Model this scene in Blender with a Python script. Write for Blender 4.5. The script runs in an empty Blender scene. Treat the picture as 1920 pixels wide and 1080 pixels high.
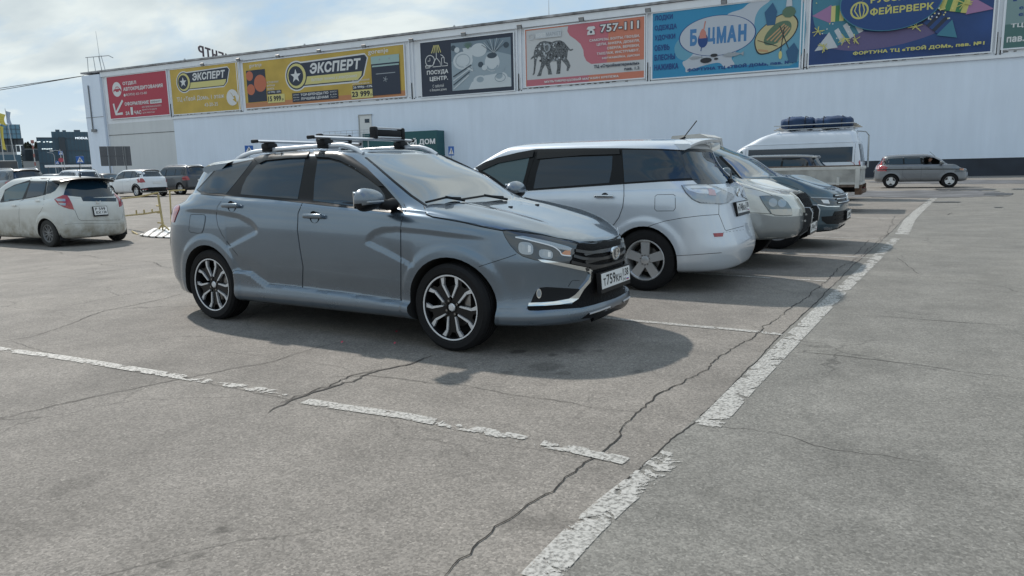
import bpy, bmesh, math, random
import numpy as np
from mathutils import Vector, Matrix
from mathutils.bvhtree import BVHTree
from mathutils.geometry import delaunay_2d_cdt
from mathutils.interpolate import poly_3d_calc

rng = random.Random(7)
PI = math.pi
scene = bpy.context.scene
COL = scene.collection

# ------------------------------------------------------------------ camera
CAM_YAW, CAM_PITCH, CAM_ROLL, CAM_H, CAM_F = 0.498271, 0.1626155, -0.0231547, 1.268152, 1341.68879
_cy, _sy = math.cos(CAM_YAW), math.sin(CAM_YAW)
FWD = np.array([-_sy*math.cos(CAM_PITCH), _cy*math.cos(CAM_PITCH), -math.sin(CAM_PITCH)])
_R = np.array([_cy, _sy, 0.]); _U = np.cross(_R, FWD)
RIGHT = math.cos(CAM_ROLL)*_R+math.sin(CAM_ROLL)*_U
UP = -math.sin(CAM_ROLL)*_R+math.cos(CAM_ROLL)*_U
EYE = np.array([0, 0, CAM_H])
cam_d = bpy.data.cameras.new('camera'); cam = bpy.data.objects.new('camera', cam_d); COL.objects.link(cam)
cam_d.sensor_width = 36; cam_d.lens = CAM_F/1920*36; cam_d.clip_start = .05; cam_d.clip_end = 4000
M = Matrix.Identity(4)
for i in range(3):
    M[i][0] = RIGHT[i]; M[i][1] = UP[i]; M[i][2] = -FWD[i]; M[i][3] = EYE[i]
cam.matrix_world = M
scene.camera = cam

# ------------------------------------------------------------------ light
SUN_V = Vector((-.88, .40, 1.0)).normalized()          # towards the sun
SUN_EL = math.asin(SUN_V.z); SUN_AZ = math.atan2(SUN_V.x, SUN_V.y)   # clockwise from +Y
scene.view_settings.view_transform = 'Standard'; scene.view_settings.look = 'None'
scene.view_settings.gamma = 1; scene.view_settings.use_curve_mapping = False
scene.view_settings.exposure = EXPO = 0.42
sun_d = bpy.data.lights.new('sun', 'SUN'); sun_d.energy = 2.9; sun_d.angle = math.radians(1.5); sun_d.color = (1, .94, .86)
sun = bpy.data.objects.new('sun', sun_d); COL.objects.link(sun)
sun.rotation_euler = (-SUN_V).to_track_quat('-Z', 'Y').to_euler()
sun.location = (-30, 10, 40)

def build_world():
    w = bpy.data.worlds.new('World'); scene.world = w; w.use_nodes = True
    nt = w.node_tree; nt.nodes.clear(); N = nt.nodes.new; L = nt.links.new
    sky = N('ShaderNodeTexSky'); sky.sky_type = 'NISHITA'; sky.sun_disc = False
    sky.sun_elevation = SUN_EL; sky.sun_rotation = SUN_AZ; sky.air_density = 1.0; sky.dust_density = 1.0; sky.ozone_density = 1.5
    tc = N('ShaderNodeTexCoord'); sep = N('ShaderNodeSeparateXYZ'); L(tc.outputs['Generated'], sep.inputs[0])
    def math_(op, a, b=None, c=None):
        n = N('ShaderNodeMath'); n.operation = op
        for i, v in enumerate((a, b, c)):
            if v is None: continue
            if isinstance(v, (int, float)): n.inputs[i].default_value = v
            else: L(v, n.inputs[i])
        return n.outputs[0]
    zc = math_('MAXIMUM', sep.outputs[2], 0.0)
    den = math_('ADD', zc, 0.22)
    px = math_('DIVIDE', sep.outputs[0], den); py = math_('DIVIDE', sep.outputs[1], den)
    cb = N('ShaderNodeCombineXYZ'); L(px, cb.inputs[0]); L(py, cb.inputs[1])
    mp = N('ShaderNodeMapping'); L(cb.outputs[0], mp.inputs[0]); mp.inputs['Scale'].default_value = (.55, .8, 1); mp.inputs['Location'].default_value = CLOUD_LOC
    mp.inputs['Rotation'].default_value = (0, 0, .5)
    n1 = N('ShaderNodeTexNoise'); n1.inputs['Scale'].default_value = 2.3; n1.inputs['Detail'].default_value = 8; n1.inputs['Roughness'].default_value = .56; n1.inputs['Distortion'].default_value = .35
    L(mp.outputs[0], n1.inputs['Vector'])
    cr = N('ShaderNodeValToRGB'); cr.color_ramp.elements[0].position = .41; cr.color_ramp.elements[1].position = .56
    L(n1.outputs[0], cr.inputs[0])
    # haze: clouds melt into a pale veil near the horizon
    hz = N('ShaderNodeMapRange'); hz.inputs['From Min'].default_value = 0; hz.inputs['From Max'].default_value = .17; hz.inputs['To Min'].default_value = .84; hz.inputs['To Max'].default_value = .0
    L(zc, hz.inputs[0])
    cov = math_('MAXIMUM', cr.outputs[0], hz.outputs[0])
    cov = math_('MULTIPLY', cov, .96)
    # grey undersides
    n2 = N('ShaderNodeTexNoise'); n2.inputs['Scale'].default_value = 3.2; n2.inputs['Detail'].default_value = 6
    mp2 = N('ShaderNodeMapping'); L(cb.outputs[0], mp2.inputs[0]); mp2.inputs['Location'].default_value = (3.1, .4, 0); mp2.inputs['Scale'].default_value = (.5, .8, 1)
    L(mp2.outputs[0], n2.inputs['Vector'])
    cc = N('ShaderNodeValToRGB'); e = cc.color_ramp.elements
    e[0].position = .40; e[0].color = (3.0, 3.4, 3.55, 1); e[1].position = .58; e[1].color = (4.1, 4.45, 4.4, 1)
    L(n2.outputs[0], cc.inputs[0])
    mx = N('ShaderNodeMix'); mx.data_type = 'RGBA'; L(cov, mx.inputs['Factor']); v1 = N('ShaderNodeVectorMath'); v1.operation = 'SCALE'; v1.inputs['Scale'].default_value = 1.7; L(sky.outputs[0], v1.inputs[0]); v2 = N('ShaderNodeVectorMath'); v2.operation = 'MINIMUM'; v2.inputs[1].default_value = (2.3, 3.15, 4.0); L(v1.outputs[0], v2.inputs[0]); L(v2.outputs[0], mx.inputs['A']); L(cc.outputs[0], mx.inputs['B'])
    bg = N('ShaderNodeBackground'); bg.inputs[1].default_value = .15; L(mx.outputs['Result'], bg.inputs[0])
    out = N('ShaderNodeOutputWorld'); L(bg.outputs[0], out.inputs[0])
CLOUD_LOC = (2.6, 1.7, 0)
build_world()

# ------------------------------------------------------------------ materials
MATS = {}
def mat(name, col=(.5, .5, .5), rough=.5, metal=0., coat=0., spec=None, noise=0., nscale=8., bump=0., bscale=60., emit=None, alpha=1., trans=0., dirt=None, coatr=.03):
    if name in MATS: return MATS[name]
    m = bpy.data.materials.new(name); m.use_nodes = True; nt = m.node_tree; b = nt.nodes['Principled BSDF']
    N = nt.nodes.new; L = nt.links.new
    c4 = (*col, 1)
    b.inputs['Base Color'].default_value = c4; b.inputs['Roughness'].default_value = rough; b.inputs['Metallic'].default_value = metal
    b.inputs['Coat Weight'].default_value = coat; b.inputs['Coat Roughness'].default_value = coatr
    if spec is not None: b.inputs['Specular IOR Level'].default_value = spec
    if trans: b.inputs['Transmission Weight'].default_value = trans
    if alpha < 1: b.inputs['Alpha'].default_value = alpha
    if emit: b.inputs['Emission Color'].default_value = (*emit, 1); b.inputs['Emission Strength'].default_value = 1
    tc = N('ShaderNodeTexCoord')
    last = None
    if noise:
        n = N('ShaderNodeTexNoise'); n.inputs['Scale'].default_value = nscale; n.inputs['Detail'].default_value = 6; L(tc.outputs['Object'], n.inputs['Vector'])
        mr = N('ShaderNodeMapRange'); mr.inputs['From Min'].default_value = .3; mr.inputs['From Max'].default_value = .7; mr.inputs['To Min'].default_value = 1-noise; mr.inputs['To Max'].default_value = 1+noise
        L(n.outputs[0], mr.inputs[0])
        hs = N('ShaderNodeMix'); hs.data_type = 'RGBA'; hs.blend_type = 'MULTIPLY'; hs.inputs['Factor'].default_value = 1; hs.inputs['A'].default_value = c4
        L(mr.outputs[0], hs.inputs['B']); last = hs.outputs['Result']
        L(last, b.inputs['Base Color'])
    if dirt:                                    # dirt = (colour, height, amount): road dust thrown on the lower body
        dc, dh, da = dirt
        sep = N('ShaderNodeSeparateXYZ'); L(tc.outputs['Object'], sep.inputs[0])
        n = N('ShaderNodeTexNoise'); n.inputs['Scale'].default_value = 5; n.inputs['Detail'].default_value = 8; n.inputs['Roughness'].default_value = .65; L(tc.outputs['Object'], n.inputs['Vector'])
        mr = N('ShaderNodeMapRange'); mr.interpolation_type = 'SMOOTHSTEP'; mr.inputs['From Min'].default_value = dh; mr.inputs['From Max'].default_value = .15; mr.inputs['To Min'].default_value = 0; mr.inputs['To Max'].default_value = da
        L(sep.outputs[2], mr.inputs[0])
        mu = N('ShaderNodeMath'); mu.operation = 'MULTIPLY'; L(mr.outputs[0], mu.inputs[0])
        m2 = N('ShaderNodeMapRange'); m2.inputs['From Min'].default_value = .25; m2.inputs['From Max'].default_value = .62; L(n.outputs[0], m2.inputs[0]); L(m2.outputs[0], mu.inputs[1])
        mx = N('ShaderNodeMix'); mx.data_type = 'RGBA'; L(mu.outputs[0], mx.inputs['Factor'])
        if last: L(last, mx.inputs['A'])
        else: mx.inputs['A'].default_value = c4
        mx.inputs['B'].default_value = (*dc, 1); L(mx.outputs['Result'], b.inputs['Base Color'])
        for k, v0, v1 in (('Coat Weight', coat, 0), ('Roughness', rough, .75), ('Metallic', metal, 0)):
            q = N('ShaderNodeMapRange'); q.inputs['To Min'].default_value = v0; q.inputs['To Max'].default_value = v1; L(mu.outputs[0], q.inputs[0]); L(q.outputs[0], b.inputs[k])
    if bump:
        n = N('ShaderNodeTexNoise'); n.inputs['Scale'].default_value = bscale; n.inputs['Detail'].default_value = 5; L(tc.outputs['Object'], n.inputs['Vector'])
        bp = N('ShaderNodeBump'); bp.inputs['Strength'].default_value = bump; bp.inputs['Distance'].default_value = .01; L(n.outputs[0], bp.inputs['Height']); L(bp.outputs[0], b.inputs['Normal'])
    MATS[name] = m
    return m
def paint(name, col, metal=.55, rough=.38, dirt=None, coat=1.):
    return mat(name, col, rough, metal, coat=coat, noise=.04, nscale=2.5, dirt=dirt)

GLASS = mat('dark_glass', (.008, .024, .042), .02, 0, spec=.6)
GLASSC = mat('screen_glass', (.008, .02, .03), .012, 0, coat=.8, spec=1.0, coatr=.0)
GLASSC.node_tree.nodes['Principled BSDF'].inputs['IOR'].default_value = 2.3
GLASSB = mat('light_glass', (.05, .10, .115), .03, 0, spec=.6)
BLACK = mat('black_plastic', (.008, .009, .011), .5, noise=.1, spec=.25)
GLOSSB = mat('gloss_black', (.006, .007, .009), .3, spec=.22)
SEAM = mat('seam_black', (.004, .004, .004), .8)
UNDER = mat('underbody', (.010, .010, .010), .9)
TYRE = mat('tyre_rubber', (.007, .007, .008), .75, spec=.3, noise=.15, nscale=30, bump=.15, bscale=90)
TYRED = mat('dusty_tyre_rubber', (.03, .029, .027), .85, noise=.2, nscale=20, bump=.15, bscale=90)
CHROME = mat('chrome', (.75, .77, .78), .08, 1)
SATIN = mat('satin_aluminium', (.66, .68, .71), .35, .55)
ALLOY = mat('alloy_silver', (.60, .61, .62), .36, .7)
ALLOYD = mat('dusty_alloy', (.20, .20, .20), .55, .4)
RIMB = mat('rim_black', (.004, .004, .005), .35, spec=.4)
DISC = mat('brake_steel', (.25, .24, .23), .35, .9)
LENS = mat('clear_lens', (.32, .36, .40), .06, .35, coat=1, coatr=0.0)
LENSD = mat('headlamp_housing', (.05, .06, .07), .15, .3, coat=1, coatr=0.0)
REFL = mat('lamp_reflector', (.55, .56, .58), .22, 1)
RED = mat('red_lens', (.32, .012, .02), .1, coat=1)
REDD = mat('deep_red_lens', (.16, .008, .012), .1, coat=1)
ORANGE = mat('orange_lens', (.55, .24, .12), .15, coat=1)
PLATE = mat('number_plate_white', (.72, .73, .72), .35)
INK = mat('black_ink', (.008, .008, .01), .5)
FLAGB = mat('flag_blue', (.02, .06, .4), .4); FLAGR = mat('flag_red', (.5, .02, .03), .4)
WHITEP = mat('white_sign_paint', (.8, .8, .8), .5)

# ------------------------------------------------------------------ mesh helpers
def link(name, me, m=None, parent=None, loc=None):
    o = bpy.data.objects.new(name, me); COL.objects.link(o)
    if m is not None:
        for k in (m if isinstance(m, (list, tuple)) else [m]): me.materials.append(k)
    if parent is not None: o.parent = parent
    if loc is not None: o.location = loc
    return o
def tag(o, label=None, cat=None, group=None, kind=None):
    if label: o['label'] = label
    if cat: o['category'] = cat
    if group: o['group'] = group
    if kind: o['kind'] = kind
    return o
def empty(name, loc=(0, 0, 0), rz=0, parent=None):
    o = bpy.data.objects.new(name, None); COL.objects.link(o); o.location = loc; o.rotation_euler = (0, 0, rz); o.empty_display_size = .2
    if parent is not None: o.parent = parent
    return o
class MB:
    """collects simple solids into one mesh"""
    def __init__(s): s.v = []; s.f = []; s.mi = []
    def add(s, vs, fs, mi=0):
        n = len(s.v); s.v += [tuple(p) for p in vs]; s.f += [tuple(i+n for i in f) for f in fs]; s.mi += [mi]*len(fs); return s
    def box(s, c, d, mi=0, R=None, taper=1.):
        vs = []
        for x, y, z in ((-1,-1,-1),(1,-1,-1),(1,1,-1),(-1,1,-1),(-1,-1,1),(1,-1,1),(1,1,1),(-1,1,1)):
            t = taper if z > 0 else 1
            p = Vector((x*d[0]/2*t, y*d[1]/2*t, z*d[2]/2))
            if R is not None: p = R @ p
            vs.append(p+Vector(c))
        return s.add(vs, [(0,3,2,1),(4,5,6,7),(0,1,5,4),(1,2,6,5),(2,3,7,6),(3,0,4,7)], mi)
    def bbox(s, c, d, b=.01, mi=0, R=None):
        """box with chamfered edges"""
        vs = []; fs = []; hx, hy, hz = d[0]/2, d[1]/2, d[2]/2; b = min(b, hx*.9, hy*.9, hz*.9)
        bm = bmesh.new(); bmesh.ops.create_cube(bm, size=1)
        for v in bm.verts: v.co = Vector((v.co.x*d[0], v.co.y*d[1], v.co.z*d[2]))
        bmesh.ops.bevel(bm, geom=bm.edges[:], offset=b, segments=2, affect='EDGES', profile=.6)
        bm.verts.index_update()
        for v in bm.verts:
            p = v.co.copy()
            if R is not None: p = R @ p
            vs.append(p+Vector(c))
        fs = [tuple(v.index for v in f.verts) for f in bm.faces]; bm.free()
        return s.add(vs, fs, mi)
    def tube(s, pts, r, n=8, mi=0, closed=False, r2=None, flat=None):
        pts = [Vector(p) for p in pts]; rings = []; K = len(pts); up0 = Vector((0, 0, 1))
        for i, p in enumerate(pts):
            a = pts[(i-1) % K] if (closed or i > 0) else p; b = pts[(i+1) % K] if (closed or i < K-1) else p
            t = (b-a).normalized(); u = up0 if abs(t.z) < .95 else Vector((1, 0, 0))
            sd = t.cross(u).normalized(); uu = sd.cross(t).normalized()
            rr = r if r2 is None else r+(r2-r)*i/max(1, K-1)
            fy = rr if flat is None else rr*flat
            rings.append([p+sd*math.cos(2*PI*j/n)*rr+uu*math.sin(2*PI*j/n)*fy for j in range(n)])
        base = len(s.v); vs = [q for rg in rings for q in rg]; fs = []
        for i in range(K if closed else K-1):
            for j in range(n):
                a = i*n+j; b = i*n+(j+1) % n; c = ((i+1) % K)*n+(j+1) % n; d = ((i+1) % K)*n+j
                fs.append((a, b, c, d))
        if not closed: fs.append(tuple(range(n-1, -1, -1))); fs.append(tuple((K-1)*n+j for j in range(n)))
        return s.add(vs, fs, mi)
    def cyl(s, a, b, r, n=12, mi=0, r2=None): return s.tube([a, b], r, n, mi, r2=r2)
    def lathe(s, prof, n=48, axis='y', c=(0, 0, 0), mi=0, closed=False):
        """prof: (axial, radius) pairs"""
        vs = []; fs = []; K = len(prof)
        for a, r in prof:
            for j in range(n):
                t = 2*PI*j/n; p = (r*math.cos(t), a, r*math.sin(t)) if axis == 'y' else ((a, r*math.cos(t), r*math.sin(t)) if axis == 'x' else (r*math.cos(t), r*math.sin(t), a))
                vs.append((p[0]+c[0], p[1]+c[1], p[2]+c[2]))
        for i in range(K if closed else K-1):
            for j in range(n):
                fs.append((i*n+j, i*n+(j+1) % n, ((i+1) % K)*n+(j+1) % n, ((i+1) % K)*n+j))
        return s.add(vs, fs, mi)
    def prism(s, poly, h0, h1, plane='xy', mi=0, xf=None):
        """polygon extruded along the third axis"""
        def P(a, b, h):
            p = {'xy': (a, b, h), 'xz': (a, h, b), 'yz': (h, a, b)}[plane]
            return xf(Vector(p)) if xf else Vector(p)
        n = len(poly); vs = [P(a, b, h0) for a, b in poly]+[P(a, b, h1) for a, b in poly]
        fs = [tuple(range(n)), tuple(range(2*n-1, n-1, -1))]+[(i, (i+1) % n, n+(i+1) % n, n+i) for i in range(n)]
        return s.add(vs, fs, mi)
    def build(s, name, m, parent=None, smooth=None, loc=None):
        me = bpy.data.meshes.new(name); me.from_pydata([tuple(p) for p in s.v], [], s.f)
        bm = bmesh.new(); bm.from_mesh(me)
        bm.faces.ensure_lookup_table()
        for f, k in zip(bm.faces, s.mi): f.material_index = k
        bmesh.ops.recalc_face_normals(bm, faces=bm.faces[:]); bm.to_mesh(me); bm.free()
        if smooth is not None:
            me.polygons.foreach_set('use_smooth', [True]*len(me.polygons)); me.set_sharp_from_angle(angle=math.radians(smooth))
        return link(name, me, m, parent, loc)

def pchip(xs, ys, xq):
    xs = np.asarray(xs, float); ys = np.asarray(ys, float); xq = np.clip(np.asarray(xq, float), xs[0], xs[-1])
    if len(xs) == 1: return np.full(xq.shape, ys[0])
    h = np.diff(xs); d = np.diff(ys)/h; m = np.zeros(len(xs))
    for i in range(1, len(xs)-1):
        if d[i-1]*d[i] > 0:
            w1 = 2*h[i]+h[i-1]; w2 = h[i]+2*h[i-1]; m[i] = (w1+w2)/(w1/d[i-1]+w2/d[i])
    m[0] = d[0]; m[-1] = d[-1]
    k = np.clip(np.searchsorted(xs, xq)-1, 0, len(h)-1); t = (xq-xs[k])/h[k]
    return ((2*t**3-3*t**2+1)*ys[k]+(t**3-2*t**2+t)*h[k]*m[k]+(-2*t**3+3*t**2)*ys[k+1]+(t**3-t**2)*h[k]*m[k+1])
def sstep(a, b, x): t = np.clip((x-a)/(b-a), 0, 1); return t*t*(3-2*t)
def zpts(ox, oy, sc, pts): return [(ox+x/sc, oy+y/sc) for x, y in pts]
def cam_ray(px, py):
    return FWD+(px-960)/CAM_F*RIGHT+(540-py)/CAM_F*UP
_tx = [0, 9, 15.5, 20, 30, 42, 60, 400]; _tz = [0, -.02, -.17, -.15, .02, .22, .30, .30]
def terr(x, y):
    """the lot dips slightly and rises again towards the far left"""
    dd = math.hypot(x, y); k = min(1, max(0, (-x-7)/6)); k = k*k*(3-2*k)
    return float(np.interp(dd, _tx, _tz))*k
def ground(px, py, z=0.):
    d = cam_ray(px, py); z = 0.
    for _ in range(6):
        t = (z-CAM_H)/d[2]; p = EYE+t*d; z = terr(p[0], p[1])
    return (float(p[0]), float(p[1]), z)
def catmull(pts, k=6, closed=True):
    P = [np.array(p, float) for p in pts]; n = len(P); out = []
    for i in range(n if closed else n-1):
        g = (lambda j: P[j % n]) if closed else (lambda j: P[min(max(j, 0), n-1)])
        p0, p1, p2, p3 = g(i-1), g(i), g(i+1), g(i+2)
        for j in range(k):
            t = j/k; out.append(.5*((2*p1)+(-p0+p2)*t+(2*p0-5*p1+4*p2-p3)*t*t+(-p0+3*p1-3*p2+p3)*t**3))
    if not closed: out.append(P[-1])
    return [tuple(p) for p in out]

# ------------------------------------------------------------------ vehicle shells
def ring(z, w, xf, xr, cf, cr, nf=2.4, nr=2.6):
    return dict(z=z if isinstance(z, list) else [(-9, z), (9, z)], w=w if isinstance(w, list) else [(-9, w), (9, w)], xf=xf, xr=xr, cf=cf, cr=cr, nf=nf, nr=nr)
def ring_pts(r, N1, N2, N3):
    wx = np.array([p[0] for p in sorted(r['w'])]); wy = np.array([p[1] for p in sorted(r['w'])])
    zx = np.array([p[0] for p in sorted(r['z'])]); zy = np.array([p[1] for p in sorted(r['z'])])
    def arc(x0, x1, w, n, N):
        th = np.linspace(0, PI/2, 400); c = np.cos(th)**(2/n); s = np.sin(th)**(2/n)
        X = x0+(x1-x0)*c; Y = w*s; L = np.concatenate([[0], np.cumsum(np.hypot(np.diff(X), np.diff(Y)))]); q = np.linspace(0, L[-1], N+1)
        return np.interp(q, L, X), np.interp(q, L, Y)
    wf = float(pchip(wx, wy, [r['cf']])[0]); wr = float(pchip(wx, wy, [r['cr']])[0])
    xa, ya = arc(r['cf'], r['xf'], wf, r['nf'], N1)
    xm = np.linspace(r['cf'], r['cr'], N2+1); ym = pchip(wx, wy, xm)
    xb, yb = arc(r['cr'], r['xr'], wr, r['nr'], N3); xb = xb[::-1]; yb = yb[::-1]
    X = np.concatenate([xa, xm[1:], xb[1:]]); Y = np.concatenate([ya, ym[1:], yb[1:]])
    Z = pchip(zx, zy, X)
    return np.stack([X, Y, Z], 1)
class Shell:
    def __init__(s, rings, res=(40, 90, 30, 5), crown=.03, ny=10, disp=None):
        N1, N2, N3, K = res
        G = np.array([ring_pts(r, N1, N2, N3) for r in rings])       # ring, station, xyz
        dd = np.linalg.norm(np.diff(G, axis=0), axis=2).mean(1); u = np.concatenate([[0], np.cumsum(dd)])
        q = []
        for i in range(len(u)-1):
            k = max(2, int(round(K*dd[i]/.1))); q += list(np.linspace(u[i], u[i+1], k, endpoint=False))
        q.append(u[-1]); q = np.array(q)
        S = G.shape[1]; F = np.zeros((len(q), S, 3))
        for st in range(S):
            for c in range(3): F[:, st, c] = pchip(u, G[:, st, c], q)
        F[:, 0, 1] = 0; F[:, -1, 1] = 0
        if disp is not None: F = disp(F)
        V = []; idx = {}
        Q = len(q)
        def addv(p): V.append(tuple(p)); return len(V)-1
        L = [[addv((F[i, j, 0], F[i, j, 1], F[i, j, 2])) for j in range(S)] for i in range(Q)]
        R = [[L[i][j] if j in (0, S-1) else addv((F[i, j, 0], -F[i, j, 1], F[i, j, 2])) for j in range(S)] for i in range(Q)]
        faces = []; mi = []
        for i in range(Q-1):
            for j in range(S-1):
                faces.append((L[i][j], L[i+1][j], L[i+1][j+1], L[i][j+1])); faces.append((R[i][j+1], R[i+1][j+1], R[i+1][j], R[i][j])); mi += [0, 0]
        # caps
        def cap(rowL, rowR, z_of, flip, m):
            prev = None
            for j in range(S):
                if rowL[j] == rowR[j]: row = [rowL[j]]*(ny+1)
                else:
                    a = np.array(V[rowL[j]]); b = np.array(V[rowR[j]]); row = [rowL[j]]
                    for k in range(1, ny):
                        t = k/ny; p = a*(1-t)+b*t; p[2] += z_of(p[0], abs(a[1]), 1-(2*t-1)**2); row.append(addv(p))
                    row.append(rowR[j])
                if prev:
                    for k in range(ny):
                        f = []
                        for t in (prev[k], prev[k+1], row[k+1], row[k]):
                            if t not in f: f.append(t)
                        if len(f) > 2: faces.append(tuple(f[::-1]) if flip else tuple(f)); mi.append(m)
                prev = row
        wm = max(abs(F[-1, :, 1]).max(), .1)
        cap(L[-1], R[-1], lambda x, w, t: crown*t*min(1, (w/wm)**1.0), True, 0)
        cap(L[0], R[0], lambda x, w, t: 0, False, 1)
        s.V = V; s.F = faces; s.mi = mi
        s.bvh = BVHTree.FromPolygons([Vector(p) for p in V], faces)
        me = bpy.data.meshes.new('tmp'); me.from_pydata(V, [], faces); me.update()
        bm = bmesh.new(); bm.from_mesh(me); bmesh.ops.recalc_face_normals(bm, faces=bm.faces[:]); bm.to_mesh(me)
        bm.free(); s.me = me
        s.vn = [Vector(n.vector) for n in me.vertex_normals]
        s.me.polygons.foreach_set('material_index', mi)
    def normal(s, p, fi):
        f = s.F[fi]; vs = [Vector(s.V[i]) for i in f]
        w = poly_3d_calc(vs, p); n = Vector((0, 0, 0))
        for k, i in zip(w, f): n += s.vn[i]*k
        return n.normalized() if n.length > 1e-6 else s.vn[f[0]]
    def hit(s, o, d):
        p, n, i, dist = s.bvh.ray_cast(o, d)
        if p is None: return None
        return p, s.normal(p, i)
class Car:
    def __init__(s, name, pose, shell, label, cat='car', group=None):
        s.X, s.Y, s.a = pose; s.sh = shell
        s.root = empty(name, (s.X, s.Y, 0), s.a); tag(s.root, label, cat, group)
        ca, sa = math.cos(s.a), math.sin(s.a); s.R = np.array([[ca, sa, 0], [-sa, ca, 0], [0, 0, 1]])
        s.o = Vector(s.R@(EYE-np.array([s.X, s.Y, 0])))
    def lray(s, px, py): return Vector(s.R@cam_ray(px, py)).normalized()
    def onp(s, px, py, ax, val):
        d = s.lray(px, py); t = (val-s.o[ax])/d[ax]; return s.o+d*t
    def cast(s, px, py):
        d = s.lray(px, py); h = s.sh.hit(s.o, d)
        if h: return h
        # silhouette miss: nearest point of the surface to the ray
        best = None; L = math.hypot(s.o.x, s.o.y)
        for k in range(40):
            q = s.o+d*(L-3.2+k*.16); r = s.sh.bvh.find_nearest(q)
            if r[0] is not None and (best is None or r[3] < best[3]): best = r
        return best[0], s.sh.normal(best[0], best[2])
    def side(s, x, z, sg=-1):
        h = s.sh.hit(Vector((x, sg*3, z)), Vector((0, -sg, 0)))
        if not h:
            r = s.sh.bvh.find_nearest(Vector((x, sg*.8, z))); return r[0], s.sh.normal(r[0], r[2])
        return h
    def front(s, y, z, sg=1):
        h = s.sh.hit(Vector((sg*5, y, z)), Vector((-sg, 0, 0)))
        if not h:
            r = s.sh.bvh.find_nearest(Vector((sg*2.2, y, z))); return r[0], s.sh.normal(r[0], r[2])
        return h
    def top(s, x, y, sg=0):
        h = s.sh.hit(Vector((x, y, 4)), Vector((0, 0, -1))); return h
    def mapper(s, mode):
        return {'px': lambda p: s.cast(*p), 'side': lambda p: s.side(p[0], p[1], -1), 'sideL': lambda p: s.side(p[0], p[1], 1), 'front': lambda p: s.front(*p), 'rear': lambda p: s.front(p[0], p[1], -1), 'top': lambda p: s.top(*p)}[mode]
    def patch(s, name, poly, m, off=.003, mode='px', step=None, mirror=True, smooth=False, parent=None, bulge=0., lip=.006):
        if step is None: step = 6. if mode == 'px' else .05
        if smooth: poly = catmull(poly, 5)
        f = s.mapper(mode)
        B = []; n = len(poly)
        for i in range(n):
            a = np.array(poly[i], float); b = np.array(poly[(i+1) % n], float); k = max(1, int(np.hypot(*(b-a))/step+.5))
            for j in range(k): B.append(tuple(a+(b-a)*j/k))
        nb = len(B); P = [Vector(p) for p in B]
        xs = [p[0] for p in B]; ys = [p[1] for p in B]
        def inside(x, y):
            c = False; j = nb-1
            for i in range(nb):
                if (ys[i] > y) != (ys[j] > y) and x < (xs[j]-xs[i])*(y-ys[i])/(ys[j]-ys[i]+1e-12)+xs[i]: c = not c
                j = i
            return c
        BA = np.array(B)
        y = min(ys)+step*.5
        while y < max(ys):
            x = min(xs)+step*.5
            while x < max(xs):
                if inside(x, y) and np.min((BA[:, 0]-x)**2+(BA[:, 1]-y)**2) > (step*.45)**2: P.append(Vector((x, y)))
                x += step
            y += step
        vo, eo, fo, _, _, _ = delaunay_2d_cdt(P, [(i, (i+1) % nb) for i in range(nb)], [], 1, 1e-6)
        # keep only inside faces
        hits = [f((p.x, p.y)) for p in vo]
        V = []; NN = []
        onb = {}
        for k, (p, h) in enumerate(zip(vo, hits)):
            o_ = off
            if bulge:
                dmin = math.sqrt(np.min((BA[:, 0]-p.x)**2+(BA[:, 1]-p.y)**2)); o_ += bulge*min(1, dmin/(3*step))
            V.append(h[0]+h[1]*o_); NN.append(h[1])
        F = []
        for t in fo:
            cx = sum(vo[i].x for i in t)/3; cy = sum(vo[i].y for i in t)/3
            if inside(cx, cy):
                a, b, c = (V[i] for i in t); nn = (b-a).cross(c-a)
                avg = NN[t[0]]+NN[t[1]]+NN[t[2]]
                F.append(tuple(t) if nn.dot(avg) > 0 else tuple(t[::-1]))
        # skirt on boundary edges
        cnt = {}
        for t in F:
            for i in range(3):
                e = (t[i], t[(i+1) % 3]); k = (min(e), max(e)); cnt.setdefault(k, []).append(e)
        base = len(V); mp = {}
        V2 = list(V); N2 = list(NN); F2 = list(F)
        for k, es in cnt.items():
            if len(es) == 1:
                a, b = es[0]; q = []
                sdir = (V[b]-V[a]); 
                for t in (b, a):
                    V2.append(V[t]); q.append(len(V2)-1)
                    N2.append(sdir.cross(NN[t]).normalized() if sdir.length > 1e-9 else NN[t])
                for t in (a, b):
                    V2.append(V[t]-NN[t]*(off+lip)); q.append(len(V2)-1)
                    N2.append(sdir.cross(NN[t]).normalized() if sdir.length > 1e-9 else NN[t])
                F2.append(tuple(q))
        out = []
        for sg in ((1, -1) if mirror else (1,)):
            me = bpy.data.meshes.new(name)
            vv = [(p.x, p.y*sg, p.z) for p in V2]; ff = F2 if sg > 0 else [t[::-1] for t in F2]
            me.from_pydata(vv, [], ff); me.update()
            me.polygons.foreach_set('use_smooth', [True]*len(me.polygons))
            if not bulge:
                me.normals_split_custom_set_from_vertices([(q.x, q.y*sg, q.z) for q in N2])
            out.append(link(name, me, m, parent or s.root))
        return out[0]
    def strip(s, name, pts, m, w=.004, off=.0012, mode='px', mirror=True, parent=None, smooth=False, closed=False, h=None):
        """a narrow raised band (seam, trim, moulding) along a polyline lying on the surface"""
        if smooth: pts = catmull(pts, 5, closed)
        f = s.mapper(mode); step = 6. if mode == 'px' else .05
        Q = []
        n = len(pts)
        for i in range(n if closed else n-1):
            a = np.array(pts[i], float); b = np.array(pts[(i+1) % n], float); k = max(1, int(np.hypot(*(b-a))/step+.5))
            for j in range(k): Q.append(tuple(a+(b-a)*j/k))
        if not closed: Q.append(tuple(pts[-1]))
        H = [f(p) for p in Q]; K = len(H); h = h if h is not None else off
        V = []; F = []
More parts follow.
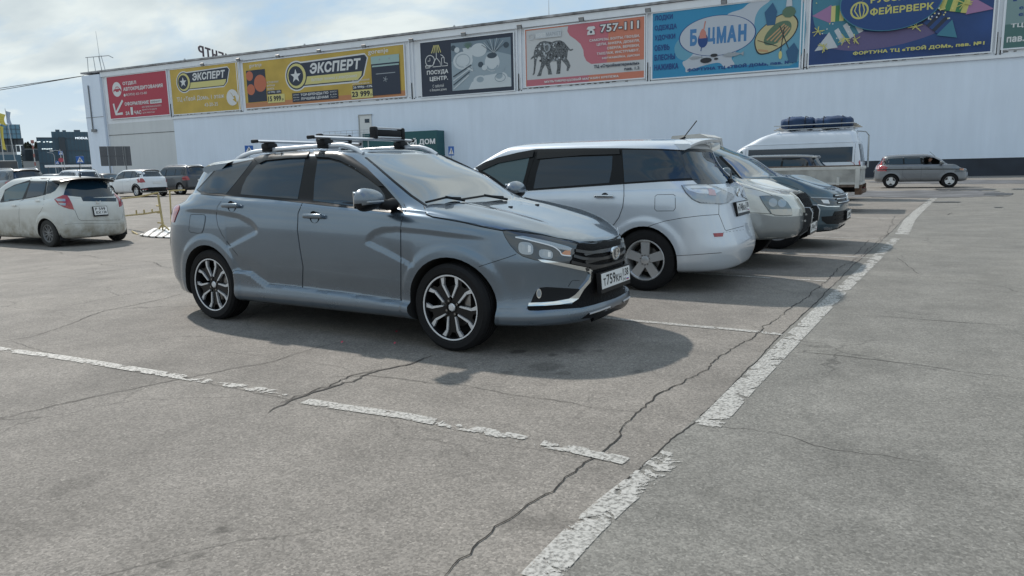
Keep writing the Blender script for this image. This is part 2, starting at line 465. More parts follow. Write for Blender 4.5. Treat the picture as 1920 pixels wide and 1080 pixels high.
        for i in range(K):
            a = H[(i-1) % K][0] if (closed or i) else H[0][0]; b = H[(i+1) % K][0] if (closed or i < K-1) else H[K-1][0]
            t = (b-a).normalized() if (b-a).length > 1e-9 else Vector((1, 0, 0)); nn = H[i][1]; sd = nn.cross(t).normalized()*w/2
            p = H[i][0]; V += [p-sd-nn*.003, p-sd*.8+nn*off, p+sd*.8+nn*off, p+sd-nn*.003]
        for i in range(K if closed else K-1):
            for j in range(3):
                F.append((4*i+j, 4*i+j+1, 4*((i+1) % K)+j+1, 4*((i+1) % K)+j))
        for sg in ((1, -1) if mirror else (1,)):
            me = bpy.data.meshes.new(name); me.from_pydata([(p.x, p.y*sg, p.z) for p in V], [], F if sg > 0 else [t[::-1] for t in F])
            o = link(name, me, m, parent or s.root)
            if sg > 0: first = o
        return first
    def body(s, m, wells, name='body', under=UNDER, cuts=()):
        """wells: (x, z, r, halfwidth_inner, halfwidth_outer)"""
        me = s.sh.me; me.polygons.foreach_set('use_smooth', [True]*len(me.polygons))
        tmp = bpy.data.objects.new('tmp', me); COL.objects.link(tmp)
        for k in (m, under): me.materials.append(k)
        cm = bpy.data.meshes.new('cut'); V = []; F = []; n = 40
        for (x, z, r, y0, y1) in wells:
            for sg in (-1, 1):
                b = len(V)
                for yy in (y0, y1):
                    for j in range(n): V.append((x+r*math.cos(2*PI*j/n), sg*yy, z+r*math.sin(2*PI*j/n)))
                F += [tuple(b+j for j in range(n)), tuple(b+n+j for j in range(n-1, -1, -1))]+[(b+j, b+n+j, b+n+(j+1) % n, b+(j+1) % n) for j in range(n)]
        for poly, y0, y1 in cuts:
            b = len(V); n2 = len(poly)
            for yy in (y0, y1):
                for (x, z) in poly: V.append((x, yy, z))
            F += [tuple(b+j for j in range(n2)), tuple(b+n2+j for j in range(n2-1, -1, -1))]+[(b+j, b+n2+j, b+n2+(j+1) % n2, b+(j+1) % n2) for j in range(n2)]
        cm.from_pydata(V, [], F); bm = bmesh.new(); bm.from_mesh(cm); bmesh.ops.recalc_face_normals(bm, faces=bm.faces[:]); bm.to_mesh(cm); bm.free()
        for k in (m, under): cm.materials.append(k)
        cm.polygons.foreach_set('material_index', [1]*len(cm.polygons))
        co = bpy.data.objects.new('cut', cm); COL.objects.link(co)
        md = tmp.modifiers.new('b', 'BOOLEAN'); md.object = co; md.operation = 'DIFFERENCE'; md.solver = 'EXACT'
        dg = bpy.context.evaluated_depsgraph_get(); res = bpy.data.meshes.new_from_object(tmp.evaluated_get(dg))
        bpy.data.objects.remove(tmp); bpy.data.objects.remove(co)
        res.name = name
        res.set_sharp_from_angle(angle=math.radians(34))
        o = bpy.data.objects.new(name, res); COL.objects.link(o); o.parent = s.root
        s.bodyobj = o
        return o

def text_mesh(txt, size=1., bold=0., shear=0., spacing=1., ext=0.):
    """lettering outlines filled by the non-zero rule (the built-in filler breaks overlapping Cyrillic contours)"""
    cu = bpy.data.curves.new('t', 'FONT'); cu.body = txt; cu.size = size; cu.shear = shear; cu.space_character = spacing; cu.resolution_u = 3; cu.fill_mode = 'NONE'
    o = bpy.data.objects.new('t', cu); COL.objects.link(o)
    dg = bpy.context.evaluated_depsgraph_get(); me = bpy.data.meshes.new_from_object(o.evaluated_get(dg)); bpy.data.objects.remove(o)
    nb = {}
    for e in me.edges:
        a, b_ = e.vertices; nb.setdefault(a, []).append(b_); nb.setdefault(b_, []).append(a)
    seen = set(); loops = []
    for v0 in range(len(me.vertices)):
        if v0 in seen or v0 not in nb: continue
        lp = [v0]; seen.add(v0); cur = v0
        while True:
            nx_ = [k for k in sorted(nb[cur], key=lambda q: abs(q-cur)) if k not in seen]
            if not nx_: break
            cur = nx_[0]; seen.add(cur); lp.append(cur)
        if len(lp) > 2: loops.append(lp)
    C = []
    for lp in loops:
        q = [Vector((me.vertices[i].co.x, me.vertices[i].co.y)) for i in lp]; q = [p for i, p in enumerate(q) if (p-q[i-1]).length > 1e-5]
        if len(q) < 3: continue
        ar = sum(q[i-1].x*q[i].y-q[i].x*q[i-1].y for i in range(len(q)))/2
        if abs(ar) > 1e-6: C.append((q, ar))
    C.sort(key=lambda c: min(p.x for p in c[0])); groups = []
    for q, ar in C:
        x0, x1 = min(p.x for p in q), max(p.x for p in q)
        if groups and x0 < groups[-1][1]-.002: groups[-1][0].append((q, ar)); groups[-1][1] = max(groups[-1][1], x1)
        else: groups.append([[(q, ar)], x1])
    V = []; F = []
    for G_, _ in groups:
        s_ = 1 if max(G_, key=lambda c: abs(c[1]))[1] > 0 else -1; P = []; E = []; Q = []
        for q, ar in G_:
            n = len(q)
            if bold:
                r = []
                for i in range(n):
                    d1 = (q[i]-q[i-1]).normalized(); d2 = (q[(i+1) % n]-q[i]).normalized(); m = Vector((d1.y, -d1.x))+Vector((d2.y, -d2.x))
                    r.append(q[i]+(m.normalized()*min(1.5, 2/max(.5, m.length)) if m.length > 1e-3 else Vector((d1.y, -d1.x)))*bold*.5*s_)
                q = r
            k = len(P); P += q; E += [(k+i, k+(i+1) % n) for i in range(n)]; Q.append(np.array([p[:] for p in q]))
        vo, eo, fo, _, _, _ = delaunay_2d_cdt(P, E, [], 0, 1e-7)
        k = len(V); V += [(p.x, p.y, ext) for p in vo]
        for f in fo:
            cx = sum(vo[i].x for i in f)/len(f); cy = sum(vo[i].y for i in f)/len(f); wn = 0
            for A_ in Q:
                B_ = np.roll(A_, -1, 0); up = (A_[:, 1] <= cy) & (B_[:, 1] > cy); dn = (A_[:, 1] > cy) & (B_[:, 1] <= cy); cr = (B_[:, 0]-A_[:, 0])*(cy-A_[:, 1])-(cx-A_[:, 0])*(B_[:, 1]-A_[:, 1])
                wn += int(np.sum(up & (cr > 0)))-int(np.sum(dn & (cr < 0)))
            if wn != 0: F.append(tuple(i+k for i in f))
    if ext:
        cnt = {}
        for f in F:
            for i in range(len(f)): a, b_ = f[i], f[(i+1) % len(f)]; cnt[(min(a, b_), max(a, b_))] = cnt.get((min(a, b_), max(a, b_)), 0)+1
        n = len(V); V += [(p[0], p[1], 0) for p in V]; F += [(a, b_, b_+n, a+n) for (a, b_), c in cnt.items() if c == 1]
    m2 = bpy.data.meshes.new('text'); m2.from_pydata(V, [], F)
    bm = bmesh.new(); bm.from_mesh(m2); bmesh.ops.delete(bm, geom=[v for v in bm.verts if not v.link_faces], context='VERTS'); bm.to_mesh(m2); bm.free()
    return m2
def text_obj(name, txt, m, parent, frame, box, bold=0., shear=0., spacing=1., ext=0., size=1., fit=True):
    """lettering scaled to fill box=(u0,v0,u1,v1) of a frame=(origin, uvec, vvec)"""
    me = text_mesh(txt, size, bold*2.2+.01, shear, spacing+bold*1.6, ext)
    co = np.array([v.co[:] for v in me.vertices])
    if len(co) == 0: return None
    x0, y0 = co[:, 0].min(), co[:, 1].min(); x1, y1 = co[:, 0].max(), co[:, 1].max()
    u0, v0, u1, v1 = box; sx = (u1-u0)/(x1-x0); sy = (v1-v0)/(y1-y0)
    if not fit: sx = min(sx, sy*1.0)
    O, U, Vv = (Vector(k) for k in frame); W = U.cross(Vv).normalized()
    for v in me.vertices:
        p = O+U*(u0+(v.co.x-x0)*sx)+Vv*(v0+(v.co.y-y0)*sy)+W*(v.co.z)
        v.co = p
    me.name = name
    me.materials.clear()
    return link(name, me, m, parent)

def add_wheel(root, x, y, r=.32, rr=.22, w=.2, style='five', side=-1, tyre=TYRE, rimm=ALLOY, detail=True, n=48, back=RIMB):
    """side -1: outer face towards -y"""
    W = empty('wheel', (x, y, r), 0, root); s = side
    def Y(a): return a*s                                     # a: outward axial coordinate, 0 = centre plane
    h = w/2
    prof = [(-h*.8, rr), (-h*.98, rr+.01), (-h*1.04, (r+rr)/2), (-h*.98, r-.022), (-h*.86, r-.006), (-h*.6, r)]
    gs = ((-.45, .012), (-.15, .012), (.15, .012), (.45, .012))
    for g, gw in gs: prof += [(h*g-gw/2*1.0, r+.001), (h*g-gw/2*.9, r-.007), (h*g+gw/2*.9, r-.007), (h*g+gw/2, r+.001)]
    prof += [(h*.6, r), (h*.86, r-.006), (h*.98, r-.022), (h*1.04, (r+rr)/2+.01), (h*1.0, rr+.012), (h*.90, rr), (h*.8, rr-.002)]
    t = MB().lathe([(Y(a), q) for a, q in prof], n); t.build('tyre', tyre, W, 30)
    b = MB().lathe([(Y(h*.9), rr+.001), (Y(h*.94), rr-.004), (Y(h*.93), rr-.012), (Y(h*.80), rr-.018), (Y(h*.3), rr-.03), (Y(-h*.8), rr-.03), (Y(-h*.8), rr)], n)
    b.build('rim_barrel', rimm if style != 'hero' else RIMB, W, 30)
    f = h*.78
    R = rr-.012
    dsk = MB().lathe([(Y(.0), 0.0001), (Y(.0), rr*.62), (Y(-.02), rr*.64), (Y(-.02), rr*.2)], 32); dsk.build('brake_disc', DISC, W, 30)
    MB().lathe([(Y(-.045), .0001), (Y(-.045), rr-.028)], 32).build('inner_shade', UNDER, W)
    sp = MB(); ml = [rimm]
    def poly(pts, a0, a1, ang, mi=0):
        ca, sa = math.cos(ang), math.sin(ang)
        q = [(u*ca-v*sa, u*sa+v*ca) for u, v in pts]
        sp.prism(q, Y(a0), Y(a1), 'xz', mi)
    if style == 'hero':
        ml = [RIMB, SATIN]
        MB().lathe([(Y(h*.945), rr-.003), (Y(h*.95), rr-.005), (Y(h*.93), rr-.013), (Y(h*.90), rr-.014)], n).build('rim_edge', SATIN, W, 30)
        for k in range(5):
            a = -PI/2+k*2*PI/5+HERO_SPIN
            poly([(.12*R, -.10*R), (.34*R, -.15*R), (.72*R, -.215*R), (.985*R, -.42*R), (1.01*R, -.2*R), (.80*R, -.06*R), (.80*R, .06*R), (1.01*R, .2*R), (.985*R, .42*R), (.72*R, .215*R), (.34*R, .15*R), (.12*R, .10*R)], f-.035, f-.012, a)
            for sg in (-1, 1):
                def Pq(l): return [(u*R, v*R*sg) for u, v in l]
                poly(Pq([(.29, .115), (.30, .165), (.715, .24), (.74, .165)]), f-.02, f, a, 1)
                poly(Pq([(.745, .17), (.722, .25), (.95, .455), (.992, .30)]), f-.02, f, a, 1)
        MB().lathe([(Y(f-.03), .0001), (Y(f-.03), R*.20), (Y(f-.012), R*.21), (Y(f-.012), R*.14), (Y(f-.02), R*.13)], 24).build('hub', RIMB, W, 30)
        MB().lathe([(Y(f-.002), .0001), (Y(f-.003), R*.10), (Y(f-.008), R*.125), (Y(f-.02), R*.125)], 24).build('hub_cap', SATIN, W, 30)
        nb = MB()
        for k in range(4):
            a = .5+k*PI/2; nb.cyl((.052*math.cos(a), Y(f-.03), .052*math.sin(a)), (.052*math.cos(a), Y(f-.006), .052*math.sin(a)), .009, 6)
        nb.build('wheel_nuts', DISC, W)['kind'] = 'stuff'
        MB().bbox((rr*.48*(1), Y(.012), .03), (.06, .06, .16), .02).build('brake_caliper', DISC, W, 40)
    else:
        ns, w0, w1, dbl = {'five': (5, .20, .24, 0), 'seven': (7, .12, .13, 0), 'ten': (10, .07, .07, 0), 'three': (3, .42, .50, 0), 'steel': (8, .22, .30, 0), 'y': (5, .14, .10, 1)}[style]
        for k in range(ns):
            a = PI/2+k*2*PI/ns
            if dbl:
                for sg in (-1, 1): poly([(.15*R, sg*.04*R), (.15*R, sg*.14*R), (1.0*R, sg*.34*R), (1.0*R, sg*.20*R)], f-.03, f-.006, a)
            else: poly([(.12*R, -w0*R), (1.01*R, -w1*R), (1.01*R, w1*R), (.12*R, w0*R)], f-.03, f-.004, a)
        MB().lathe([(Y(f+.002), .0001), (Y(f), R*.16), (Y(f-.006), R*.25), (Y(f-.03), R*.26)], 24).build('hub_cap', rimm, W, 30)
        if detail:
            nb = MB()
            for k in range(5):
                a = .3+k*2*PI/5; nb.cyl((.05*math.cos(a), Y(f-.01), .05*math.sin(a)), (.05*math.cos(a), Y(f+.004), .05*math.sin(a)), .008, 6)
            nb.build('wheel_nuts', DISC, W)['kind'] = 'stuff'
    o = sp.build('spokes', ml, W)
    return W
HERO_SPIN = .03
def plate(car, corners, txt='T759KH', reg='138', parent=None, name='number_plate', two=None, thick=.012):
    """corners: top-left, top-right, bottom-right, bottom-left in local space as seen"""
    tl, tr, br, bl = [Vector(p) for p in corners]
    U = (tr-tl).normalized(); n = U.cross(tl-bl).normalized(); Vv = n.cross(U).normalized()
    Wd = (tr-tl).length; Hh = (tl-bl).dot(Vv)
    def P(u, v, w=0): return bl+U*u+Vv*v+n*w
    def quad(nm, u0, v0, u1, v1, w, m, d=.003):
        b = MB(); vs = [P(u0, v0, w), P(u1, v0, w), P(u1, v1, w), P(u0, v1, w), P(u0, v0, w-d), P(u1, v0, w-d), P(u1, v1, w-d), P(u0, v1, w-d)]
        b.add(vs, [(0,1,2,3),(4,7,6,5),(0,4,5,1),(1,5,6,2),(2,6,7,3),(3,7,4,0)]); return b.build(nm, m, root)
    root = empty(name, bl, 0, parent or car.root); root.location = (0, 0, 0)
    quad('plate_frame', -.010, -.03, Wd+.010, Hh+.010, thick-.004, GLOSSB, thick+.02)
    quad('plate_face', 0, 0, Wd, Hh, thick, PLATE)
    fr = (P(0, 0, thick+.0012), U, Vv)
    if two is None:
        text_obj('plate_letters', txt[0], INK, root, fr, (.05*Wd, .17*Hh, .135*Wd, .66*Hh), .012)
        text_obj('plate_letters', txt[1:4], INK, root, fr, (.155*Wd, .17*Hh, .47*Wd, .86*Hh), .012)
        text_obj('plate_letters', txt[4:], INK, root, fr, (.49*Wd, .17*Hh, .68*Wd, .66*Hh), .012)
        quad('plate_divider', .735*Wd, .05*Hh, .742*Wd, .95*Hh, thick+.001, INK, .001)
        text_obj('plate_letters', reg, INK, root, fr, (.77*Wd, .38*Hh, .95*Wd, .90*Hh), .012)
        text_obj('plate_letters', 'RUS', INK, root, fr, (.765*Wd, .10*Hh, .85*Wd, .26*Hh))
        quad('plate_flag', .87*Wd, .20*Hh, .95*Wd, .26*Hh, thick+.001, WHITEP, .001)
        quad('plate_flag', .87*Wd, .14*Hh, .95*Wd, .20*Hh, thick+.001, FLAGB, .001)
        quad('plate_flag', .87*Wd, .08*Hh, .95*Wd, .14*Hh, thick+.001, FLAGR, .001)
    else:
        text_obj('plate_letters', two[0], INK, root, fr, (.10*Wd, .54*Hh, .86*Wd, .90*Hh), .012)
        text_obj('plate_letters', two[1], INK, root, fr, (.14*Wd, .12*Hh, .52*Wd, .44*Hh), .012)
        text_obj('plate_letters', two[2], INK, root, fr, (.60*Wd, .14*Hh, .92*Wd, .46*Hh), .012)
    return root
def spoiler(car, x0, x1, w, z, th, m, drop=.0, curve=.06, name='roof_spoiler', nose=0.):
    """x0 front (on the roof), x1 trailing edge"""
    V = []; n = 17; sec = [(0, 0.), (.5, .012), (.92, .012), (1, 0), (.98, -th*.5), (.8, -th), (.3, -th)]
    for i in range(n):
        t = -1+2*i/(n-1); y = w*t; c_ = curve*t*t
        for a, h in sec: V.append((x0+(x1+c_-x0)*a, y, z+h-drop*a-.035*t**4-.03*t*t))
    k = len(sec); F = [(i*k+j, (i+1)*k+j, (i+1)*k+(j+1) % k, i*k+(j+1) % k) for i in range(n-1) for j in range(k)]+[tuple(range(k)), tuple((n-1)*k+j for j in range(k-1, -1, -1))]
    return MB().add(V, F).build(name, m, car.root, 50)

# ================================================================== ground
WA = .0497; W0 = np.array([7.2, 68., 0.]); WU = np.array([math.cos(WA), math.sin(WA), 0]); WN = np.array([-WU[1], WU[0], 0])
def wpx(px, py, back=0.):
    d = cam_ray(px, py); t = ((W0+WN*back-EYE)@WN)/(d@WN); p = EYE+t*d
    return float((p-W0)@WU), float(p[2])
def gxy(px, py): p = ground(px, py); return p[0], p[1]

def asphalt_mat(name, tone, tone2, stains_and_shadow=(), speck=1.):
    m = bpy.data.materials.new(name); m.use_nodes = True; nt = m.node_tree; N = nt.nodes.new; L = nt.links.new; b = nt.nodes['Principled BSDF']
    tc = N('ShaderNodeTexCoord'); co = tc.outputs['Object']
    def noise(sc, det=5, rough=.55, dist=0):
        n = N('ShaderNodeTexNoise'); n.inputs['Scale'].default_value = sc; n.inputs['Detail'].default_value = det; n.inputs['Roughness'].default_value = rough; n.inputs['Distortion'].default_value = dist; L(co, n.inputs['Vector']); return n.outputs[0]
    def rng_(v, a, b_, c, d, st=False):
        r = N('ShaderNodeMapRange'); r.interpolation_type = 'SMOOTHSTEP' if st else 'LINEAR'
        r.inputs['From Min'].default_value = a; r.inputs['From Max'].default_value = b_; r.inputs['To Min'].default_value = c; r.inputs['To Max'].default_value = d; L(v, r.inputs[0]); return r.outputs[0]
    def mul(a, b_):
        q = N('ShaderNodeMath'); q.operation = 'MULTIPLY'
        for i, v in enumerate((a, b_)):
            if isinstance(v, (int, float)): q.inputs[i].default_value = v
            else: L(v, q.inputs[i])
        return q.outputs[0]
    mx = N('ShaderNodeMix'); mx.data_type = 'RGBA'; mx.inputs['A'].default_value = (*tone, 1); mx.inputs['B'].default_value = (*tone2, 1); L(rng_(noise(.45, 6, .6, .6), .35, .65, 0, 1), mx.inputs['Factor'])
    v = rng_(noise(1.7, 7, .62), .3, .7, .80, 1.18)
    v = mul(v, rng_(noise(9, 5, .6), .3, .7, .93, 1.07))
    v = mul(v, rng_(noise(120, 3, .7), .3, .7, 1-.24*speck, 1+.24*speck))
    vo = N('ShaderNodeTexVoronoi'); vo.inputs['Scale'].default_value = 105; L(co, vo.inputs['Vector'])
    sp = N('ShaderNodeSeparateXYZ'); L(vo.outputs['Color'], sp.inputs[0])
    v = mul(v, rng_(sp.outputs[0], 0, 1, 1-.27*speck, 1+.27*speck))
    bright = rng_(sp.outputs[1], .93, .97, 0, 1); 
    v2 = N('ShaderNodeMath'); v2.operation = 'MULTIPLY_ADD'; L(bright, v2.inputs[0]); v2.inputs[1].default_value = .32*speck; L(v, v2.inputs[2]); v = v2.outputs[0]
    # hairline crazing
    vc = N('ShaderNodeTexVoronoi'); vc.feature = 'DISTANCE_TO_EDGE'; vc.inputs['Scale'].default_value = .55
    nd = N('ShaderNodeTexNoise'); nd.inputs['Scale'].default_value = 2.2; nd.inputs['Detail'].default_value = 6; L(co, nd.inputs['Vector'])
    va = N('ShaderNodeVectorMath'); va.operation = 'MULTIPLY_ADD'; L(nd.outputs['Color'], va.inputs[0]); va.inputs[1].default_value = (.55, .55, 0); L(co, va.inputs[2]); L(va.outputs[0], vc.inputs['Vector'])
    ck = rng_(vc.outputs['Distance'], .0015, .006, 0, 1); ckm = rng_(noise(.35, 3), .46, .60, 0, 1)
    inv = N('ShaderNodeMath'); inv.operation = 'SUBTRACT'; inv.inputs[0].default_value = 1; L(ck, inv.inputs[1]); cr = mul(mul(inv.outputs[0], ckm), .42)
    iv = N('ShaderNodeMath'); iv.operation = 'SUBTRACT'; iv.inputs[0].default_value = 1; L(cr, iv.inputs[1]); v = mul(v, iv.outputs[0])
    for (x, y, r, ry, amt) in stains_and_shadow:
        mp = N('ShaderNodeMapping'); mp.vector_type = 'TEXTURE'; mp.inputs['Location'].default_value = (x, y, 0); mp.inputs['Scale'].default_value = (r, ry, 1)
        nn = N('ShaderNodeTexNoise'); nn.inputs['Scale'].default_value = 3.5/max(r, ry)**.5; nn.inputs['Detail'].default_value = 5; L(co, nn.inputs['Vector'])
        L(co, mp.inputs[0]); ln = N('ShaderNodeVectorMath'); ln.operation = 'LENGTH'; L(mp.outputs[0], ln.inputs[0])
        ad = N('ShaderNodeMath'); ad.operation = 'MULTIPLY_ADD'; L(nn.outputs[0], ad.inputs[0]); ad.inputs[1].default_value = 1.5; L(ln.outputs['Value'], ad.inputs[2])
        v = mul(v, rng_(ad.outputs[0], 1.25, 1.85, 1-amt, 1, True))
    cm = N('ShaderNodeMix'); cm.data_type = 'RGBA'; cm.blend_type = 'MULTIPLY'; cm.inputs['Factor'].default_value = 1; L(mx.outputs['Result'], cm.inputs['A']); L(v, cm.inputs['B'])
    L(cm.outputs['Result'], b.inputs['Base Color']); b.inputs['Roughness'].default_value = .82; b.inputs['Specular IOR Level'].default_value = .35
    bp = N('ShaderNodeBump'); bp.inputs['Strength'].default_value = .55; bp.inputs['Distance'].default_value = .004; hh = N('ShaderNodeMath'); hh.operation = 'ADD'; L(sp.outputs[0], hh.inputs[0]); L(noise(60, 4), hh.inputs[1]); L(hh.outputs[0], bp.inputs['Height'])
    bp2 = N('ShaderNodeBump'); bp2.inputs['Strength'].default_value = .5; bp2.inputs['Distance'].default_value = .03; L(noise(1.3, 4), bp2.inputs['Height']); L(bp.outputs[0], bp2.inputs['Normal']); L(bp2.outputs[0], b.inputs['Normal'])
    MATS[name] = m
    return m
def S(px, py, r, ry, a): x, y = gxy(px, py); return (x, y, r, ry, a)
stains_and_shadow = [S(135, 910, .10, .16, .22), S(418, 992, .035, .035, .42), S(370, 1042, .03, .03, .35), S(310, 1058, .03, .03, .35), S(973, 659, .06, .08, .5), S(1036, 666, .035, .05, .4), S(1080, 659, .08, .07, .3), S(1122, 658, .05, .05, .3), S(1025, 687, .12, .16, .32), S(850, 688, .12, .12, .2), S(949, 701, .05, .07, .3), S(1056, 700, .05, .06, .3), S(1196, 697, .04, .05, .3), S(1010, 980, .20, .10, .25), S(250, 700, .5, .4, .10), S(55, 980, .25, .35, .10)]  # faint round spot by the front wheel is the door mirror's shadow, painted in
TONE = (.213, .195, .174); TONE2 = (.178, .164, .148)
A1 = asphalt_mat('worn_asphalt', TONE, TONE2, stains_and_shadow)
def grid_axis(a, b_, fine, lo, hi, coarse):
    return sorted(set([lo, hi]+list(np.arange(a, b_+.01, fine))+[v for v in coarse]))
gx_ = grid_axis(-80, 0, 1.0, -1500, 1500, (-600, -250, -160, -120, -100, 100, 500)); gy_ = grid_axis(0, 66, 1.0, -200, 2500, (-20, 100, 200, 500))
V = [(x, y, terr(x, y)) for y in gy_ for x in gx_]; nx = len(gx_)
F = [(j*nx+i, j*nx+i+1, (j+1)*nx+i+1, (j+1)*nx+i) for j in range(len(gy_)-1) for i in range(nx-1)]
me = bpy.data.meshes.new('ground'); me.from_pydata(V, [], F); me.polygons.foreach_set('use_smooth', [True]*len(F)); tag(link('ground', me, A1), kind='structure')
# the driving lane: a later, greyer strip of asphalt right of the joint
joint = [(1002, 1085), (1060, 1022), (1120, 957), (1170, 906), (1206, 872), (1280, 806), (1335, 760), (1400, 692), (1462, 632), (1520, 578), (1600, 498), (1662, 444), (1700, 405), (1745, 372)]
jw = [gxy(*p) for p in joint]
d0 = np.array(jw[1])-np.array(jw[0]); d0 /= np.linalg.norm(d0)
pre = [tuple(np.array(jw[0])-d0*6)]; last = np.array(jw[-1]); dl = last-np.array(jw[-3]); dl /= np.linalg.norm(dl)
jw2 = pre+jw+[tuple(last+dl*10)]
A2 = asphalt_mat('lane_asphalt', (.184, .177, .160), (.162, .157, .144), [S(1700, 880, .6, .3, .06)], .9)
b = MB(); L_ = jw2; vs = [(x, y, .002) for x, y in L_]; vs += [(60, L_[-1][1], .002), (60, L_[0][1], .002)]
b.add(vs, [tuple(range(len(vs)))]); tag(b.build('lane', A2), kind='structure')

def paint_line_mat():
    m = bpy.data.materials.new('worn_line_paint'); m.use_nodes = True; nt = m.node_tree; N = nt.nodes.new; L = nt.links.new; p = nt.nodes['Principled BSDF']
    p.inputs['Base Color'].default_value = (.41, .40, .375, 1); p.inputs['Roughness'].default_value = .6
    tc = N('ShaderNodeTexCoord'); n = N('ShaderNodeTexNoise'); n.inputs['Scale'].default_value = 8; n.inputs['Detail'].default_value = 9; n.inputs['Roughness'].default_value = .68; n.inputs['Distortion'].default_value = .6; L(tc.outputs['Object'], n.inputs[0])
    uv = N('ShaderNodeUVMap'); sp = N('ShaderNodeSeparateXYZ'); L(uv.outputs[0], sp.inputs[0])     # u = distance from edge 0..1, v = wear
    ad = N('ShaderNodeMath'); ad.operation = 'MULTIPLY_ADD'; L(sp.outputs[0], ad.inputs[0]); ad.inputs[1].default_value = .045; L(n.outputs[0], ad.inputs[2])
    sb = N('ShaderNodeMath'); sb.operation = 'SUBTRACT'; L(ad.outputs[0], sb.inputs[0]); L(sp.outputs[1], sb.inputs[1])
    mr = N('ShaderNodeMapRange'); mr.inputs['From Min'].default_value = .0; mr.inputs['From Max'].default_value = .02; L(sb.outputs[0], mr.inputs[0])
    vo = N('ShaderNodeTexVoronoi'); vo.feature = 'DISTANCE_TO_EDGE'; vo.inputs['Scale'].default_value = 9; L(tc.outputs['Object'], vo.inputs['Vector'])
    m2 = N('ShaderNodeMapRange'); m2.inputs['From Min'].default_value = .0; m2.inputs['From Max'].default_value = .012; m2.inputs['To Min'].default_value = .5; L(vo.outputs['Distance'], m2.inputs[0])
    mu = N('ShaderNodeMath'); mu.operation = 'MULTIPLY'; L(mr.outputs[0], mu.inputs[0]); L(m2.outputs[0], mu.inputs[1])
    n3 = N('ShaderNodeTexNoise'); n3.inputs['Scale'].default_value = 60; n3.inputs['Detail'].default_value = 4; L(tc.outputs['Object'], n3.inputs[0])
    m3 = N('ShaderNodeMapRange'); m3.inputs['From Min'].default_value = .36; m3.inputs['From Max'].default_value = .56; m3.inputs['To Min'].default_value = .40; L(n3.outputs[0], m3.inputs[0])
    mu2 = N('ShaderNodeMath'); mu2.operation = 'MULTIPLY'; L(mu.outputs[0], mu2.inputs[0]); L(m3.outputs[0], mu2.inputs[1])
    L(mu2.outputs[0], p.inputs['Alpha'])
    return m
LINE = paint_line_mat()
def painted(name, pts, w, z=.008, wear=.34, zfun=None):
    """pts world xy (+ optional wear)"""
    V = []; F = []; UVv = []
    P = []
    for i in range(len(pts)-1):
        a = np.array(pts[i][:2]); c_ = np.array(pts[i+1][:2]); wa_ = pts[i][2] if len(pts[i]) > 2 else wear; wb = pts[i+1][2] if len(pts[i+1]) > 2 else wear
        k = max(2, int(np.linalg.norm(c_-a)/.25))
        for j in range(k): P.append((*(a+(c_-a)*j/k), wa_+(wb-wa_)*j/k))
    P.append((*pts[-1][:2], pts[-1][2] if len(pts[-1]) > 2 else wear))
    for i, p in enumerate(P):
        a = np.array(P[max(0, i-1)][:2]); c_ = np.array(P[min(len(P)-1, i+1)][:2]); t = (c_-a)/np.linalg.norm(c_-a); s_ = np.array([-t[1], t[0]])
        for q, e in ((-1, 0), (-.5, 1), (.5, 1), (1, 0)):
            V.append((p[0]+s_[0]*q*w/2, p[1]+s_[1]*q*w/2, z+terr(p[0], p[1]))); UVv.append((e, p[2]))
    for i in range(len(P)-1):
        for j in range(3): F.append((4*i+j, 4*i+4+j, 4*i+5+j, 4*i+1+j))
    me = bpy.data.meshes.new(name); me.from_pydata(V, [], F); uv = me.uv_layers.new(name='UVMap')
    for l in me.loops: uv.data[l.index].uv = UVv[l.vertex_index]
    o = link(name, me, LINE); tag(o, kind='structure'); return o
def pline(name, pts, w, wears, z=.005): return painted(name, [(*gxy(*p), (.31 if len(pts) > 6 else .29)+q*.46) for p, q in zip(pts, wears)], w, min(z, .0055))
WEAR = 0
pline('bay_line', [(-60, 646), (5, 656), (110, 670), (240, 691), (330, 706), (430, 722), (540, 741)], .085, [.38, .36, .30, .30, .34, .46, .62])
pline('bay_line', [(572, 753), (640, 764), (760, 781), (830, 795), (900, 808), (960, 820), (1010, 832), (1080, 845), (1130, 856), (1175, 866)], .085, [.28, .26, .30, .55, .34, .44, .50, .42, .44, .34])
pline('bay_line', [(900, 572), (1130, 596), (1200, 603), (1300, 612), (1400, 621), (1468, 628)], .075, [.3, .32, .34, .38, .40, .52])
pline('bay_line', [(1140, 500), (1300, 513), (1380, 517.5), (1445, 522)], .07, [.3, .34, .36, .4]); pline('bay_line', [(1463, 522), (1550, 528)], .07, [.36, .42])
pline('bay_line', [(1380, 470), (1450, 475.5), (1540, 479), (1640, 484.5)], .07, [.36, .36, .38, .40])
pline('bay_line', [(1500, 443), (1560, 445.5), (1662, 449)], .07, [.38, .38, .44]); pline('bay_line', [(1560, 406), (1610, 408.5), (1688, 411)], .07, [.38, .36, .44])
pline('bay_line', [(1590, 388), (1700, 391)], .07, [.4, .44])
pline('lane_line', [(1008, 1088), (1052, 1040), (1095, 995), (1150, 945), (1200, 905), (1245, 868), (1275, 845)], .125, [.26, .28, .24, .32, .40, .44, .58], .0055)
pline('lane_line', [(1325, 800), (1350, 775), (1400, 722), (1450, 672), (1500, 622), (1540, 582), (1575, 548), (1605, 520), (1640, 487), (1680, 447)], .135, [.40, .28, .28, .32, .28, .26, .30, .34, .36, .44], .0055)
pline('lane_line', [(1691, 440), (1706, 412), (1722, 396), (1740, 381), (1757, 366)], .22, [.40, .30, .32, .44, .5], .0055)

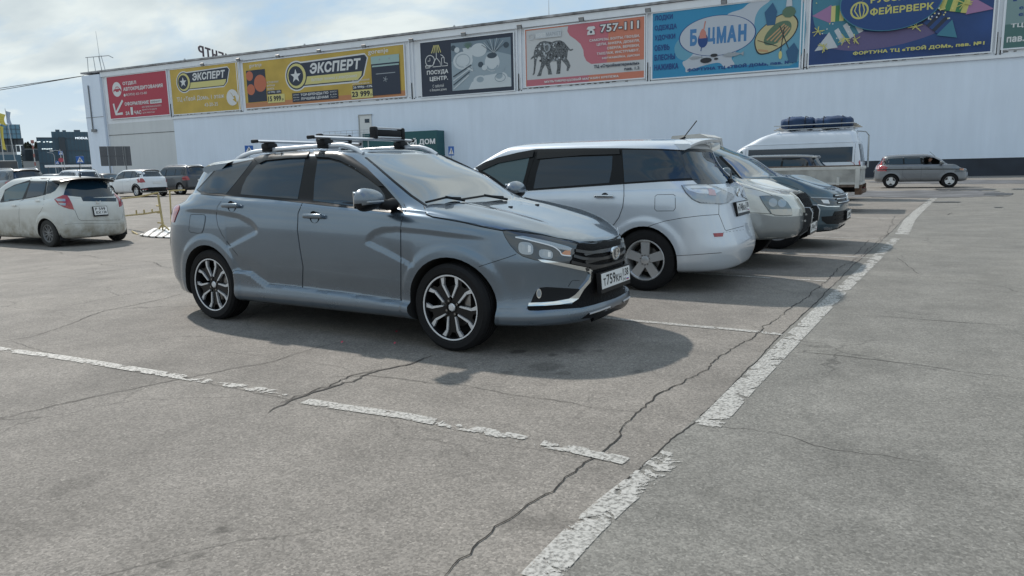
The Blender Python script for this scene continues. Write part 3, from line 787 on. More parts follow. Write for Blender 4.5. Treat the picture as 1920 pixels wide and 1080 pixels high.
# cracks: sunken dark joints, jagged
CRACK = mat('crack_black', (.022, .020, .018), .95)
CRACKL = mat('crack_faint', (.065, .060, .055), .95)
def crack(pts, w, m=CRACK, z=None, jag=.02, nm='crack'):
    P = [np.array(gxy(*p)) for p in pts]; Q = []
    for i in range(len(P)-1):
        L = np.linalg.norm(P[i+1]-P[i]); k = max(2, int(L/.035)) if L < 6 else int(L/.15)
        for j in range(k): Q.append(P[i]+(P[i+1]-P[i])*j/k)
    Q.append(P[-1]); K = len(Q); V = []; F = []; off = 0; sl = 0; wv = .6
    for i, p in enumerate(Q):
        a = Q[max(0, i-5)]; c_ = Q[min(K-1, i+5)]; t = (c_-a)/max(1e-6, np.linalg.norm(c_-a)); s_ = np.array([-t[1], t[0]])
        sl = sl*.93+rng.gauss(0, jag*.20); wv = wv*.88+.12*(.2+.9*rng.random())+rng.gauss(0, .07); ww = w*max(.18, wv)*min(1, .25+i/6, .25+(K-1-i)/6)
        p = p+s_*(sl+rng.gauss(0, jag*.06)); zz = .0038+terr(p[0], p[1])*1.0+(.004 if terr(p[0], p[1]) else 0)
        V += [(p[0]-s_[0]*ww/2, p[1]-s_[1]*ww/2, zz), (p[0]+s_[0]*ww/2, p[1]+s_[1]*ww/2, zz)]
    for i in range(K-1): F.append((2*i, 2*i+2, 2*i+3, 2*i+1))
    me = bpy.data.meshes.new(nm); me.from_pydata(V, [], F); o = link(nm, me, m); tag(o, kind='structure')
crack([(828, 1088), (880, 1040), (935, 990), (985, 955), (1040, 915), (1090, 867), (1112, 855), (1150, 825), (1190, 785), (1206, 772), (1232, 740), (1290, 708), (1350, 668), (1415, 632), (1450, 602), (1492, 578), (1520, 555), (1560, 522), (1582, 502), (1618, 480), (1655, 446), (1668, 425), (1680, 405)], .010, jag=.035)
crack(joint, .012, jag=.014)
crack([(600, 708), (690, 704), (740, 707), (800, 718), (850, 719), (890, 725), (960, 740), (1060, 755), (1130, 768), (1206, 775), (1250, 779)], .006)
crack([(1260, 782), (1340, 800), (1450, 815), (1560, 845), (1700, 863), (1920, 893)], .005, CRACKL, jag=.03)
crack([(-20, 790), (80, 768), (180, 744), (290, 722), (350, 709), (385, 703), (430, 692), (500, 680), (560, 663), (650, 638)], .008, jag=.03)
crack([(-20, 644), (60, 631), (150, 601), (200, 583), (290, 564), (356, 548)], .010, jag=.03)
crack([(540, 676), (600, 684), (640, 690), (660, 700)], .004, CRACKL); crack([(380, 655), (430, 660), (500, 668), (540, 676)], .004, CRACKL)
crack([(500, 775), (560, 748), (620, 728), (660, 716), (690, 700), (760, 681), (810, 664)], .022, CRACKL, jag=.05); crack([(520, 760), (590, 735), (660, 708), (720, 692)], .010, jag=.06)
crack([(20, 640), (100, 664), (170, 682), (225, 694)], .006); crack([(225, 694), (300, 706), (380, 720), (460, 735), (560, 752)], .004)
crack([(575, 762), (700, 785), (800, 803), (900, 822), (1010, 842), (1100, 858), (1200, 872)], .003, CRACKL)
crack([(1488, 658), (1600, 670), (1700, 682), (1800, 697), (1925, 712)], .007); crack([(1555, 588), (1660, 594), (1750, 602), (1925, 613)], .007)
crack([(1240, 560), (1340, 568), (1430, 575), (1500, 582)], .006); crack([(1680, 482), (1700, 496), (1715, 512), (1725, 516)], .010)
crack([(1690, 405), (1760, 404), (1800, 403), (1925, 408)], .02); crack([(1775, 404), (1785, 399)], .03); crack([(1690, 440), (1800, 443), (1925, 446)], .012, CRACKL); crack([(1640, 395), (1700, 394), (1925, 396)], .02, CRACKL)
for l in ([(0, 463), (60, 466), (100, 470), (115, 477)], [(0, 494), (60, 487), (120, 480)], [(115, 477), (160, 480), (230, 487), (290, 492), (306, 500), (330, 502)], [(60, 505), (130, 500), (185, 495), (230, 500)], [(-10, 540), (60, 527), (140, 517), (200, 509), (260, 502), (320, 500)], [(-10, 532), (90, 520)], [(250, 415), (330, 408)], [(255, 440), (330, 435)]): crack(l, .011, jag=.05)
crack([(1630, 449), (1612, 470), (1600, 480)], .012); crack([(1350, 1000), (1420, 1040), (1480, 1085)], .002, CRACKL)
crack([(1700, 730), (1800, 738), (1925, 745)], .002, CRACKL)
# broken, patched band of the driveway beyond the bays
PATCH = mat('patched_tarmac', (.10, .10, .105), .7, noise=.5, nscale=.9, bump=.6, bscale=3)
PATCHD = mat('wet_tarmac', (.035, .035, .038), .5, noise=.3, nscale=2)
def blob(name, px0, py0, px1, py1, m, z, seed=1, n=60, jag=.25):
    a = gxy(px0, (py0+py1)/2); bb = gxy(px1, (py0+py1)/2); c0 = gxy((px0+px1)/2, py0); c1 = gxy((px0+px1)/2, py1)
    cx, cy = (a[0]+bb[0])/2, (a[1]+bb[1])/2; ux, uy = (bb[0]-a[0])/2, (bb[1]-a[1])/2; vx, vy = (c0[0]-c1[0])/2, (c0[1]-c1[1])/2
    r = random.Random(seed); V = []
    for i in range(n):
        t = 2*PI*i/n; k = 1-jag*r.random(); c, s = math.cos(t), math.sin(t); c = math.copysign(abs(c)**.7, c); s = math.copysign(abs(s)**.7, s)
        V.append((cx+k*(ux*c+vx*s), cy+k*(uy*c+vy*s), z))
    me = bpy.data.meshes.new(name); me.from_pydata(V, [], [tuple(range(n))]); tag(link(name, me, m), kind='structure')
blob('tarmac_patch', 1560, 356, 1910, 371, PATCH, .010, 3)
for i, q in enumerate(((1745, 353.5, 1880, 357.5), (1840, 362, 1905, 367), (1895, 354, 1930, 356), (1745, 378.5, 1806, 380.5), (1862, 389, 1882, 390))): blob('tarmac_patch', *q, PATCHD, .014, 5+i, 40)
blob('tarmac_patch', 1620, 337, 2100, 345, PATCH, .010, 9)
DUSTM = mat('pale_road_dust', (.27, .26, .24), .9)
b = MB(); W1 = W0-WN*3.2; W2 = W0-WN*.3
def lineq(off, w, z, m, u0=-60, u1=40):
    a = W0-WN*off; c_ = W0-WN*(off+w); b = MB(); b.add([tuple(a+WU*u0+np.array([0, 0, z])), tuple(a+WU*u1+np.array([0, 0, z])), tuple(c_+WU*u1+np.array([0, 0, z])), tuple(c_+WU*u0+np.array([0, 0, z]))], [(0, 3, 2, 1)]); tag(b.build('road_line', m), kind='structure')
lineq(22.0, .5, .006, DUSTM); lineq(13, .35, .006, DUSTM, -30, 40); lineq(30.2, .25, .006, DUSTM, -5, 40)
for (x, y, s) in ((643, 645, 1), (742, 647, 1), (745, 625, 1)):
    p = ground(x, y); o = MB()
    for k in range(3):
        a = k*2.1; o.add([(p[0], p[1], .012), (p[0]+.014*math.cos(a), p[1]+.014*math.sin(a), .022), (p[0]+.02*math.cos(a+.5), p[1]+.02*math.sin(a+.5), .012), (p[0]+.013*math.cos(a+1), p[1]+.013*math.sin(a+1), .02)], [(0, 1, 2, 3)])
    tag(o.build('fallen_petal', mat('petal_red', (.55, .03, .08), .5)), {643: 'tiny red petal on the asphalt at the edge of the shadow, leftmost of three', 742: 'tiny red petal on the asphalt, nearest the front wheel and the camera', 745: 'tiny red petal on the asphalt, deepest under the grey estate car'}[x], 'petal', 'red petals on the asphalt')

# ================================================================== shopping centre
BR = empty('shopping_centre', tuple(W0), WA); tag(BR, 'long white windowless shopping centre with a row of advertising hoardings under its roof edge', 'building')
def wall_mat(name, col, ribs=True, scale=5.0):
    m = bpy.data.materials.new(name); m.use_nodes = True; nt = m.node_tree; N = nt.nodes.new; L = nt.links.new; p = nt.nodes['Principled BSDF']
    tc = N('ShaderNodeTexCoord'); n = N('ShaderNodeTexNoise'); n.inputs['Scale'].default_value = .25; n.inputs['Detail'].default_value = 7; L(tc.outputs['Object'], n.inputs[0])
    mp = N('ShaderNodeMapping'); mp.inputs['Scale'].default_value = (1.2, 1, .12); L(tc.outputs['Object'], mp.inputs[0]); n2 = N('ShaderNodeTexNoise'); n2.inputs['Scale'].default_value = 1.4; n2.inputs['Detail'].default_value = 8; L(mp.outputs[0], n2.inputs[0])
    a = N('ShaderNodeMath'); a.operation = 'ADD'; L(n.outputs[0], a.inputs[0]); L(n2.outputs[0], a.inputs[1])
    mr = N('ShaderNodeMapRange'); mr.inputs['From Min'].default_value = .7; mr.inputs['From Max'].default_value = 1.3; mr.inputs['To Min'].default_value = .95; mr.inputs['To Max'].default_value = 1.04; L(a.outputs[0], mr.inputs[0])
    mx = N('ShaderNodeMix'); mx.data_type = 'RGBA'; mx.blend_type = 'MULTIPLY'; mx.inputs['Factor'].default_value = 1; mx.inputs['A'].default_value = (*col, 1); L(mr.outputs[0], mx.inputs['B']); L(mx.outputs['Result'], p.inputs['Base Color'])
    p.inputs['Roughness'].default_value = .55
    if ribs:
        w = N('ShaderNodeTexWave'); w.wave_type = 'BANDS'; w.bands_direction = 'X'; w.inputs['Scale'].default_value = scale/6.28*1.0; w.inputs['Distortion'].default_value = .0; L(tc.outputs['Object'], w.inputs['Vector'])
        bp = N('ShaderNodeBump'); bp.inputs['Strength'].default_value = .35; bp.inputs['Distance'].default_value = .02; L(w.outputs['Fac'], bp.inputs['Height']); L(bp.outputs[0], p.inputs['Normal'])
    MATS[name] = m; return m
WALL = wall_mat('ribbed_wall', (.72, .80, .91)); WALLL = wall_mat('grey_wall', (.60, .62, .63), False); TRIMW = wall_mat('white_trim', (.76, .79, .83), False)
DARKB = mat('dark_plinth', (.022, .030, .045), .6, noise=.3, nscale=.6)
STAINB = mat('stained_cap', (.32, .32, .33), .8, noise=.55, nscale=1.1)
UL = wpx(157, 137)[0]; UR = 45; UJ = wpx(330, 280)[0]; UC = wpx(197, 200)[0]
ZT = 15.95; ZB = 8.9
b = MB(); b.box(((UJ+UR)/2, 15.03, ZB/2+.69), (UR-UJ, 30, ZB-1.38)); b.build('wall', WALL, BR)
b = MB(); b.box(((UC+UJ)/2, 15.03, ZB/2), (UJ-UC, 30, ZB)); b.build('wall', WALLL, BR)
b = MB(); b.box(((UJ+UR)/2, 15.08, .69), (UR-UJ, 30, 1.38)); b.build('plinth', DARKB, BR)
b = MB(); b.box(((UC+UR)/2, 15.03, (ZB+ZT)/2-.1), (UR-UC, 30, ZT-ZB-.2)); b.build('upper_wall', TRIMW, BR)
b = MB(); b.box(((UL+UC)/2, 14.6, ZT/2-.15), (UC-UL, 30, ZT-.5)); b.build('corner_tower', WALL, BR)
b = MB(); b.box(((UL+UR)/2, 14.9, ZT-.02), (UR-UL+.3, 30.6, .20)); b.build('roof_cap', STAINB, BR)
b = MB(); b.box(((UJ+UR)/2, -.03, ZB+.12), (UR-UJ, .22, .24)); b.build('ledge', TRIMW, BR)
b = MB(); b.box(((UC+UR)/2, -.10, ZT-.47), (UR-UC, .30, .62)); b.build('fascia', TRIMW, BR)
b = MB(); b.box(((UC+UJ)/2, -.0, 7.35), (UJ-UC, .03, .05)); b.build('wall_joint', SEAM, BR)
b = MB(); b.box((UC+.15, -.02, 7.6), (.12, .16, 15.2)); b.build('downpipe', TRIMW, BR)
b = MB(); b.box((UL+1.3, -.5, 11.2), (.12, .12, 6)); b.box((UL+1.6, -.55, 8.1), (.9, .25, .35)); b.build('cable_duct', mat('grey_duct', (.18, .19, .2), .5), BR)
b = MB(); b.box(((UL+UC)/2, -.415, 9.9), (UC-UL, .04, .08)); b.build('wall_joint', mat('joint_grey', (.3, .32, .34), .6), BR)
# frame posts between the hoardings
for px, py in ((322, 205), (453, 200), (775, 180), (975, 160), (1217, 140), (1510, 120), (1872, 92)):
    u = wpx(px, py)[0]
    b = MB(); b.box((u-.22, -.05, (ZB+ZT)/2-.15), (.10, .22, ZT-ZB-1.0)); b.build('frame_post', TRIMW, BR)
    b = MB(); b.box((u+.22, -.05, (ZB+ZT)/2-.15), (.10, .22, ZT-ZB-1.0)); b.build('frame_post', TRIMW, BR)
    b = MB(); b.box((u-.13, .0, ZB+1.1), (.07, .06, 1.7)); b.build('frame_gap', SEAM, BR); b = MB(); b.box((u+.13, .0, ZB+.9), (.07, .06, 1.3)); b.build('frame_gap', SEAM, BR)
# stained sill under the hoardings
for u in np.arange(UJ+.3, 4, .62):
    if rng.random() < .62:
        w_ = .15+.4*rng.random(); b = MB(); b.box((u, -.012, ZB+.42+.04*rng.random()), (w_, .03, .05)); o = b.build('sill_gap', SEAM, BR)

# door, landing, stairs
(du0, dz1), (du1, _) = wpx(674.5, 217), wpx(696.5, 217); dzb = dz1-2.75
b = MB(); b.box(((du0+du1)/2, -.04, (dz1+dzb)/2), (du1-du0, .12, dz1-dzb)); dr = b.build('service_door', mat('door_white', (.66, .67, .66), .5), BR)
b = MB(); b.box(((du0+du1)/2+.25, -.11, dz1-.62), (.62, .04, .42)); b.build('door_window', GLASS, dr)
b = MB(); b.box((du0-.06, -.06, (dz1+dzb)/2), (.12, .2, dz1-dzb)); b.box(((du0+du1)/2, -.06, dz1+.05), (du1-du0+.24, .2, .10)); b.build('door_frame', mat('door_frame_grey', (.35, .36, .36), .6), dr)
LG = mat('galvanised_steel', (.45, .47, .48), .45, .5)
ld = empty('steel_landing', tuple(W0+WU*(du0-1.5)), WA); tag(ld, 'galvanised steel landing and stair with hoop railings below the high service door', 'staircase')
b = MB(); b.box((.7, -.9, dzb-.06), (6.2, 1.6, .10)); b.build('platform', LG, ld)
b = MB()
for x in np.arange(-2.4, 3.9, .8): b.cyl((x, -1.65, dzb), (x, -1.65, dzb+1.05), .022, 5)
for h in (.4, .75, 1.05): b.cyl((-2.4, -1.65, dzb+h), (3.8, -1.65, dzb+h), .022, 5)
o = b.build('railing', LG, ld); o['kind'] = 'stuff'
for x in (-2.2, 3.6): MB().cyl((x, -1.5, 0), (x, -1.5, dzb), .07, 8).build('support_post', LG, ld)
b = MB()
for k in range(18): b.box((-2.5-.28*k, -.9, dzb-.2-.26*k), (.3, 1.5, .04))
o = b.build('steps', LG, ld); o['kind'] = 'stuff'
# green entrance portal
GREEN = mat('portal_green', (.008, .085, .095), .45)
gu1, gz1 = wpx(832.5, 245); gu0 = gu1-9.6
pr = empty('entrance_portal', tuple(W0+WU*gu0), WA); tag(pr, 'dark green entrance portal with white raised letters', 'entrance')
W_ = gu1-gu0
b = MB(); b.box((W_/2, -.75, gz1-1.6), (W_, 1.5, 3.2)); b.build('fascia', GREEN, pr)
for x in (.5, W_-.5): MB().box((x, -.75, (gz1-3.2)/2), (1.0, 1.5, gz1-3.2)).build('pier', GREEN, pr)
b = MB(); b.box((W_/2, -.10, (gz1-3.2)/2), (W_-2, .1, gz1-3.2)); b.build('doors', GLASS, pr)
lx1 = wpx(816.5, 262, -1.5)[0]-gu0; lx0 = wpx(748, 262, -1.5)[0]-gu0; lz0 = wpx(816, 271.5, -1.5)[1]; lz1 = wpx(816, 257, -1.5)[1]
text_obj('raised_letters', 'ТВОЙ ДОМ', WHITEP, pr, ((0, -1.56, 0), (1, 0, 0), (0, 0, 1)), (lx0, lz0, lx1, lz1), .03, ext=.03)

# rooftop lettering seen from behind
cu, cz = wpx(373, 101, 3)
Pz = W0+WN*3+WU*cu
ln_ = empty('rooftop_letters', (Pz[0], Pz[1], 0), math.radians(112)); tag(ln_, 'dark rooftop letters seen mirrored from behind, above the small yellow hoarding', 'sign')
RL = mat('rooftop_letter_dark', (.10, .075, .09), .6)
zb_ = wpx(373, 102.5, 3)[1]-.6
for i, chh in enumerate('РТНЕЦ ЙЫВОГРОТ'):
    if chh == ' ': continue
    text_obj('letter', chh, RL, ln_, ((0, 0, 0), (-1, 0, 0), (0, 0, 1)), (-(i*1.75+1.35), zb_+.5, -(i*1.75), zb_+1.85), .02, ext=.08)
    if i < 8: MB().box((i*2.2+.8, .1, (zb_+ZT-.2)/2), (.08, .08, zb_-ZT+.3)).build('letter_bracket', LG, ln_)

# floodlights over the hoardings
FL = mat('floodlight_grey', (.12, .12, .13), .5)
for i, (px, py) in enumerate(((379, 121), (446.5, 112), (520.6, 105.6), (598, 96), (682, 87), (771, 75.6), (869, 64), (974, 50), (1090, 36), (1215, 19), (1357.5, 3))):
    u, z = wpx(px, py, -.9)
    p = W0+WU*u-WN*.9
    f = empty('floodlight', (p[0], p[1], z), WA)
    b = MB(); b.box((0, 0, 0), (.50, .16, .36), R=Matrix.Rotation(.5, 3, 'X')); o = b.build('lamp_head', FL, f)
    b = MB(); b.box((0, -.02, -.02), (.42, .15, .28), R=Matrix.Rotation(.5, 3, 'X')); b.build('lamp_glass', LENS, o)
    b = MB(); b.cyl((0, .05, -.1), (0, .95, .12), .03, 5); b.build('lamp_arm', FL, f)
    pos = ['above the middle of the small yellow hoarding', 'between the small and the wide yellow hoardings', 'above the cooker hob on the wide yellow hoarding', 'above the star badge end of the wide yellow hoarding', 'above the right half of the wide yellow hoarding', 'left of the black tableware hoarding, above its frame post', 'above the middle of the black tableware hoarding', 'between the tableware hoarding and the elephant hoarding', 'above the middle of the elephant hoarding', 'between the elephant hoarding and the blue fishing hoarding', 'above the middle of the blue fishing hoarding'][i]
    tag(f, 'small grey floodlight '+pos, 'floodlight', 'floodlights over the hoardings')
for i, (px, py) in enumerate(((344.5, 113), (569, 86), (849, 53))):
    u, z = wpx(px, py, 1.5); p = W0+WU*u+WN*1.5
    MBv = MB().tube([(p[0], p[1], ZT-.1), (p[0], p[1], ZT+.35), (p[0]+.25, p[1], ZT+.6)], .11, 8); o = MBv.build('roof_vent', LG, None, 40)
    tag(o, 'small bent vent pipe on the roof edge '+['above the small yellow hoarding', 'above the wide yellow hoarding', 'above the black tableware hoarding'][i], 'vent', 'roof vent pipes')
# ladder frame and mast on the corner
cp = W0+WU*(UL+3.2)-WN*.3
lf = empty('roof_frame', tuple(cp), WA); tag(lf, 'thin steel access frame with a mast on the far left roof corner', 'frame')
b = MB()
for x in (-1.6, -.2, 1.0, 1.6): b.cyl((x*1.1, 0, ZT), (x*.9-.2, 0, ZT+2.0), .05, 5)
for z in (ZT+1.9,): b.cyl((-2.0, 0, z+.1), (2.8, 0, z-.05), .06, 5); b.cyl((2.8, 0, z-.05), (3.6, 0, z-.4), .06, 5)
o = b.build('frame_bars', LG, lf); o['kind'] = 'stuff'
MB().cyl((1.0, 0, ZT), (.7, 0, ZT+5.2), .045, 5, r2=.02).build('mast', LG, lf)
for dz in (0, 1.3):
    a = W0+WU*UL+np.array([0, 0, ZT-.3]); q = [tuple(a+np.array([-t*90, -t*10, -dz*t-3.2*math.sin(PI*t)*.2-t*1.0])) for t in np.linspace(0, 1, 14)]
    tag(MB().tube(q, .045, 4).build('overhead_cable', SEAM), ['upper', 'lower'][dz > 0]+' thin overhead cable running left from the corner of the shopping centre', 'cable', 'overhead cables')
# ================================================================== the grey estate car in front
def build_hero():
    pose = (-4.04445, 5.08614, -.0485)
    WB = 1.3175
    rings = [
        ring(.19, .74, 2.02, -2.02, 1.2, -1.5, 3, 3),
        ring([(-9, .20), (1.6, .20), (2.15, .19)], .80, 2.13, -2.10, 1.15, -1.5, 2.8, 3),
        ring([(-9, .235), (1.6, .235), (2.15, .215)], .858, 2.185, -2.17, 1.1, -1.45, 2.7, 2.8),
        ring([(-9, .30), (2.15, .27)], .872, 2.205, -2.20, 1.1, -1.45, 2.6, 2.7),
        ring(.36, .864, 2.18, -2.20, 1.05, -1.5, 2.5, 3.2),
        ring(.50, .874, 2.18, -2.215, 1.0, -1.45, 2.45, 3.3),
        ring([(-9, .66), (2.15, .62)], .881, 2.19, -2.21, 1.0, -1.45, 2.4, 3.3),
        ring([(-9, .84), (-1.5, .83), (.5, .79), (1.4, .76), (2.15, .70)], .879, 2.18, -2.17, 1.0, -1.45, 2.35, 3.2),
        ring([(-2.2, 1.00), (-1.5, .985), (0, .93), (.9, .895), (1.4, .86), (1.8, .81), (2.15, .755)], .868, 2.145, -2.14, 1.0, -1.4, 2.4, 3.0),
        ring([(-2.2, 1.07), (-1.4, 1.075), (0, 1.015), (.9, .965), (1.35, .92), (1.75, .865), (2.05, .79)], .845, 2.075, -2.10, 1.0, -1.2, 2.6, 2.4),
        ring([(-2.2, 1.10), (-1.4, 1.12), (-.8, 1.075), (0, 1.04), (.9, .99), (1.3, .955), (1.6, .915), (1.9, .85)], [(-9, .79), (-1.4, .81), (-.5, .83), (.9, .815), (9, .80)], 1.90, -2.07, .98, -1.2, 3.0, 2.4),
        ring([(-2.2, 1.11), (-1.4, 1.135), (-.8, 1.09), (0, 1.055), (.9, 1.005), (1.2, .985), (1.5, .955)], [(-9, .77), (-1.4, .79), (-.5, .815), (.9, .80), (9, .80)], 1.50, -2.05, .96, -1.2, 3.2, 2.4),
        ring([(-2.2, 1.12), (-1.4, 1.155), (-.8, 1.11), (0, 1.07), (.85, 1.02), (1.15, 1.035)], [(-9, .755), (-1.4, .78), (-.5, .805), (.85, .785), (9, .78)], 1.13, -2.03, .80, -1.2, 3.2, 2.4),
        ring([(-2.2, 1.25), (-1.5, 1.26), (0, 1.25), (.8, 1.24)], [(-9, .66), (-1.4, .70), (-.5, .735), (.4, .72), (9, .71)], .745, -1.95, .44, -1.25, 3.0, 2.6),
        ring([(-2.2, 1.34), (-1.5, 1.362), (-.8, 1.392), (0, 1.408), (.4, 1.395)], [(-9, .60), (-1.4, .625), (-.5, .665), (.1, .66), (9, .65)], .36, -1.86, .10, -1.3, 3.0, 2.8),
        ring([(-2.2, 1.36), (-1.5, 1.392), (-.8, 1.424), (0, 1.438), (.3, 1.43)], [(-9, .57), (-1.4, .59), (-.5, .63), (.1, .625), (9, .61)], .28, -1.84, .05, -1.35, 3.0, 3.0),
        ring([(-2.2, 1.375), (-1.5, 1.41), (-.8, 1.445), (0, 1.456), (.25, 1.447)], [(-9, .52), (-1.4, .54), (-.5, .575), (.1, .57), (9, .56)], .20, -1.80, 0.0, -1.4, 3.0, 3.0),
    ]
    # pressed crease lines of the flanks, in the (x, z) plane of the door skins
    Rm = np.array([[math.cos(pose[2]), math.sin(pose[2]), 0], [-math.sin(pose[2]), math.cos(pose[2]), 0], [0, 0, 1]])
    oo = Rm@(EYE-np.array([pose[0], pose[1], 0]))
    def xz(px, py, yv=-.878):
        d = Rm@cam_ray(px, py); t = (yv-oo[1])/d[1]; q = oo+t*d; return q[0], q[2]
    def line(pts): q = sorted(xz(*p) for p in pts); return np.array([a for a, _ in q]), np.array([b for _, b in q])
    rU = line([(330, 391), (375, 393), (405, 395), (445, 402), (468, 413), (480, 425), (485, 435)])
    rL = line([(425, 466), (437, 460), (460, 448), (476, 440), (485, 435)])
    fU = line([(683, 455), (690, 443), (700, 433), (715, 427.5), (740, 426), (800, 432), (850, 439), (905, 447)])
    fL = line([(683, 455), (700, 463), (725, 475), (752, 489.5), (775, 502)])
    sk = line([(447.5, 506), (470, 510), (484, 522), (500, 533), (567, 540), (660, 552), (752, 566), (768, 568)])
    rtip, ftip = rU[0].max(), fU[0].min()
    def disp(F):
        x, y, z = F[..., 0], F[..., 1], F[..., 2]
        side = sstep(.70, .80, y)*(z < 1.1)*(z > .2)
        d = np.zeros_like(x)
        # rear: wedge between the two arms, deepest along the arms, dying out to the tail
        zu = np.interp(x, *rU); zl = np.interp(x, rL[0], rL[1], left=.2)
        du = zu-z; dl = z-zl
        ins = np.clip(du/.03, 0, 1)*np.clip(dl/.015, 0, 1)*np.clip((rtip-x)/.05, 0, 1)
        fade = np.exp(-np.clip(du, 0, 9)/.20)+1.0*np.exp(-np.clip(dl, 0, 9)/.10)*(x > rL[0].min()-.05)
        d -= .0145*ins*np.clip(fade, 0, 1)*sstep(-1.75, -1.35, x)
        zu = np.interp(x, *fU, right=.0); zl = np.interp(x, fL[0], fL[1], right=.2)
        du = zu-z; dl = z-zl
        ins = np.clip(du/.03, 0, 1)*np.clip(dl/.015, 0, 1)*np.clip((x-ftip)/.05, 0, 1)
        fade = np.exp(-np.clip(du, 0, 9)/.16)+np.exp(-np.clip(dl, 0, 9)/.10)*(x < fL[0].max()+.05)
        d -= .0145*ins*np.clip(fade, 0, 1)*(1-sstep(1.2, 1.75, x))
        # sill skirt
        zs = np.interp(x, *sk); inx = sstep(-.99, -.95, x)*(1-sstep(.97, .99, x))
        d += .026*inx*sstep(.004, -.030, z-zs)-.012*inx*sstep(.16, .0, z-zs)*sstep(-.02, 0, z-zs)
        # swollen arches
        for cx in (WB, -WB):
            rr = np.hypot(x-cx, z-.33); d += .010*sstep(.445, .405, rr)
        # shoulder crease under the windows
        F = F.copy(); F[..., 1] = y+d*side
        # bonnet power-lines
        hx = (x > .95)*(z > .85)*(y < .8); F[..., 2] = z+.009*hx*np.exp(-((y-(.46-.10*(x-1)))/.09)**2)*sstep(.98, 1.15, x)*(1-sstep(1.8, 2.0, x))
        return F
    sh = Shell(rings, (70, 230, 60, 8), crown=.028, ny=24, disp=disp)
    dust = ((.16, .15, .14), .55, .22)
    P1 = paint('slate_grey_paint', (.145, .186, .232), .80, .24, dirt=dust)
    c = Car('estate_car', pose, sh, 'slate grey estate car with roof bars and two-tone alloy wheels, parked closest in the foreground')
    c.body(P1, [(WB, .325, .355, .52, 1.0), (-WB, .325, .355, .52, 1.0)])
    # --- glass and window surround
    trim = [(368, 356.5), (385, 338), (406, 315), (440, 306), (475, 298.5), (490, 293.7), (525, 288.7), (555, 286.7), (582.5, 286), (600, 285.5), (637.5, 287.5), (662.5, 297.5), (690, 317), (722.5, 350), (750, 382), (757, 399), (700, 394.5), (660, 389.5), (615, 385), (567.5, 379), (500, 371.5), (450, 367.5), (422.5, 366), (395, 364.5), (377, 362.5)]
    c.patch('window_trim', trim, GLOSSB, .0015)
    c.patch('quarter_window', [(372, 356), (388, 339), (408, 317), (440, 309), (474, 301.5), (460, 320), (440, 345), (424, 364), (398, 362.5), (378, 360.5)], GLASS, .003)
    rd = c.patch('rear_door', [(423, 367.5), (450, 368.8), (500, 372.8), (566.5, 380.5), (558.3, 400), (557, 432), (561.5, 465), (567.5, 500), (566.5, 538.5), (520, 533.5), (498, 530), (485, 519), (474, 508), (463, 494), (447, 478), (430, 457), (418, 440), (409.5, 423), (406.5, 405), (408, 389)], P1, .0022, step=2.6)
    fd = c.patch('front_door', [(568.5, 381), (615, 386.5), (660, 391), (700, 396), (756, 401), (751.5, 415), (750.6, 432), (751, 490), (751, 563), (700, 556), (640, 548), (568.5, 539.5), (569.5, 500), (563.5, 465), (559, 432), (560.2, 400)], P1, .0022, step=2.6)
    c.patch('rear_door_window', [(481, 310), (500, 303), (573, 296), (566, 335), (558.5, 373.5), (500, 368.5), (451.5, 364.5), (455, 350), (463, 333)], GLASS, .003, parent=rd)
    c.patch('front_door_window', [(596, 299.5), (618, 300), (640, 306), (665, 319), (690, 335), (713, 353), (722, 366), (727, 392), (660, 386.5), (588, 376.5), (590, 340)], GLASS, .003, parent=fd)
    VISOR = mat('smoked_visor', (.010, .011, .013), .25, spec=.35)
    c.patch('wind_deflector', [(477, 300), (490, 294.2), (525, 289), (555, 287), (582, 286.5), (577, 297), (540, 298.5), (500, 302.5), (488, 308), (482, 303)], VISOR, .016, lip=.0)
    c.patch('wind_deflector', [(588, 286.2), (600, 285.8), (636, 288), (661, 298), (689, 318), (720, 351), (711, 350), (690, 333), (664, 314), (640, 302.5), (618, 297), (594, 296)], VISOR, .016, lip=.0)
    c.strip('belt_moulding', [(377, 363.5), (395, 365.5), (422.5, 367), (450, 368.5), (500, 372.5), (567.5, 380), (615, 385.8), (660, 390), (700, 395), (740, 399.5)], GLOSSB, .012, .004)
    # --- windscreen
    c.patch('windscreen', [(686, 295.5), (720, 291), (770, 289.5), (815, 291), (838, 297), (870, 314), (912, 338), (950, 360), (974, 375), (940, 377.5), (900, 379), (850, 381), (800, 384.5), (770, 366), (735, 337), (705, 311)], GLASSC, .002, mirror=False, step=7)
    c.strip('windscreen_seal', [(686, 295.5), (705, 311), (735, 337), (770, 366), (798, 385)], GLOSSB, .022, .004)
    for sgn in (1,):
        wp = MB()
        for (ax, ay, bx, by) in ((798, 385, 862, 377), (862, 380, 942, 374.5)):
            p0, n0 = c.cast(ax, ay-1); p1, n1 = c.cast(bx, by-1); p2, n2 = c.cast((ax+bx)/2+4, (ay+by)/2-3.5)
            wp.tube([p0+n0*.02, p2+n2*.03, p1+n1*.02], .009, 6); wp.tube([p2+n2*.035, c.cast(bx+8, by+3.5)[0]+n1*.02], .011, 6)
        wp.build('wipers', BLACK, c.root, 40)
    # --- bonnet
    ed = [c.cast(*p)[0] for p in ((795.5, 387.5), (800.5, 402), (812, 406.7), (830, 409.7), (870, 416.7), (905, 424.7), (940, 431.2), (960, 431.7), (1000, 437.2), (1045, 447.3), (1085, 455.8), (1115, 453.5), (1140, 450.5))]
    ed = [(p.x, -abs(p.y)) for p in ed]
    nose = max(p[0] for p in ed); ed[-1] = (nose, -.03)
    back = [(1.13, -.60), (1.165, -.3), (1.17, 0)]
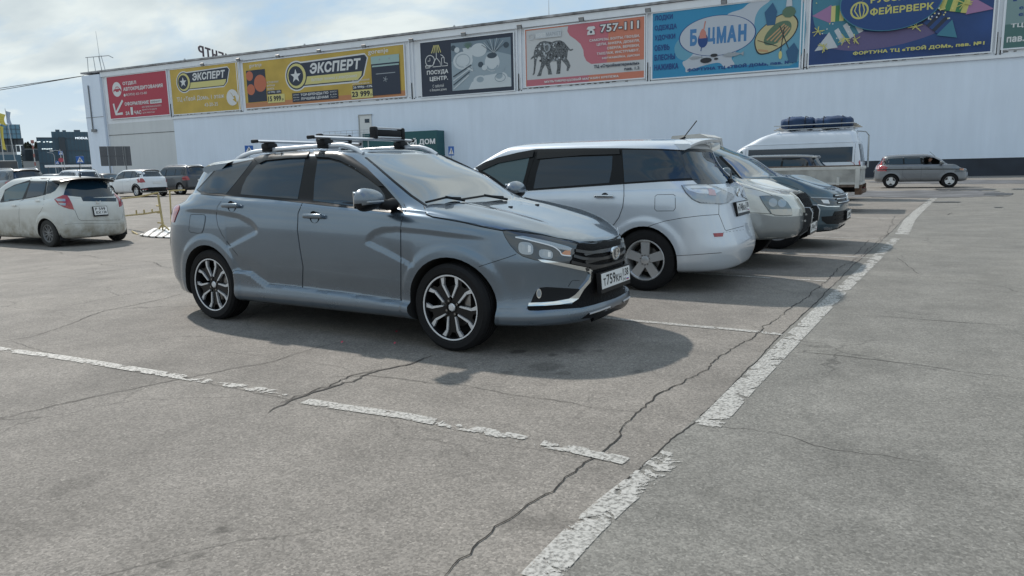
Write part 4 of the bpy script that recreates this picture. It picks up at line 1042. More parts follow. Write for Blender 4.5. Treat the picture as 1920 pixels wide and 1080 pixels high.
    c.patch('bonnet', [back[1], back[0]]+ed+[(x, -y) for x, y in ed[::-1]]+[(back[0][0], -back[0][1]), (back[1][0], -back[1][1]), back[2]], P1, .007, 'top', step=.03, mirror=False)
    c.strip('bonnet_gap', [(795, 386), (800, 403), (812, 407.5), (830, 410.5), (870, 417.7), (905, 425.7), (940, 432.3), (960, 432.7), (1000, 438.2), (1045, 448.5), (1085, 457), (1128, 453.2), (1168, 445.5)], SEAM, .010, .0005)
    for p in ((957, 390), (1007, 386)):
        q, n = c.cast(*p); MB().bbox(q+n*.008, (.03, .025, .014), .004).build('washer_nozzle', BLACK, c.root)
    # seams
    c.strip('bumper_gap', zpts(740, 420, 4, [(912, 226), (850, 250), (740, 285), (632, 320)]), SEAM, .005, .0008)
    c.strip('door_gap', [(422, 366.5), (407.3, 388), (405.3, 405), (408.3, 423), (417, 441), (429, 458), (446, 479)], SEAM, .005, .0006)
    c.strip('door_gap', [(567.5, 380), (559.2, 400), (558, 432), (562.5, 465), (568.5, 500), (567.5, 539.5)], SEAM, .006, .0006)
    c.strip('door_gap', [(757.3, 400), (752.6, 415), (751.6, 432), (752, 490), (752, 564)], SEAM, .006, .0006)
    c.strip('wing_gap', [(757, 382), (762, 392), (758, 400)], SEAM, .005, .0008)
    fu = c.patch('fuel_flap', [(360, 402.5), (382, 403.6), (384.7, 406), (384, 415), (381, 430), (378, 436), (370, 436.3), (357, 434.5), (355, 431), (356.5, 415), (358, 405)], P1, .0025, mirror=False)
    c.strip('fuel_flap_gap', [(359, 401.7), (383, 402.7), (385.8, 406), (385, 416), (382, 431), (378.5, 437), (370, 437.3), (356.5, 435.3), (354, 431), (355.5, 414), (357, 404)], SEAM, .005, .0006, mirror=False, closed=True)
    # handles
    for (x, y) in ((435.5, 387), (590.5, 407)):
        for sg in (1, -1):
            p, n = c.cast(x, y); p = Vector((p.x, p.y*sg, p.z)); n = Vector((n.x, n.y*sg, n.z))
            cup = MB(); cup.lathe([(0, .0001), (0, .043), (-.01, .048)], 20, 'y', tuple(p+n*.002)); cup.build('handle_recess', SEAM, c.root, 40)
            MB().bbox(p+n*.030+Vector((0, 0, .004)), (.20, .026, .036), .012).build('door_handle', P1, c.root, 60)
            MB().bbox(p+n*.012+Vector((.085, 0, 0)), (.03, .04, .026), .008).bbox(p+n*.012+Vector((-.085, 0, 0)), (.03, .04, .026), .008).build('handle_foot', P1, c.root, 60)
    # --- lamps
    hl = zpts(740, 420, 4, [(812, 56), (840, 52), (950, 68), (1100, 88), (1250, 116), (1366, 152), (1348, 215), (1308, 296), (1200, 288), (1050, 268), (960, 240), (915, 210), (870, 160), (835, 105)])
    c.patch('headlight', hl, LENSD, .004, step=4)
    c.strip('headlight_edge', hl, SEAM, .007, .003, closed=True)
    def Z(l): return zpts(740, 420, 4, l)
    for k, (cx, cy, rx, ry) in enumerate(((983, 183, 62, 52), (1132, 226, 58, 38))):
        el_ = lambda f, n=20: Z([(cx+rx*f*math.copysign(abs(math.cos(t))**.7, math.cos(t)), cy+ry*f*math.copysign(abs(math.sin(t))**.7, math.sin(t))+.16*rx*f*math.cos(t)) for t in np.linspace(0, 2*PI, n, endpoint=False)])
        bowl = c.patch('headlight_bowl', el_(1.0), mat('lamp_bowl', (.10, .11, .12), .2, .8), .0055, step=3); c.patch('headlight_lens', el_(.90), mat('projector_lens', (.30, .34, .38), .12, .4, coat=1, coatr=0), .0075, step=3, parent=bowl); c.patch('headlight_glint', Z([(cx-rx*.5, cy-ry*.6), (cx-rx*.1, cy-ry*.65), (cx-rx*.15, cy+ry*.5), (cx-rx*.5, cy+ry*.45)]), LENS, .009, step=3, parent=bowl); c.patch('headlight_glint', Z([(cx+rx*.25, cy-ry*.5), (cx+rx*.6, cy-ry*.35), (cx+rx*.6, cy+ry*.5), (cx+rx*.25, cy+ry*.6)]), REFL, .009, step=3, parent=bowl)
    for k in range(9): c.strip('headlight_flute', Z([(1165+k*18, 140+k*6), (1172+k*18, 160+k*6)]), LENS, .006, .007)
    c.patch('turn_indicator', Z([(1245, 225), (1275, 200), (1320, 195), (1315, 235), (1270, 238)]), ORANGE, .0055, step=3)
    c.patch('headlight_reflector', Z([(900, 95), (960, 90), (1150, 130), (1230, 150), (1300, 170), (1330, 185), (1310, 200), (1240, 190), (1160, 160), (1040, 130)]), LENS, .0055, step=3)
    c.strip('running_light', Z([(905, 100), (1000, 120), (1150, 158), (1200, 178), (1235, 205), (1255, 232), (1318, 240)]), mat('light_guide', (.75, .77, .8), .2, coat=1), .010, .008, smooth=True)
    c.patch('tail_light', [(325.5, 383), (332, 383.5), (337, 385.5), (336, 393), (331, 405), (327, 417), (322.5, 417), (321.5, 405), (322.5, 393)], RED, .006, step=3)
    # --- front face
    gm = mat('mesh_black', (.005, .005, .006), .6, spec=.15, bump=.8, bscale=70)
    c.patch('bumper_grille', Z([(1370, 152), (1500, 146), (1620, 126), (1733, 98), (1748, 165), (1760, 270), (1770, 380), (1768, 470), (1745, 522), (1560, 590), (1400, 628), (1000, 655), (996, 615), (1330, 600), (1395, 500), (1478, 385), (1462, 345), (1308, 298), (1350, 215)]), gm, .002, mirror=False, step=4)
    for l in ([(1350, 200), (1450, 215), (1560, 205), (1650, 180), (1744, 140)], [(1335, 240), (1430, 262), (1550, 258), (1650, 232), (1750, 195)], [(1318, 284), (1420, 306), (1530, 314), (1650, 285), (1752, 245)]):
        c.strip('grille_bar', Z(l), mat('bar_black', (.02, .021, .023), .3, coat=.4), .026, .016, smooth=True)
    ba, bn = c.cast(1147.5, 475); bn = Vector((1, 0, .12)).normalized(); ba = Vector((ba.x, 0, ba.z))
    rt = Vector((0, 0, 1)).rotation_difference(bn)
    bd = MB(); q = [(math.cos(t)*.072, math.sin(t)*.052) for t in np.linspace(0, 2*PI, 28, endpoint=False)]
    def badge_xf(u, v, w): return ba+Vector((bn.x*w, u, v+bn.z*w))
    vs = [badge_xf(a, b, .012) for a, b in q]+[badge_xf(a*.78, b*.78, .034) for a, b in q]+[badge_xf(a, b, .032) for a, b in q]+[badge_xf(a*.80, b*.80, .030) for a, b in q]
    n = 28
    bd.add(vs, [(i, (i+1) % n, 2*n+(i+1) % n, 2*n+i) for i in range(n)]+[(2*n+i, 2*n+(i+1) % n, n+(i+1) % n, n+i) for i in range(n)]+[tuple(3*n+i for i in range(n))]+[(n+i, n+(i+1) % n, 3*n+(i+1) % n, 3*n+i) for i in range(n)])
    bo = bd.build('badge', CHROME, c.root, 35)
    db = MB(); vs = [badge_xf(a*.74, b*.74, .031) for a, b in q]; db.add(vs, [tuple(range(n))]); db.build('badge_field', mat('badge_dark', (.02, .025, .035), .2, coat=1), bo)
    sail = MB()
    for poly in ([(-.032, -.018), (-.010, -.030), (.012, -.030), (.034, -.020), (.018, -.014), (-.010, -.014)], [(-.020, -.012), (-.020, .030), (-.006, .034), (-.006, -.012)], [(-.004, -.010), (-.004, .033), (.022, .024), (.020, .014), (.006, .016), (.006, .004), (.022, .004), (.030, -.010)]):
        sail.prism([(u, v) for u, v in poly], .031, .037, 'yz', 0, xf=lambda p: badge_xf(p.y, p.z, p.x))
    sail.build('badge_emblem', CHROME, bo)
    ch = Z([(1070, 266), (1120, 268), (1290, 297), (1440, 326), (1472, 345), (1482, 378), (1470, 420), (1410, 490), (1370, 560), (1330, 590), (1240, 607), (1120, 616), (1000, 618), (1005, 590), (1100, 588), (1200, 580), (1300, 560), (1345, 530), (1385, 487), (1445, 415), (1460, 378), (1448, 358), (1300, 325), (1100, 284)])
    c.patch('fog_recess', Z([(1040, 540), (1062, 500), (1090, 478), (1140, 472), (1385, 487), (1345, 530), (1300, 560), (1180, 582), (1020, 590)]), BLACK, .0025, step=3)
    c.patch('chrome_boomerang', ch, CHROME, .014, step=3)
    fl = [(1080+19*math.cos(t), 520+37*math.sin(t)) for t in np.linspace(0, 2*PI, 16, endpoint=False)]
    c.patch('fog_lamp', Z(fl), CHROME, .012, step=3)
    c.patch('fog_lamp_glass', Z([(1080+(x-1080)*.72, 520+(y-520)*.72) for x, y in fl]), LENS, .014, step=3)
    c.strip('tow_cover_gap', Z([(1302, 470), (1325, 428), (1340, 423), (1388, 425)]), SEAM, .004, .0008, mirror=False)
    c.strip('arch_gap', Z([(785, 638), (990, 640), (1002, 615)]), SEAM, .005, .001)
    c.patch('front_splitter', Z([(786, 642), (985, 643), (1010, 655), (1200, 660), (1400, 640), (1480, 612), (1600, 575), (1745, 524), (1785, 540), (1700, 590), (1560, 632), (1440, 665), (1385, 702), (1260, 722), (1050, 746), (900, 745), (786, 738)]), P1, .020, step=4, lip=.02)
    c.patch('splitter_blade', Z([(1385, 704), (1440, 667), (1560, 634), (1700, 592), (1782, 545), (1782, 575), (1700, 618), (1600, 655), (1500, 690)]), GLOSSB, .020, step=4)
    c.strip('splitter_accent', Z([(1445, 668), (1510, 648), (1596, 618)]), SATIN, .012, .026)
    # number plate
    X = 2.205
    tl, tr = c.onp(1119.5, 512.5, 0, X), c.onp(1175.5, 498, 0, X)
    tl = Vector((X, -.260, .528)); tr = Vector((X, .260, .528)); br = Vector((X+.008, .260, .418)); bl = Vector((X+.008, -.260, .418))
    plate(c, (tl, tr, br, bl), 'T759KH', '138')
    # mirrors
    for sg in (-1, 1):
        vs = []; bm = bmesh.new(); bmesh.ops.create_uvsphere(bm, u_segments=28, v_segments=16, radius=1)
        for v in bm.verts:
            x, y, z = v.co; e = lambda a, p: math.copysign(abs(a)**p, a)
            x, y, z = e(x, .75), e(y, .8), e(z, .85)
            X = .085*x*(1 if x > 0 else .55); Yc = .128*y; Zc = .082*z*(1-.12*y*sg*-1)
            if x > 0: Zc *= 1-.25*x
            v.co = (X, Yc, Zc)
        me = bpy.data.meshes.new('mirror_housing'); bm.to_mesh(me); bm.free(); me.polygons.foreach_set('use_smooth', [True]*len(me.polygons))
        cc = c.onp(690, 374.5, 1, -1.02)
        ho = link('mirror_housing', me, [P1, GLOSSB], c.root, (cc.x, sg*1.02, cc.z))
        for p in me.polygons:
            if p.center.z < -.028: p.material_index = 1
        MB().bbox((-.046, 0, .0), (.008, .20, .12), .003).build('mirror_glass', CHROME, ho)
        MB().bbox((.075, sg*.01, -.012), (.03, .16, .012), .004).build('mirror_indicator', LENS, ho)
        st = MB(); st.tube([(cc.x+.02, sg*.93, cc.z-.03), (cc.x+.05, sg*.87, cc.z-.045), (cc.x+.05, sg*.80, cc.z-.04)], .035, 10, r2=.045); st.build('mirror_stalk', BLACK, c.root, 60)
    spoiler(c, -1.22, -1.73, .655, 1.458, .05, P1, .045, .15)
    # roof rails
    for sg in (-1, 1):
        pts = []
        for x in np.linspace(.24, -1.30, 24):
            h = c.top(x, sg*.49); t = min(1, (.24-x)/.22, (x+1.30)/.22); pts.append(h[0]+Vector((0, 0, -.004+.045*t**.6)))
        MB().tube(pts, .017, 8, flat=1.3).build('roof_rail', SATIN, c.root, 60)
    return c, P1

def roof_bars(c):
    for k, (xb, hp) in enumerate(((-.86, 0), (-.18, 0))):
        zb = 1.565 if k == 0 else 1.572
        root = empty('roof_bar', (c.X+math.cos(c.a)*xb, c.Y+math.sin(c.a)*xb, 0), c.a)
        tag(root, ['satin roof bar nearest the tail of the slate grey estate car', 'satin roof bar above the front doors of the slate grey estate car'][k], 'roof bar', 'roof bars on the grey estate car')
        b = MB(); sec = [(-.035, 0), (-.02, .014), (.01, .016), (.038, .003), (.02, -.010), (-.02, -.010)]
        b.prism([(x, z+zb) for x, z in sec], -.63, .63, 'xz'); b.build('bar', SATIN, root, 50)
        for sg in (-1, 1):
            e = MB(); e.bbox((0, sg*.64, zb+.002), (.078, .025, .030), .01); e.build('end_cap', BLACK, root, 50)
            f = MB(); f.bbox((0, sg*.485, zb-.040), (.10, .11, .060), .022); f.bbox((0, sg*.49, zb-.070), (.115, .075, .035), .014); f.build('foot', BLACK, root, 50)
        # ski clamp on the far half of the bar
        s = empty('ski_carrier', (c.X+math.cos(c.a)*xb-math.sin(c.a)*.31, c.Y+math.sin(c.a)*xb+math.cos(c.a)*.31, zb+.02), c.a)
        tag(s, ['closed black ski carrier clamped on the rear roof bar', 'tall black ski carrier clamped on the front roof bar, beside the green shop sign'][k], 'ski carrier', 'ski carriers on the roof bars')
        h = (.045, .070)[k]
        u = MB(); u.bbox((0, 0, h+.018), (.05, .37, .014), .004); u.build('top_jaw', SATIN, s, 50)
        u = MB(); u.bbox((0, 0, h*.50+.008), (.055, .34, h*.85), .012); u.build('rubber_pad', BLACK, s, 50)
        u = MB(); u.bbox((0, 0, .004), (.05, .33, .012), .004); u.build('bottom_jaw', SATIN, s, 50)
        for sg in (-1, 1): MB().bbox((0, sg*.19, h*.5+.005), (.070, .050, h+.045), .02).build('jaw_end', BLACK, s, 50)
hero, HP = build_hero()
hz_ = .325
for x in (1.3175, -1.3175):
    for sg in (-1, 1): add_wheel(hero.root, x, sg*.765, .318, .240, .205, 'hero', sg, n=72)
roof_bars(hero)
# ================================================================== the other vehicles
def gen_rings(xf, xr, w, zb, bf, br, zn, xc, zc, xt, zr, xrt, xrb, wr, nf=2.5, nr=2.8, tuck=.03, zre=None, crownless=0, bumpz=.55, wt=None, cfo=1.05, cro=.85, noseb=.0, tailb=0., rake=0., nrg=3.2):
    """xf/xr body ends, bf/br waist height front/rear, zn nose height, (xc,zc) cowl, (xt,zr) roof front, xrt roof rear, xrb rear glass base, wr roof half width"""
    zre = zre if zre is not None else zr-.03; wt = wt or wr+.06
    def belt(d, f=0): return [(xr-.05, br-d), (0, (bf+br)/2-d+.005), (.9, bf-d), (xf-.55, zn+(bf-zn)*.45-d*.7), (xf-.05, zn-d*.8)]
    cf, cr = xf-cfo, xr+cro
    R = [
        ring(zb, w-.14, xf-.16, xr+.14, cf, cr, nf+.4, nr),
        ring(zb+.03, w-.06, xf-.07, xr+.07, cf, cr, nf+.3, nr),
        ring(zb+.13, w-.012, xf-.01, xr+.02, cf, cr, nf+.2, nr),
        ring(bumpz-.08, w-.004, xf, xr, cf, cr, nf+.1, nr),
        ring([(xr, bumpz+.10), (xf-.3, bumpz+.08), (xf, bumpz+.05)], w, xf-.005-noseb*.3, xr+.01+tailb*.4, cf, cr, nf, nr),
        ring(belt(.17), w-.004, xf-.03-noseb, xr+.03+tailb, cf, cr, nf, nr),
        ring(belt(.075), w-tuck*.6, xf-.07-noseb, xr+.06+tailb, cf, cr, nf, nr),
        ring(belt(.025), w-tuck*1.4, xf-.13-noseb, xr+.08+tailb, cf, cr, nf+.3, nr),
        ring([(xr, br-.005), (0, (bf+br)/2), (.85, bf), (xc+.25, zc-.035), (xf-.35, zn+.02)], w-tuck*2.0, (xf+xc)/2+.18, xr+.09+tailb, xc-.12, cr, 3.0, nr),
        ring([(xr, br), (0, (bf+br)/2+.01), (.80, bf+.01), (xc, zc)], w-tuck*2.3, xc, xr+.10+tailb, xc-.36, cr, 3.0, nr),
        ring([(xr, br+(zre-br)*.5), (0, (bf+br)/2+(zr-(bf+br)/2)*.5), (xc-.2, zc+(zr-zc)*.52)], (w-tuck*2.3)*.5+wt*.5+.012, xc*.5+xt*.5+.03+rake, xrb*.5+xrt*.5+.02, xc*.5+xt*.5-.28, xrt+.55, 3.0, nrg),
        ring([(xrt-.1, zre-.05), (xrt+.8, zr-.035), (0, zr-.03), (xt, zr-.045)], wt, xt, xrt-.03, xt-.26, xrt+.5, 3.0, nrg),
        ring([(xrt-.1, zre-.02), (xrt+.8, zr-.008), (0, zr), (xt, zr-.012)], wr, xt-.08, xrt, xt-.32, xrt+.45, 3.0, nrg),
        ring([(xrt-.1, zre-.005), (xrt+.8, zr+.006), (0, zr+.013), (xt, zr+.0)], wr-.06, xt-.16, xrt+.04, xt-.38, xrt+.42, 3.0, nrg),
    ]
    return R
def arch(cxs, r, amt, z0=.33):
    def f(F):
        F = F.copy(); x, y, z = F[..., 0], F[..., 1], F[..., 2]; s = sstep(.62, .72, y)*(z < 1.0)
        for cx in cxs: F[..., 1] += amt*s*sstep(r+.085, r+.04, np.hypot(x-cx, z-z0))
        return F
    return f
def wheels(car, xs, tr, r, rr, w, style, **k):
    for x in xs:
        for sg in (-1, 1): add_wheel(car.root, x, sg*(tr-w/2+.0), r, rr, w, style, sg, **k)
def handle(car, px, m, ln=.19, mode=None, recess=True, sg2=True):
    p, n = car.cast(*px)
    for k in ((1, -1) if sg2 else (1,)):
        q = Vector((p.x, p.y*k, p.z)); nn = Vector((n.x, n.y*k, n.z))
        if recess: MB().lathe([(0, .0001), (0, .04), (-.01, .045)], 16, 'y', tuple(q+nn*.002)).build('handle_recess', SEAM, car.root, 40)
        MB().bbox(q+nn*.028, (ln, .022, .03), .01).build('door_handle', m, car.root, 60)
def mirror(car, x, y, z, m, s=1.):
    for sg in (-1, 1):
        bm = bmesh.new(); bmesh.ops.create_uvsphere(bm, u_segments=20, v_segments=12, radius=1)
        for v in bm.verts:
            a, b_, c_ = v.co; e = lambda t, p: math.copysign(abs(t)**p, t); v.co = (.08*s*e(a, .75)*(1 if a > 0 else .5), .12*s*e(b_, .8), .085*s*e(c_, .8))
        me = bpy.data.meshes.new('mirror_housing'); bm.to_mesh(me); bm.free(); me.polygons.foreach_set('use_smooth', [True]*len(me.polygons))
        o = link('mirror_housing', me, m, car.root, (x, sg*y, z)); MB().tube([(.02, -sg*.05, -.03), (.04, -sg*.16, -.06)], .035, 8).build('mirror_stalk', BLACK, o, 60)
        MB().bbox((-.045, 0, 0), (.008, .18, .12), .003).build('mirror_glass', CHROME, o)
# ---- silver wagon, tail towards the lane
def build_wagon():
    sh = Shell(gen_rings(2.30, -2.245, .865, .20, .98, 1.055, .78, 1.30, 1.02, .55, 1.545, -1.68, -1.98, .60, zre=1.525, tailb=.09, bumpz=.52, tuck=.030, nr=3.0, cro=.70, nrg=3.6), (26, 110, 40, 6), .035, 16, arch((1.375, -1.375), .36, .012))
    P = paint('silver_paint', (.58, .625, .68), .35, .32, dirt=((.30, .29, .27), .5, .2))
    c = Car('silver_wagon', (-3.64, 8.0, PI-.04), sh, 'silver wagon with tinted rear windows, parked tail out directly beyond the grey estate car')
    c.body(P, [(1.375, .325, .355, .5, 1.0), (-1.375, .325, .352, .5, 1.0)])
    Z = lambda l: zpts(860, 230, 3.4286, l)
    c.patch('window_trim', Z([(120, 300), (180, 255), (250, 224), (380, 192), (500, 170), (800, 164), (1050, 164), (1300, 168), (1446, 176), (1500, 250), (1560, 325), (1593, 362), (1300, 374), (1060, 390), (800, 408), (430, 434), (350, 440), (250, 440), (160, 380)]), GLOSSB, .0015)
    c.patch('quarter_window', Z([(1052, 175), (1250, 177), (1438, 186), (1490, 262), (1550, 352), (1300, 368), (1066, 384)]), GLASS, .003)
    c.patch('rear_door_window', Z([(525, 240), (700, 222), (990, 214), (985, 300), (968, 386), (800, 400), (482, 424), (500, 330)]), GLASS, .003)
    c.patch('front_door_window', Z([(150, 308), (205, 265), (300, 243), (455, 224), (430, 330), (400, 430), (350, 436), (290, 400), (230, 355)]), GLASSB, .003)
    V = mat('smoked_visor', (.010, .011, .013), .25, spec=.35)
    c.patch('wind_deflector', Z([(512, 182), (700, 175), (1036, 172), (1040, 205), (800, 212), (505, 236)]), V, .018, lip=0); c.patch('wind_deflector', Z([(110, 296), (180, 255), (280, 222), (400, 198), (488, 186), (480, 222), (380, 240), (260, 262), (150, 310)]), V, .018, lip=0)
    for l in ([(1046, 168), (1056, 300), (1062, 390), (1063, 470), (1055, 540), (1030, 610), (1000, 652), (985, 665)], [(500, 190), (450, 330), (428, 434), (405, 475), (400, 500)]): c.strip('door_gap', Z(l), SEAM, .006, .004)
    c.strip('belt_moulding', Z([(350, 443), (430, 437), (800, 411), (1060, 393), (1300, 377), (1594, 365)]), GLOSSB, .010, .004)
    c.strip('fuel_flap_gap', Z([(1275, 463), (1380, 461), (1392, 470), (1393, 550), (1380, 567), (1272, 568), (1260, 555), (1262, 475)]), SEAM, .006, .0006, closed=True, mirror=False)
    for l in ([(1215, 670), (1260, 652), (1330, 632), (1440, 612), (1560, 598), (1672, 590)], [(1673, 524), (1672, 592)], [(1580, 365), (1596, 385), (1606, 402)], [(1674, 592), (1712, 688), (1720, 694), (1832, 664)], [(1352, 858), (1500, 850), (1690, 836)]): c.strip('bumper_gap', Z(l), SEAM, .006, .001, mirror=False)
    c.strip('roof_gap', Z([(1447, 122), (1447, 178)]), SEAM, .006, .001)
    handle(c, Z([(938, 478)])[0], mat('silver_handle', (.6, .62, .64), .2, 1), .22)
    c.patch('rear_window', Z([(1458, 180), (1560, 176), (1640, 184), (1680, 235), (1720, 300), (1755, 352), (1776, 380), (1730, 378), (1600, 364), (1560, 315), (1500, 240)]), GLASS, .004, mirror=True)
    c.patch('rear_window', [(-.66, 1.085), (.66, 1.085), (.60, 1.30), (.54, 1.45), (-.54, 1.45), (-.60, 1.30)], GLASS, .0035, 'rear', mirror=False)
    tl = c.patch('tail_light', Z([(1433, 406), (1500, 402), (1592, 402), (1660, 418), (1710, 438), (1768, 468), (1768, 490), (1730, 512), (1690, 522), (1620, 522), (1550, 514), (1500, 490), (1460, 450)]), mat('smoked_lens', (.34, .37, .40), .12, .3, coat=1), .010, step=5)
    c.patch('tail_light_lens', Z([(1452, 416), (1520, 410), (1600, 412), (1680, 440), (1640, 462), (1540, 458), (1480, 440)]), mat('pale_lens', (.62, .66, .70), .1, .3, coat=1), .0125, parent=tl, mirror=False)
    c.patch('tail_light_lens', Z([(1600, 428), (1640, 436), (1650, 470), (1605, 468)]), mat('pink_lens', (.62, .42, .44), .1, coat=1), .014, parent=tl, mirror=False, step=3)
    c.strip('tail_light_edge', Z([(1433, 406), (1500, 402), (1592, 402), (1660, 418), (1768, 468), (1730, 512), (1690, 522), (1550, 514), (1500, 490), (1460, 450)]), mat('lens_edge', (.12, .13, .15), .3), .010, .010, closed=True)
    c.patch('reflector', Z([(1636, 711), (1701, 708), (1697, 732), (1645, 735)]), RED, .005, step=3)
    c.strip('bumper_crease', Z([(1700, 706), (1832, 688)]), SEAM, .004, .0005, mirror=False)
    X = -2.145
    tlp = Vector((X, .26, .885)); trp = Vector((X, -.26, .885)); plate(c, (tlp, trp, Vector((X-.02, -.26, .775)), Vector((X-.02, .26, .775))), 'M748KH', '138')
    spoiler(c, -1.42, -1.86, .56, 1.562, .05, P, .015, .10)
    p, n = c.cast(*Z([(1795, 415)])[0]); 
    em = MB(); q = [(X-.01+.0, .045*math.cos(t), 1.0+.035*math.sin(t)) for t in np.linspace(0, 2*PI, 20, endpoint=False)]
    h, n = c.front(0, .98, -1)
    em = MB().tube([(h.x-.012, .058*math.cos(t), .985+.040*math.sin(t)) for t in np.linspace(0, 2*PI, 24, endpoint=False)], .007, 6, closed=True); em.tube([(h.x-.012, .022*math.cos(t), .985+.038*math.sin(t)) for t in np.linspace(0, 2*PI, 24, endpoint=False)], .006, 6, closed=True); em.tube([(h.x-.012, .050*math.cos(t), 1.000+.016*math.sin(t)) for t in np.linspace(0, 2*PI, 24, endpoint=False)], .006, 6, closed=True)
    em.build('badge', CHROME, c.root, 60)
    # rear wiper, aerial
    a, n1 = c.front(.0, 1.09, -1); bq, n2 = c.front(-.42, 1.16, -1)
    MB().tube([a+n1*.03, bq+n2*.03], .011, 6).bbox(a+n1*.02, (.05, .07, .05), .015).build('rear_wiper', BLACK, c.root, 60)
    h = c.top(-1.56, .28)[0]; MB().tube([h, h+Vector((-.05, 0, .03))], .022, 8, r2=.012).tube([h+Vector((-.03, 0, .02)), h+Vector((-.17, .0, .19))], .006, 5).build('aerial', BLACK, c.root, 60)
    mirror(c, .95, .96, 1.07, P, .95)
    wheels(c, (1.375, -1.375), .85, .322, .213, .20, 'five')
    return c
wagon = build_wagon()

# ---- cream and grey crossover with a bull bar
def build_crossover():
    sh = Shell(gen_rings(2.17, -2.35, .905, .36, 1.04, 1.10, .90, 1.18, 1.10, .35, 1.60, -1.85, -2.15, .60, bumpz=.66, tuck=.03, nf=2.9, cfo=.95, zre=1.57), (36, 80, 20, 6), .04, 14, arch((1.3075, -1.3075), .40, .02, .37))
    P = paint('cream_paint', (.60, .60, .56), .25, .38); G = paint('pewter_paint', (.25, .265, .27), .5, .4, dirt=((.3, .29, .26), .6, .3))
    c = Car('crossover', (-3.20, 9.95, -.04), sh, 'cream crossover with grey lower bumper and black bull bar, beyond the silver wagon')
    c.body(P, [(1.27, .38, .43, .5, 1.05), (-1.3075, .36, .40, .5, 1.05)])
    Z = lambda l: zpts(1150, 220, 4, l)
    c.patch('lower_bumper', Z([(985, 720), (1100, 724), (1200, 742), (1330, 745), (1426, 736), (1440, 790), (1430, 840), (1390, 885), (1300, 902), (1180, 912), (1095, 910), (1062, 850), (1040, 800), (1020, 760)]), G, .008, step=5)
    for l in ([(-.9, .45), (-.9, .68), (.93, .70), (.93, .40), (.9, .32), (-.85, .32)],): c.patch('door_cladding', l, G, .008, 'side')
    c.patch('window_trim', [(-1.9, 1.14), (-1.75, 1.45), (-1.3, 1.53), (0, 1.55), (.3, 1.50), (.80, 1.25), (1.02, 1.10), (.9, 1.06), (0, 1.09)], GLOSSB, .0015, 'side')
    c.patch('side_window', [(-1.85, 1.16), (-1.7, 1.43), (-1.3, 1.50), (-.1, 1.52), (-.1, 1.11)], GLASS, .003, 'side'); c.patch('side_window', [(-.04, 1.11), (-.04, 1.52), (.25, 1.48), (.75, 1.24), (.92, 1.10)], GLASSB, .003, 'side')
    c.patch('windscreen', [(1.12, -.62), (1.19, -.3), (1.2, 0), (1.19, .3), (1.12, .62), (.75, .60), (.42, .54), (.38, 0), (.42, -.54), (.75, -.60)], GLASSC, .002, 'top', mirror=False)
    hl = Z([(1096, 592), (1150, 589), (1212, 589), (1260, 603), (1305, 640), (1332, 680), (1340, 735), (1272, 738), (1212, 733), (1182, 722), (1150, 680), (1122, 640)])
    c.patch('headlight', hl, mat('hazy_lens', (.16, .19, .20), .12, .3, coat=1), .006, step=4); c.strip('headlight_edge', hl, SEAM, .008, .005, closed=True)
    c.patch('turn_signal', Z([(1172, 690), (1250, 688), (1332, 690), (1338, 732), (1272, 734), (1212, 730), (1188, 722)]), mat('pale_amber_lens', (.50, .47, .42), .12, .2, coat=1), .009, step=3)
    for q in ((1195, 640), (1262, 645)): c.patch('headlight_reflector', Z([(q[0]+32*math.cos(t), q[1]+32*math.sin(t)) for t in np.linspace(0, 2*PI, 12, endpoint=False)]), LENS, .009, step=3)
    c.patch('radiator_grille', [(-.30, .89), (.30, .89), (.34, .84), (.28, .70), (-.28, .70), (-.34, .84)], SEAM, .012, 'front', mirror=False)
    for k in range(13):
        y = -.28+k*.0467; c.strip('grille_bar', [(y, .715), (y*1.05, .875)], BLACK, .016, .03, 'front', mirror=False)
    c.strip('grille_surround', [(-.33, .90), (.33, .90), (.37, .84), (.30, .68), (-.30, .68), (-.37, .84)], P, .035, .025, 'front', closed=True, mirror=False)
    c.strip('bonnet_gap', Z([(985, 528), (1040, 536), (1100, 550), (1160, 572), (1205, 592)]), SEAM, .006, .001)
    c.strip('bumper_gap', Z([(985, 717), (1060, 716), (1180, 724)]), SEAM, .006, .003)
    # bull bar: two black upright plates with a cross tube
    BB = mat('powder_black', (.015, .016, .018), .4)
    bb = empty('bull_bar', (0, 0, 0), 0, c.root)
    prof = [(x-.10, z-.17) for x, z in [(2.06, .62), (2.12, .60), (2.22, .56), (2.30, .62), (2.345, .72), (2.355, .84), (2.32, .90), (2.26, .90), (2.20, .84), (2.16, .78), (2.08, .75)]]
    for sg in (-1, 1):
        m = MB(); m.prism(prof, sg*.30-.012, sg*.30+.012, 'xz'); m.build('bar_plate', BB, bb)
        m = MB(); m.tube([(x+.004, sg*.30, z) for x, z in prof[2:9]], .011, 6); m.build('bar_edge', mat('edge_steel', (.35, .36, .37), .3, .8), bb, 60)
        for (x, z) in ((2.12, .49), (2.18, .57), (2.19, .65)): MB().cyl((x, sg*.30-.016, z), (x, sg*.30+.016, z), .014, 8).build('bar_bolt', CHROME, bb)
    MB().cyl((2.16, -.30, .49), (2.16, .30, .49), .026, 10).cyl((2.18, -.30, .66), (2.18, .30, .66), .026, 10).build('cross_tube', BB, bb, 60)
    X = 2.23
    plate(c, (Vector((X, -.26, .53)), Vector((X, .26, .53)), Vector((X, .26, .42)), Vector((X, -.26, .42))), 'K744YX', '138')
    MB().box((1.55, 0, .42), (.5, 1.2, .1)).build('undertray', UNDER, c.root)
    mirror(c, .60, .98, 1.10, P)
    wheels(c, (1.25, -1.3075), .90, .362, .20, .225, 'five')
build_crossover()

